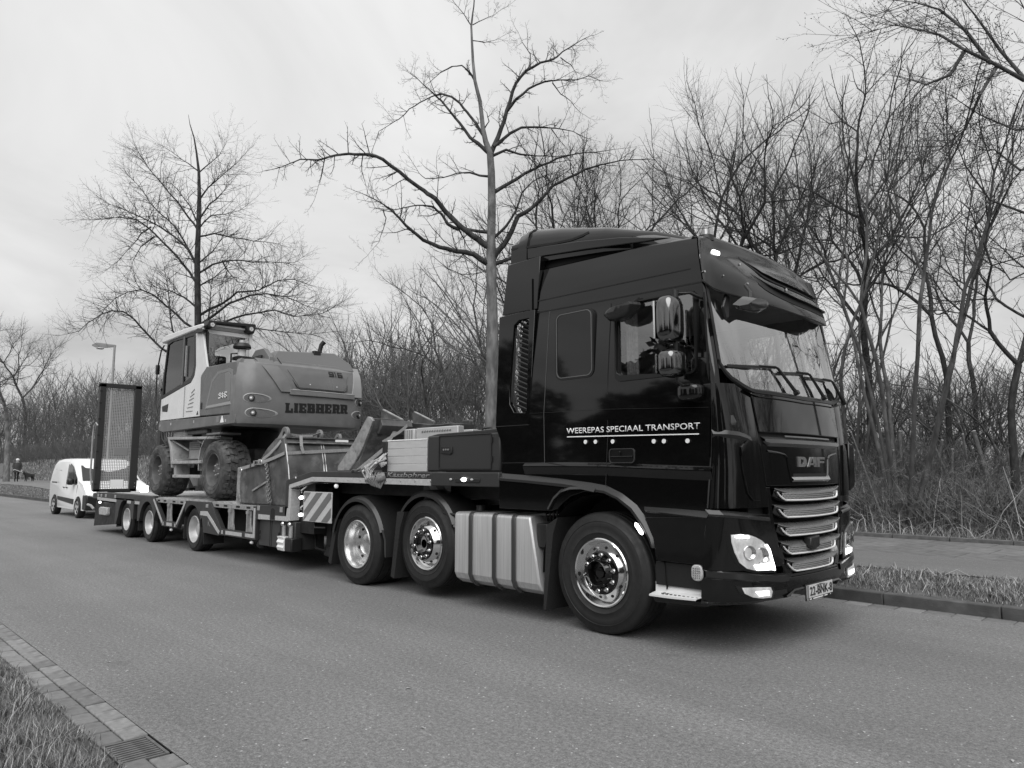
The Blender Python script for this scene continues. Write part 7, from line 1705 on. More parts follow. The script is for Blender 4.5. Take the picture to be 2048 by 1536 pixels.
def fork(segs, p, d, L, r, dep, rg, C):
    """forking crown: every internode wobbles, carries side twigs and divides at its end"""
    n = 3; q = p.copy(); dd = d.normalized(); pts = [q.copy()]; r2 = r*C['taper']
    for i in range(n):
        dd = dd+Vector((rg.uniform(-1, 1), rg.uniform(-1, 1), rg.uniform(-1, 1)))*C['wob']+Vector((0, 0, C['up'])); dd.normalize(); q2 = q+dd*L/n
        segs.append((*q, *q2, r+(r2-r)*i/n, r+(r2-r)*(i+1)/n, 0)); q = q2; pts.append(q.copy())
    if dep < C['clear']: pass
    else:
        for j in range(C['side']):
            i = rg.randrange(n); b = pts[i].lerp(pts[i+1], rg.random()); u, w = frame(dd); az = rg.uniform(0, 6.28); an = R(rg.uniform(30, 75))
            nd = dd*math.cos(an)+(u*math.cos(az)+w*math.sin(az))*math.sin(an); nd.z += .12
            grow(segs, b, nd, C['tw']*rg.uniform(.4, 1.3)*(1.25 if dep < 4 else 1), max(.0022, min(.009, r2*.45)), 0, C['TW'], rg)
    if dep >= C['depth']:
        grow(segs, q, dd, C['tw'], r2, 0, C['TW'], rg); return
    k = 2+(rg.random() < C['three']); u, w = frame(dd); az0 = rg.uniform(0, 6.28)
    for j in range(k):
        an = R(rg.uniform(*C['a0'])) if j == 0 else R(rg.uniform(*C['a1'])); az = az0+2*PI*j/k+rg.uniform(-.4, .4)
        nd = dd*math.cos(an)+(u*math.cos(az)+w*math.sin(az))*math.sin(an)
        sc = rg.uniform(.82, 1.0) if j == 0 else rg.uniform(.66, .92); rr2 = r2*(.86 if j == 0 else rg.uniform(.5, .72))
        if rr2 < C['rmin']: rr2 = C['rmin']
        fork(segs, q, nd, L*C['lr']*sc, rr2, dep+(1 if j == 0 or rg.random() < .6 else 2), rg, C)
LT2 = dict(n=[3, 2], wob=[.25, .3], up=[.08, .1], kids=[4, 0], ang=[(25, 60), (20, 50)], len=[.5, .4], rad=[.65, .6]); LT2['from'] = [.1, .2]
def ftree(seed, trunk, L0, r0, depth=8, stems=1, spread=0, tl=.05, wob=.16, up=.05, side=2, tw=.55, a0=(8, 24), a1=(25, 55), clear=1, three=.25, lr=.9, taper=.9):
    rg = random.Random(seed); segs = []; C = dict(wob=wob, up=up, side=side, tw=tw, TW=LT2, depth=depth, a0=a0, a1=a1, clear=clear, three=three, lr=lr, rmin=.0035, taper=taper)
    for s_ in range(stems):
        a = 2*PI*s_/stems+rg.uniform(-.5, .5); t = spread*rg.uniform(.3, 1.1) if stems > 1 else .03; p = Vector((math.cos(a)*.15*(stems > 1), math.sin(a)*.15*(stems > 1), -.05)); d = Vector((math.cos(a)*t, math.sin(a)*t, 1)).normalized(); rr0 = r0*rg.uniform(.7, 1.1) if stems > 1 else r0
        n = 5; q = p; T_ = trunk*rg.uniform(.8, 1.15)
        for i in range(n):
            d = (d+Vector((rg.uniform(-1, 1), rg.uniform(-1, 1), .6))*tl).normalized(); q2 = q+d*T_/n; segs.append((*q, *q2, rr0*(1-.05*i), rr0*(1-.05*(i+1)), 0)); q = q2
        fork(segs, q, d, L0*rg.uniform(.85, 1.15), rr0*.75, 1, rg, C)
    return segs
def height(segs): return max(s[5] for s in segs)
# --- generated trees
def make_tree(seed, H, stems, r0, spread, trunk_h=0, kids=(11, 7, 5), ang=((25, 50), (25, 55), (30, 60)), lens=(.36, .42, .42), wob=(.06, .13, .2), up=(.03, .09, .06), nseg=(9, 6, 4, 3)):
    rg = random.Random(seed); segs = []
    P_ = dict(n=list(nseg), wob=list(wob)+[.25], up=list(up)+[.03], kids=list(kids)+[0], ang=list(ang)+[(20, 50)], len=list(lens)+[.4], rad=[.5, .5, .5, .5], **{'from': [.22 if stems > 1 else .28, .15, .15, .2]})
    for s in range(stems):
        a = 2*PI*s/stems+rg.uniform(-.4, .4); t = spread*rg.uniform(.4, 1.1) if stems > 1 else spread*.2
        d = Vector((math.cos(a)*t, math.sin(a)*t, 1)); p = Vector((math.cos(a)*.16*(stems > 1), math.sin(a)*.16*(stems > 1), -.05))
        grow(segs, p, d, H*rg.uniform(.8, 1.05), r0*rg.uniform(.65, 1.1), 0, P_, rg, tip=.12)
    return segs
LIB = {}
def proto(key, segs, trunk_m, twig_m, thick=.02):
    A = np.array([s[:8] for s in segs]); big = np.maximum(A[:, 6], A[:, 7]) > thick
    LIB[key] = [(nm, sticks_mesh(nm+'_'+key, A[sel], sd, m_)) for nm, sel, sd, m_ in (('trunk', big, 6, trunk_m), ('crown', ~big, 3, twig_m)) if sel.any()]
def plant(key, name, x, y, rot, sc, label, cat, group=None, z=None, szy=1.0, lean=0):
    r_ = thing(name, label, cat, (x, y, float(hgt(x, y))-.03 if z is None else z), group); r_.rotation_euler = (lean, 0, rot); r_.scale = (sc*szy, sc*szy, sc)
    for nm, me in LIB[key]:
        o = bpy.data.objects.new(nm, me); COL.objects.link(o); o.parent = r_
    return r_
NAT = {}
for key, sg, tm, wm, th in [
  ('oak', ftree(31, 2.6, 1.45, .10, tl=.015, depth=8, side=3, tw=.62, lr=.93, a1=(28, 62)), bark_d, twig, .02),
  ('oak_b', ftree(41, 2.2, 1.45, .095, tl=.015, depth=7, side=4, tw=.62, wob=.2, a1=(30, 68), lr=.95), bark_d, twig, .02),
  ('ash', ftree(32, 3.0, 1.35, .075, tl=.015, depth=7, side=4, tw=.6, up=.07, a1=(22, 50), lr=.94), bark_d, twig, .02),
  ('multi', ftree(33, 3.0, 1.4, .052, depth=5, stems=7, spread=.40, side=3, tw=.6, up=.09, a1=(15, 40), wob=.14), bark, twig, .02),
  ('multi_b', ftree(43, 2.6, 1.4, .045, depth=5, stems=6, spread=.48, side=3, tw=.6, up=.07, a1=(18, 48), wob=.18), bark, twig, .02),
  ('hazel', ftree(34, .9, .75, .028, depth=4, stems=11, spread=.6, side=2, tw=.5, up=.08, wob=.16, a1=(15, 45)), bark, twig_g, .012),
  ('hazel_b', ftree(35, .6, .62, .024, depth=4, stems=13, spread=.8, side=2, tw=.45, up=.05, wob=.22, a1=(20, 55)), bark, twig_g, .012),
  ('lime', ftree(37, 3.2, 1.25, .19, tl=.008, depth=8, side=2, tw=.6, up=.0, a0=(5, 14), a1=(40, 75)), bark_l, twig, .025),
  ('bramble', make_tree(36, 1.7, 22, .010, 1.2, kids=(5, 4, 2), ang=((30, 70), (30, 70), (30, 60)), lens=(.45, .42, .42), wob=(.2, .25, .25), up=(-.06, .0, .0), nseg=(6, 4, 3, 2)), mat('bramble_stem', .26, .8, var=.5, scale=2), mat('bramble_stem', .14, .8), .03)]:
    proto(key, sg, tm, wm, th); NAT[key] = height(sg)
def at_y(px, Y, py=930):
    """ground position on the pixel column px at distance Y across the road"""
    d = FWD+RGT*((px-1024)/FPX)-UPV*((py-768)/FPX); t = (Y-CAM.y)/d.y; return CAM+d*t, t
def tree_at(key, name, px, Y, top, natural, label, cat, group=None, rot=None, sq=1.0, lean=0):
    p, t = at_y(px, Y); zt = CAM.z+(941-top)/FPX*t; s = (zt-float(hgt(p.x, p.y)))/NAT[key]
    return plant(key, name, p.x, p.y, TRG.uniform(0, 6.28) if rot is None else rot, s, label, cat, group, szy=sq, lean=lean)
for key, px, Y, top, nat, lab, sq in [
  ('oak', 1490, 13.0, 85, 0, 'bare spreading tree directly above the cab visor, its stem hidden behind the roof', 1.0),
  ('ash', 1365, 14.0, 85, 0, 'slim bare tree left of the one above the visor, behind the cab roof', .85),
  ('oak_b', 1235, 16.0, 175, 0, 'bare tree behind the rear of the cab roof deflector', 1.0),
  ('oak_b', 1620, 16.5, 150, 0, 'bare tree whose crown fills the gap right of the visor', 1.0),
  ('multi', 1800, 12.2, 130, 0, 'many-stemmed bare tree fanning out just right of the windscreen', .9),
  ('multi_b', 1695, 14.0, 150, 0, 'bare many-stemmed tree behind the right edge of the cab front', .9),
  ('ash', 1900, 14.5, 90, 0, 'bare tree with upright stems beyond the cut stumps at the right', .9),
  ('oak', 2030, 13.0, 250, 0, 'crooked bare tree at the right edge above the brushwood', 1.0),
  ('ash', 1955, 17.0, 240, 0, 'thin many-stemmed tree set back near the right edge', .9),
  ('oak_b', 1310, 14.5, 130, 0, 'bare tree between the slim one and the one behind the roof deflector', .95),
  ('ash', 1560, 15.5, 110, 0, 'upright bare tree just right of the one above the visor', .9),
  ('oak', 1745, 15.0, 115, 0, 'bare tree above the right edge of the windscreen', .9),
  ('ash', 1170, 17.5, 230, 0, 'slim bare tree behind the rear edge of the cab fairing', .9),
  ('ash', 905, 18.5, 465, 0, 'slim bare tree left of the pale street tree trunk, beyond the toolbox', .9),
  ('oak_b', 1100, 19.0, 330, 0, 'bare tree set back between the pale street trunk and the cab', .9),
  ('hazel', 800, 21.0, 580, 0, 'bare shrub rising highest between the excavator and the street tree', 1.1),
  ('oak', 45, 24.0, 605, 0, 'distant bare tree with upright crown at the far left above the dog walker', .9)]:
    tree_at(key, 'bare_tree' if key != 'hazel' else 'tall_shrub', px, Y, top, nat, lab, 'tree' if key != 'hazel' else 'shrub', sq=sq)
# tree standing in the verge at the far left
pt_ = at(12, 969, 56.5)
pr_t = plant('lime', 'street_tree', pt_.x, pt_.y, 1.0, 1.3, 'grey-trunked street tree at the left edge of the picture beside the dog walker', 'tree', z=pt_.z)
pr_t.rotation_euler[2] += PI
# budding tree reaching in from the top right corner
def budding():
    rg = random.Random(77); segs = []; buds = MB(); bs = []
    base = at(2300, 960, 10.2); base.z = float(hgt(base.x, base.y)); 
    trunk = [base, at(2330, 700, 10.1), at(2290, 480, 10.0), at(2230, 330, 9.9), at(2160, 220, 9.8), at(2090, 170, 9.7)]
    for i in range(len(trunk)-1): segs.append((*trunk[i], *trunk[i+1], .12*(1-.16*i), .12*(1-.16*(i+1)), 0))
    limbs = [[(2048, 160), (1990, 128), (1930, 100), (1880, 70), (1840, 60), (1790, 50), (1745, 62)], [(2060, 170), (2000, 100), (1950, 30), (1900, -30)], [(1980, 125), (1930, 60), (1880, 20), (1830, 5), (1780, 0)], [(2200, 300), (2120, 250), (2030, 260), (1960, 230), (1900, 190)], [(2150, 210), (2080, 80), (2030, -20)], [(2260, 420), (2150, 400), (2060, 430), (1980, 400), (1930, 330), (1900, 250)], [(2290, 520), (2180, 480), (2100, 520), (2020, 560), (1980, 500)], [(1930, 100), (1900, 150), (1850, 170), (1800, 230)], [(1995, 130), (1960, 190), (1930, 260), (1880, 300)], [(2220, 330), (2120, 330), (2040, 340), (1990, 300), (1950, 300)]]
    P_ = dict(n=[4, 4, 3], wob=[.12, .16, .2], up=[.02, .04, .02], kids=[6, 4, 0], ang=[(25, 55), (25, 55), (20, 50)], len=[.55, .55, .4], rad=[.6, .6, .6]); P_['from'] = [.1, .15, .2]
    for lj_, pts in enumerate(limbs):
        Q = [at(x, y, 9.7+rg.uniform(-.15, .15)*(i)) for i, (x, y) in enumerate(pts)]; n = len(Q)-1
        for i in range(n):
            ra, rb = .028*(1-.85*i/n), .028*(1-.85*(i+1)/n); segs.append((*Q[i], *Q[i+1], max(ra, .005), max(rb, .004), 1, lj_))
            for j in range(5):
                b = Q[i].lerp(Q[i+1], rg.random()); dr = (Q[i+1]-Q[i]).normalized(); u, w = frame(dr); az = rg.uniform(0, 6.28); an = R(rg.uniform(25, 70)); nd = dr*math.cos(an)+(u*math.cos(az)+w*math.sin(az))*math.sin(an); nd.z -= .05
                grow(segs, b, nd, rg.uniform(.5, 1.2), .006, 0, P_, rg)
    root = tree_obj('budding_tree', segs, tuple(base), 'tree with opening buds whose branches hang in from the top right corner', 'tree', bark, twig, thick=.02)
    # leaf buds near the twig ends
    A = [s for s in segs if s[8] >= 0 and max(s[6], s[7]) < .006]; rg.shuffle(A)
    vs = []; fs = []
    for s in A[:9000]:
        p = Vector(s[3:6])-base; d = (Vector(s[3:6])-Vector(s[:3])).normalized(); u, w = frame(d); l = rg.uniform(.012, .03); k = len(vs); t = (d+u*rg.uniform(-.8, .8)+w*rg.uniform(-.8, .8)).normalized(); h = t.cross(d).normalized() if t.cross(d).length > .01 else u
        vs += [tuple(p), tuple(p+t*l*.5+h*l*.28), tuple(p+t*l), tuple(p+t*l*.5-h*l*.28)]; fs.append((k, k+1, k+2, k+3))
    me = bpy.data.meshes.new('leaf_buds'); me.from_pydata(vs, [], fs); me.materials.append(mat('leaf_bud', .09, .7)); o = bpy.data.objects.new('leaf_buds', me); COL.objects.link(o); o.parent = root; o['kind'] = 'stuff'
budding()
# thicket: shrubs of two kinds in rows behind the footpath; they can be told apart only by where they stand
rg_ = random.Random(99)
ORD = 'first second third fourth fifth sixth seventh eighth ninth tenth eleventh twelfth thirteenth fourteenth fifteenth sixteenth seventeenth eighteenth nineteenth twentieth'.split()
def shrubs(px0, px1, n, Ya, Yb, ta, tb, keys, label, group):
    for i in range(n):
        px = px0+(px1-px0)*(i+.15+.7*rg_.random())/n; k = rg_.choice(keys)
        tree_at(k, 'bare_shrub' if k != 'bramble' else 'bramble', px, rg_.uniform(Ya, Yb), rg_.uniform(ta, tb), 0, label+', '+ORD[i]+' from the left', 'shrub', group, rot=rg_.uniform(0, 6.28), sq=rg_.uniform(.9, 1.3))
shrubs(640, 1010, 11, 16, 25, 630, 720, ['hazel', 'hazel_b'], 'tall bare shrub between excavator and cab', 'bare shrubs behind the gooseneck')
shrubs(640, 1010, 9, 13, 18, 760, 840, ['hazel_b', 'hazel'], 'low bare shrub between excavator and cab', 'low shrubs behind the gooseneck')
shrubs(250, 660, 12, 19, 27, 700, 780, ['hazel', 'hazel_b'], 'bare grey shrub behind the excavator', 'bare shrubs behind the excavator')
shrubs(-20, 330, 12, 24, 31, 710, 790, ['hazel', 'hazel_b'], 'bare grey shrub on the mound', 'bare shrubs on the mound')
shrubs(10, 330, 14, 20, 24, 810, 870, ['hazel_b', 'hazel'], 'low bare shrub on the mound', 'low shrubs on the mound')
shrubs(1030, 1560, 8, 14, 20, 380, 560, ['hazel'], 'bare shrub rising behind the cab', 'bare shrubs behind the cab')
shrubs(1660, 2060, 7, 16, 21, 640, 760, ['hazel', 'hazel_b'], 'bare grey shrub right of the cab', 'bare shrubs right of the cab')
shrubs(1680, 2060, 9, 13, 15, 830, 890, ['hazel_b', 'bramble'], 'low shrub right of the cab', 'low shrubs right of the cab')
shrubs(1690, 2060, 14, 12, 13.5, 890, 950, ['bramble'], 'tangle of pale bramble stems beside the footpath', 'brambles beside the footpath')
# far brushwood closing the view: one mass
def brush(name, x0, x1, y0, y1, n, h0, h1, seed, label):
    rg = np.random.RandomState(seed); x = rg.uniform(x0, x1, n); y = rg.uniform(y0, y1, n); z = hgt(x, y)+rg.uniform(0, 1, n)**1.2*h1*.6; L = rg.uniform(h0, h1, n)*.5
    a = rg.uniform(0, 2*PI, n); t = rg.uniform(.1, .9, n); p0 = np.stack([x, y, z], 1); p1 = p0+np.stack([np.cos(a)*t*L, np.sin(a)*t*L, L*(1-.3*t)], 1); r_ = rg.uniform(.006, .02, n)
    me = sticks_mesh(name, np.concatenate([p0, p1, r_[:, None], r_[:, None]*.4], 1), 3, twig_g); o = bpy.data.objects.new(name, me); COL.objects.link(o); o['kind'] = 'stuff'; o['label'] = label; o['category'] = 'brushwood'
brush('far_brushwood', -75, 40, 27, 44, 30000, 1.2, 3.2, 3, 'grey mass of distant brushwood behind the trees')
brush('mid_brushwood', -45, 30, 15, 24, 20000, .5, 1.7, 4, 'tangled undergrowth between the shrubs')
brush('front_brushwood', -12, 14, 11.7, 15, 17000, .3, 1.25, 5, 'tangled stems and dead stalks at the foot of the thicket')
brush('mound_brushwood', -125, -38, 15, 34, 52000, .6, 3.0, 6, 'dark undergrowth on the mound behind the van')
rg3 = random.Random(8); ds = MB()
for k in range(240):
    x = rg3.uniform(-3, 7.5); y = rg3.uniform(11.0, 13.6); z = float(hgt(x, y)); a = rg3.uniform(0, 6.28); l = rg3.uniform(.3, 1.5)*(1 if y > 11.6 else .4); t = rg3.uniform(.15, 1.2); h_ = l*math.cos(t)
    dx_, dy_ = math.cos(a)*l*math.sin(t), math.sin(a)*l*math.sin(t)
    ds.tube([(x, y, z), (x+dx_*.4, y+dy_*.4, z+h_*.55+rg3.uniform(-.05, .1)), (x+dx_, y+dy_, z+h_)], [.009, .007, .004], n=4)
o = ds.build('dead_stems', mat('dead_stem_pale', .42, .8, var=.4, scale=3), fix=False); tag(o, 'pale dead stems and straw standing in the foot of the thicket', 'dead stems', kind='stuff')
# cut stems with pale ends at the right
CG = 'freshly cut stems at the front of the thicket'
for i, (px, top, Y, r_, tilt) in enumerate([(1804, 862, 13.0, .036, 0.05), (1789, 900, 12.8, .02, .1), (1753, 868, 12.9, .02, -.25), (1706, 864, 11.6, .014, -.55), (1870, 886, 13.1, .022, -.5), (1888, 880, 13.2, .028, .35), (1930, 868, 13.3, .022, -.15), (1952, 862, 13.4, .045, -.35), (1907, 898, 12.9, .026, .1)]):
    p, t = at_y(px, Y); z0 = float(hgt(p.x, p.y)); z1 = CAM.z+(941-top)/FPX*t; top_ = Vector((p.x, p.y, z1)); b = Vector((p.x+tilt*-1.2, p.y, z0-.05)); dd = (top_-b).normalized()
    o = thing('cut_stem', ['upright cut stem with a pale top just right of the many-stemmed tree base', 'short cut stem with pale top beside the thick one', 'slim cut stem leaning slightly left beside the cab edge', 'thin pale-topped stem leaning left nearest the cab corner', 'pale-topped cut stem leaning in the middle of the cut group', 'cut stem with slanted pale top right of the middle', 'upright cut stem near the right of the cut group', 'thickest pale-topped stump at the right of the cut group', 'stump with a pale round cut face below its neighbours'][i], 'stump', tuple(b), CG)
    MB().cyl(b, top_, r_*1.2, r_, n=9).build('stem', mat('cut_bark', .11, .85, var=.4, scale=12, bump=.5, bscale=50), o)
    MB().cyl(top_+dd*.001, top_+dd*.012, r_*.95, n=9).build('cut_face', mat('cut_wood', .75, .7), o)
# ------------------------------------------------------------------ VAN, WALKER, DOG, LAMP POST, AND WHAT STANDS BEHIND THE CAMERA
VN = thing('delivery_van', 'small white panel van with headlights on, following behind the low loader', 'van', (-22.6, 1.95, 0))
ya, yb = 1.03, 2.83
def vprof(dz=0, ins=0):
    return [(-24.93+ins, .38), (-25.0+ins, .75), (-24.98+ins, 1.05), (-24.86+ins, 1.45-dz), (-24.66+ins, 1.72-dz), (-24.4+ins*.6, 1.80-dz), (-23.6, 1.845-dz), (-22.7, 1.83-dz), (-22.25-ins*.4, 1.76-dz), (-21.95-ins*.6, 1.60-dz), (-21.28-ins*.4, 1.13), (-20.75-ins*.6, 1.02), (-20.45-ins, .86), (-20.38-ins, .62), (-20.37-ins, .32), (-20.6, .24), (-24.7, .26)]
secs = []
for y, dz, ins in ((ya+.12, .05, .06), (ya+.02, .16, .03), (ya, .16, .02)): pass
W_ = [(0, .20, .14), (.03, .10, .08), (.12, .03, .03), (.3, 0, 0), (.9, -.01, -.03), (1.5, 0, 0), (1.68, .03, .03), (1.77, .10, .08), (1.8, .20, .14)]
MB().loft([[(x, ya+o_+(.06*max(0, (z-1.1)/.7) if o_ < .05 else (-.06*max(0, (z-1.1)/.7) if o_ > 1.75 else 0)), z) for x, z in vprof(dz*.55, ins)] for o_, dz, ins in W_]).build('body', mat('van_white', .8, .22, coat=.4), VN, ang=30)
def vp(name, poly, mt, y=ya-.006, d=.012, par=None, bev=0): return MB().prism(poly, 'y', y, y+d).build(name, mt, par or VN, bevel=bev)
vp('side_window', [(-22.68, 1.08), (-22.62, 1.30), (-22.52, 1.60), (-22.42, 1.66), (-22.15, 1.58), (-21.55, 1.22), (-21.50, 1.06), (-21.6, 1.0)], mat('van_glass', .015, .05), y=ya+.012, d=.03)
vp('front_quarter_gap', [(-22.0, 1.10), (-21.95, 1.10), (-22.05, 1.5), (-22.1, 1.5)], M['ex_black'], y=ya+.01, d=.02)
vp('door_gap', [(-22.86, .42), (-22.85, .42), (-22.75, 1.1), (-22.55, 1.65), (-22.56, 1.65), (-22.77, 1.1)], mat('gap_soft', .3, .5), y=ya+.002, d=.02)
vp('door_gap', [(-21.55, .42), (-21.54, .42), (-21.42, 1.0), (-21.43, 1.0)], mat('gap_soft', .3, .5), y=ya-.001, d=.02)
vp('rub_strip', [(-23.72, .62), (-23.7, .50), (-21.75, .40), (-21.72, .56)], M['plastic'], y=ya-.015, d=.03, bev=.008)
vp('door_rail', [(-24.6, 1.045), (-23.95, 1.04), (-23.95, 1.08), (-24.6, 1.085)], M['ex_black'], y=ya-.004, d=.01)
for x in (-23.05, -22.70): vp('door_handle', [(x, .93), (x+.14, .915), (x+.14, .89), (x, .905)], M['ex_black'], y=ya-.03, d=.03, bev=.006)
MB().box(-21.95, -21.68, ya-.20, ya-.02, 1.00, 1.20).build('wing_mirror', M['plastic'], VN, bevel=.06)
# windscreen on the slope
MB().loft([[(-22.0+.02, y, 1.60) for y in (ya+.2, ya+.9, ya+1.6)], [(-21.27+.015, y, 1.145) for y in (ya+.10, ya+.9, ya+1.7)]], closed=False, caps=False).build('windscreen', mat('van_glass', .015, .05), VN, solid=.02)
MB().prism([(ya-.01, .26), (ya-.01, .72), (ya+.25, .66), (ya+1.55, .66), (ya+1.81, .72), (ya+1.81, .26)], 'x', -20.75, -20.31).build('bumper', M['plastic'], VN, bevel=.04)
MB().prism([(ya+.55, .70), (ya+1.25, .70), (ya+1.2, .86), (ya+.6, .86)], 'x', -20.45, -20.37).build('radiator_grille', M['plastic'], VN, bevel=.01)
for s in (0, 1):
    y0, y1 = (ya+.03, ya+.30) if not s else (ya+1.50, ya+1.77)
    MB().box(-20.85, -20.42, y0, y1, .74, .98).build('headlight', M['lamp'], VN, bevel=.05)
for x in (-24.08, -21.21):
    arch = MB().prism([(x+.36*math.cos(R(a)), .30+.36*math.sin(R(a))) for a in range(-10, 191, 14)], 'y', ya-.012, ya+.05).build('wheel_arch', M['dark'], VN)
    for yy, mir in ((ya-.045, False), (ya+1.62, True)):
        wh = MB().lathe([(.21, yy+.03), (.2, yy+.01), (.17, yy+.03), (.05, yy+.015), (0, yy+.01)], (x, 0, .315), (0, 1, 0), n=24).build('wheel', M['rim_white'], VN)
        MB().lathe([(.21, yy+.03), (.225, yy+.005), (.27, yy), (.305, yy+.02), (.315, yy+.05), (.315, yy+.17), (.3, yy+.2), (.2, yy+.2)], (x, 0, .315), (0, 1, 0), n=32).build('tyre', M['rubber'], wh)
        if not mir:
            for k in range(5):
                a = 2*PI*k/5+.3; c, s_ = math.cos(a), math.sin(a); a2 = a+.42; 
                MB().cyl((x+.13*math.cos(a2+.2), yy+.012, .315+.13*math.sin(a2+.2)), (x+.13*math.cos(a2+.2), yy+.03, .315+.13*math.sin(a2+.2)), .038, n=8).build('rim_opening', M['dark'], wh)
place_text('Scavers', (-24.35, ya+.035, 1.40), (-23.55, ya+.035, 1.40), .10, (0, -1, 0), mat('van_print', .12, .5), VN, shear=.2, bold=.01)
MB().box(-24.35, -23.7, ya+.03, ya+.034, 1.28, 1.30).build('print_line', mat('van_print_pale', .5, .5), VN)

# street lamp
SL = thing('street_lamp', 'grey street lamp post with flat lantern behind the mesh ramp', 'street lamp', (-28.5, 3.75, .12))
MB().tube([(-28.5, 3.75, .05), (-28.5, 3.75, 1.2), (-28.5, 3.75, 1.25), (-28.5, 3.75, 6.55)], [.09, .09, .065, .045], n=12).build('post', mat('lamp_post_grey', .3, .5, metal=.3, var=.1, scale=3), SL)
lh = MB().loft([[(-28.46, 3.80, 6.52), (-28.54, 3.70, 6.52), (-28.54, 3.70, 6.62), (-28.46, 3.80, 6.62)], [(-28.75, 3.55, 6.50), (-28.83, 3.43, 6.50), (-28.83, 3.43, 6.66), (-28.75, 3.55, 6.68)], [(-28.95, 3.35, 6.50), (-29.05, 3.19, 6.50), (-29.05, 3.2, 6.72), (-28.95, 3.33, 6.72)], [(-29.13, 3.13, 6.58), (-29.17, 3.07, 6.58), (-29.17, 3.07, 6.64), (-29.13, 3.13, 6.64)]]).build('lantern', mat('lantern_grey', .2, .5), SL, bevel=.02)
MB().box(-29.05, -28.8, 3.2, 3.45, 6.44, 6.5).build('lantern_glass', mat('lantern_glass', .45, .2), lh, bevel=.03)

# person and dog, by skin modifier
def skin(name, verts, edges, radii, mt, parent, root=0, loc=(0, 0, 0), sub=2):
    me = bpy.data.meshes.new(name); me.from_pydata(verts, edges, []); o = bpy.data.objects.new(name, me); COL.objects.link(o); o.parent = parent
    o.modifiers.new('skin', 'SKIN'); me.skin_vertices[0] if len(me.skin_vertices) else me.attributes
    if not me.skin_vertices: 
        bpy.context.view_layer.objects.active = o
    sv = me.skin_vertices[0].data
    for i, r_ in enumerate(radii):
        rr2 = r_ if isinstance(r_, tuple) else (r_, r_); sv[i].radius = rr2; sv[i].use_root = (i == root)
    s = o.modifiers.new('sub', 'SUBSURF'); s.levels = sub; s.render_levels = sub
    me.materials.append(mt)
    dg = bpy.context.evaluated_depsgraph_get(); dg.update(); m2 = bpy.data.meshes.new_from_object(o.evaluated_get(dg)); o.modifiers.clear(); o.data = m2; m2.polygons.foreach_set('use_smooth', [True]*len(m2.polygons)); m2.name = name
    return o
px_ = at(32, 963, 55.0); gz = float(hgt(px_.x, px_.y)); PE = thing('person', 'person in a dark padded coat and light hat walking a dog on the path', 'person', (px_.x, px_.y, gz))
# body faces +X towards the road
V = [(0, 0, .93), (0, 0, 1.15), (0, 0, 1.38), (0, 0, 1.47), (.01, 0, 1.60), (0, -.19, 1.40), (.02, -.25, 1.14), (.16, -.22, .96), (0, .19, 1.40), (.0, .26, 1.14), (.12, .24, .93), (.0, -.10, .88), (.10, -.10, .50), (.06, -.10, .09), (.20, -.10, .04), (0, .10, .88), (-.04, .10, .50), (-.14, .10, .10), (-.02, .10, .04)]
E_ = [(0, 1), (1, 2), (2, 3), (3, 4), (2, 5), (5, 6), (6, 7), (2, 8), (8, 9), (9, 10), (0, 11), (11, 12), (12, 13), (13, 14), (0, 15), (15, 16), (16, 17), (17, 18)]
rr_ = [(.15, .17), (.13, .16), (.13, .18), .06, (.10, .09), .075, .055, .04, .075, .055, .04, .09, .065, .045, .04, .09, .065, .045, .04]
bd_ = skin('body', V, E_, rr_, mat('trousers_dark', .015, .85), PE)
rz = lambda o: None
coat = MB().loft([[(c*.20*k, s*.24*k, z) for c, s in [(math.cos(2*PI*i/16), math.sin(2*PI*i/16)) for i in range(16)]] for z, k in ((.72, 1.15), (.95, 1.08), (1.15, .98), (1.35, .95), (1.46, .55), (1.50, .3))])
coat.v = [(x+px_.x, y+px_.y, z+gz) for x, y, z in coat.v]; coat.build('coat', mat('padded_coat', .035, .8, bump=.4, bscale=14), PE, ang=60)
for sg, hand in ((-1, (.17, -.23, .95)), (1, (.13, .25, .92))):
    mb = MB().tube([(0, sg*.19, 1.42), (.02, sg*.26, 1.15), hand], [.085, .075, .055], n=10); mb.v = [(x+px_.x, y+px_.y, z+gz) for x, y, z in mb.v]; mb.build('sleeve', mat('padded_coat', .035, .8), PE, ang=60)
    hx, hy, hz = hand; mb = MB().ball((hx+.02, hy, hz-.04), .045, n=8)
    for k in range(4): mb.tube([(hx+.0+.018*k, hy, hz-.06), (hx+.01+.018*k, hy, hz-.11)], .010, n=5)
    mb.v = [(x+px_.x, y+px_.y, z+gz) for x, y, z in mb.v]; mb.build('hand', mat('skin', .45, .6), PE, ang=60)
hd_ = MB().ball((.01, 0, 1.62), .105, n=14, sq=(.95, .85, 1.1)); hd_.ball((.115, 0, 1.61), .018, n=6); hd_.v = [(x+px_.x, y+px_.y, z+gz) for x, y, z in hd_.v]; hd_.build('head', mat('skin', .45, .6), PE, ang=80)
ht = MB().lathe([(.13, 0), (.125, .03), (.11, .08), (.06, .13), (0, .14)], (.0, 0, 1.64), (0, 0, 1), n=16); ht.v = [(x+px_.x, y+px_.y, z+gz) for x, y, z in ht.v]; ht.build('hat', mat('pale_hat', .6, .8), PE, ang=60)
sc_ = MB().lathe([(.10, -.03), (.13, 0), (.12, .05), (.08, .06)], (.01, 0, 1.47), (0, 0, 1), n=14); sc_.v = [(x+px_.x, y+px_.y, z+gz) for x, y, z in sc_.v]; sc_.build('scarf', mat('scarf', .3, .9), PE, ang=60)
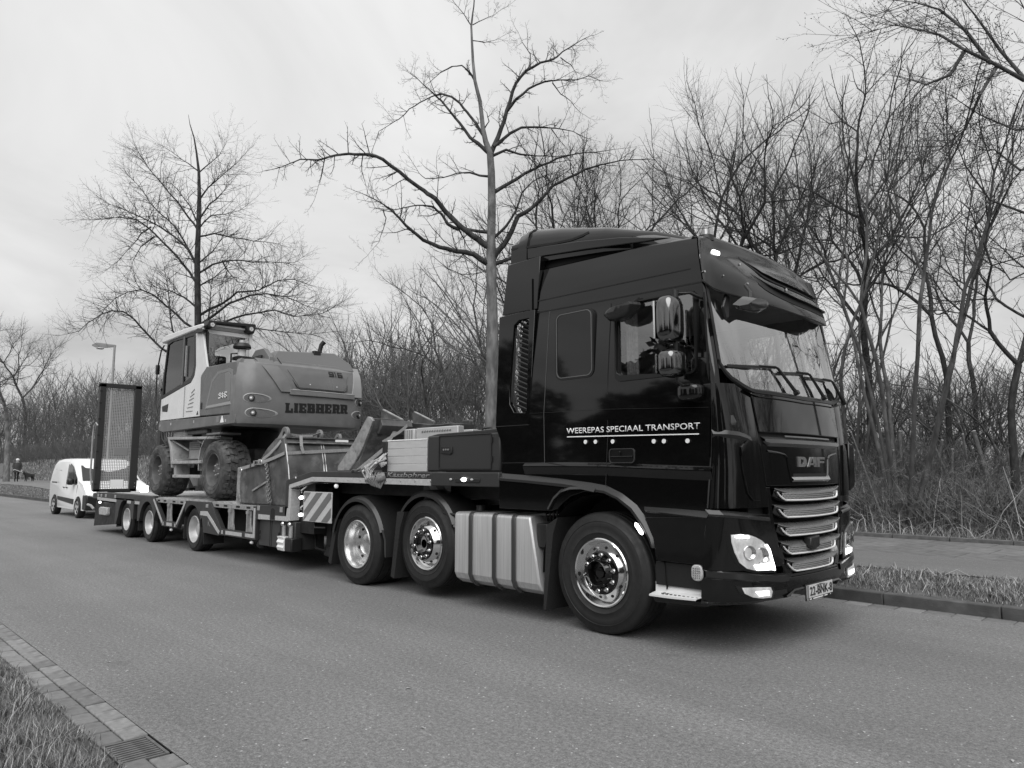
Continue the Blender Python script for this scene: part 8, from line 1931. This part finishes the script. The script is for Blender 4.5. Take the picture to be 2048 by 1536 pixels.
dx_ = at(57, 963, 55.5); dz = float(hgt(dx_.x, dx_.y)); DG = thing('dog', 'dark medium-sized dog standing on its lead beside the walking person', 'dog', (dx_.x, dx_.y, dz))
V = [(-.28, 0, .52), (0, 0, .50), (.25, 0, .53), (.40, 0, .66), (.50, 0, .72), (.66, 0, .67), (.22, -.09, .38), (.22, -.09, .2), (.23, -.09, .04), (.22, .09, .38), (.26, .09, .2), (.25, .09, .04), (-.28, -.09, .38), (-.38, -.09, .22), (-.34, -.09, .04), (-.28, .09, .38), (-.36, .09, .22), (-.30, .09, .04), (-.42, 0, .58), (-.58, 0, .68)]
E_ = [(0, 1), (1, 2), (2, 3), (3, 4), (4, 5), (2, 6), (6, 7), (7, 8), (2, 9), (9, 10), (10, 11), (0, 12), (12, 13), (13, 14), (0, 15), (15, 16), (16, 17), (0, 18), (18, 19)]
dgm = mat('dog_coat', .03, .85, bump=.4, bscale=40)
do = skin('body', V, E_, [.12, .13, .15, .09, .09, .04, .06, .035, .03, .06, .035, .03, .075, .04, .03, .075, .04, .03, .04, .02], dgm, DG, root=1)
for o in (do,): o.rotation_euler[2] = R(-60)
for s in (-1, 1):
    e = MB().cyl((.47, s*.06, .76), (.45, s*.09, .84), .03, .005, n=6); e.v = [(x+dx_.x, y+dx_.y, z+dz) for x, y, z in e.v]; eo = e.build('ear', dgm, DG); eo.rotation_euler[2] = R(-60)
LD = MB().tube([(px_.x+.17, px_.y-.22, gz+.95), (px_.x+.5, px_.y+.3, gz+.72), (dx_.x+.1, dx_.y-.5, dz+.60), (dx_.x+.22, dx_.y-.35, dz+.64)], .02, n=6).build('dog_lead', mat('lead_pale', .6, .7), None, ang=60)
tag(LD, 'pale lead hanging between the person and the dog', 'lead')

# ---- the other side of the street, seen only as reflections in the truck
hm = mat('evergreen', .03, .9, var=.4, scale=6)
def leafmass(name, parent, c, rx, ry, rz_, n, size, seed, flat=False):
    rg = np.random.RandomState(seed); d = rg.normal(0, 1, (n, 3)); d /= np.linalg.norm(d, axis=1, keepdims=True); rad = rg.uniform(.55, 1, n)[:, None]**.5
    p = d*rad*np.array([rx, ry, rz_])*(1+.18*np.sin(d[:, :1]*5+d[:, 2:]*7)) if not flat else rg.uniform(-1, 1, (n, 3))*np.array([rx, ry, rz_])
    p = p+np.array(c); a = rg.normal(0, 1, (n, 3)); a /= np.linalg.norm(a, axis=1, keepdims=True); b = np.cross(a, rg.normal(0, 1, (n, 3))); b /= np.linalg.norm(b, axis=1, keepdims=True)
    v = np.stack([p-a*size, p+b*size*.6, p+a*size, p-b*size*.6], 1).reshape(-1, 3); f = np.arange(n*4).reshape(-1, 4)
    me = bpy.data.meshes.new(name); me.from_pydata(v.tolist(), [], f.tolist()); me.materials.append(hm); o = bpy.data.objects.new(name, me); COL.objects.link(o)
    if parent: o.parent = parent; o.location = -parent.location
    return o
for i, (x, y, r_, h, lab) in enumerate([(-17, -26, 3.4, 7.5, 'dense round evergreen across the street, opposite the sleeper window'), (-7, -30, 2.6, 8.5, 'tall narrow evergreen across the street, opposite the door'), (6, -24, 3.0, 5.5, 'low wide evergreen across the street, opposite the cab front'), (-32, -30, 4.2, 9.5, 'largest evergreen across the street, opposite the trailer')]):
    t = thing('evergreen_tree', lab, 'tree', (x, y, 0)); MB().cyl((x, y, 0), (x, y, h*.5), .25, .15, n=8).build('trunk', bark, t); leafmass('crown', t, (x, y, h*.58), r_, r_, h*.45, 3500, .28, 50+i)
h_ = thing('clipped_hedge', 'long clipped hedge across the street behind the photographer', 'hedge', (-10, -20, 0)); leafmass('leaves', h_, (-10, -20, 1.1), 42, .7, 1.1, 16000, .22, 60, flat=True); MB().box(-52, 32, -20.5, -19.5, 0, 2.0).build('hedge_core', hm, h_)
wallm = mat('house_brick', .14, .85, var=.2, scale=10); roofm = mat('roof_tile', .05, .7)
for i, (x, lab) in enumerate(((-44, 'brick house across the street, farthest towards the rear of the trailer'), (-25, 'brick house across the street, opposite the excavator'), (-1, 'brick house across the street, opposite the cab door'), (17, 'brick house across the street, farthest ahead of the truck'))):
    t = thing('brick_house', lab, 'house', (x, -38, 0))
    w_ = MB().box(x-5, x+5, -42, -34, 0, 4.6).build('wall', wallm, t); rf = MB().prism([(-42.5, 4.5), (-33.5, 4.5), (-38, 7.6)], 'x', x-5.3, x+5.3).build('roof', roofm, t); MB().box(x+2, x+2.8, -38.6, -37.8, 7, 8.4).build('chimney', wallm, rf)
    for wx in (-3.4, -.6, 2.4):
        for wz in (1.0, 3.1):
            f = MB().box(x+wx-.65, x+wx+.65, -33.99, -33.93, wz-.05, wz+1.25).build('window', M['white'], t); MB().box(x+wx-.56, x+wx+.56, -33.925, -33.92, wz+.04, wz+1.16).build('pane', mat('tinted_pane', .012, .04), f)
# trees ahead of the truck, right of the picture, mirrored in the windscreen and bonnet
for i, (k, x, y, s, lab) in enumerate([('ash', 11, 11.5, 1.1, 'bare tree beyond the right edge, first ahead of the truck'), ('multi', 17, 13, 1.15, 'bare many-stemmed tree ahead of the truck beyond the right edge'), ('oak', 24, 12, 1.1, 'spreading bare tree farther ahead of the truck'), ('multi', 31, 14, 1.2, 'many-stemmed bare tree far ahead of the truck'), ('ash', 21, 17, 1.2, 'slim bare tree ahead of the truck, back from the path'), ('oak', 38, 11, 1.1, 'last bare tree far ahead along the path'), ('oak', 14.5, 4.5, 1.0, 'bare street tree in the verge ahead of the truck')]):
    plant(k, 'bare_tree', x, y, i*1.7, s, lab, 'tree')
for i in range(12): plant(['hazel', 'hazel_b'][i % 2], 'bare_shrub', 9+i*2.6, 13+(i % 3)*2, i*1.3, 1.0, 'bare shrub beside the path ahead of the truck, '+ORD[i]+' along', 'shrub', 'shrubs ahead of the truck')

for i, (x, y, r_, h, lab) in enumerate([(13, -11, 2.2, 6.0, 'unseen dark evergreen added on the near side ahead to darken cab reflections'), (21, -13, 3.0, 8.0, 'larger unseen evergreen added farther ahead to darken cab reflections'), (32, -9, 3.2, 8.5, 'farthest dark evergreen on the near side ahead')]):  # unseen dark trees, added so the cab corner reflects something dark
    t = thing('evergreen_tree', lab, 'tree', (x, y, 0)); MB().cyl((x, y, 0), (x, y, h*.5), .25, .15, n=8).build('trunk', bark, t); leafmass('crown', t, (x, y, h*.52), r_, r_, h*.48, 4200, .3, 70+i)
h_ = thing('clipped_hedge', 'unseen clipped hedge added ahead of the truck to darken cab reflections', 'hedge', (26, -6.5, 0)); leafmass('leaves', h_, (28, -6.8, .95), 18, .5, .95, 9000, .2, 75, flat=True); MB().box(10, 46, -7.1, -6.5, 0, 1.8).build('hedge_core', hm, h_)  # unseen hedge, added for the same dark reflection
brush('wood_ahead', 12, 70, 12.5, 34, 26000, 1.0, 4.5, 31, 'brushwood beside the path ahead of the truck')
for i in range(10): plant(['oak', 'ash', 'oak_b', 'multi'][i % 4], 'bare_tree', 14+i*4.5, 16+(i*7 % 5)*2.5, i*1.9, 1.0+.03*i, 'bare woodland tree ahead of the truck, '+ORD[i]+' in the row', 'tree')
for i in range(6): plant('lime', 'street_tree', 20+i*9, 4.5, i*2.1, .8, 'bare street tree in the verge ahead, '+ORD[i]+' beyond the truck', 'tree')
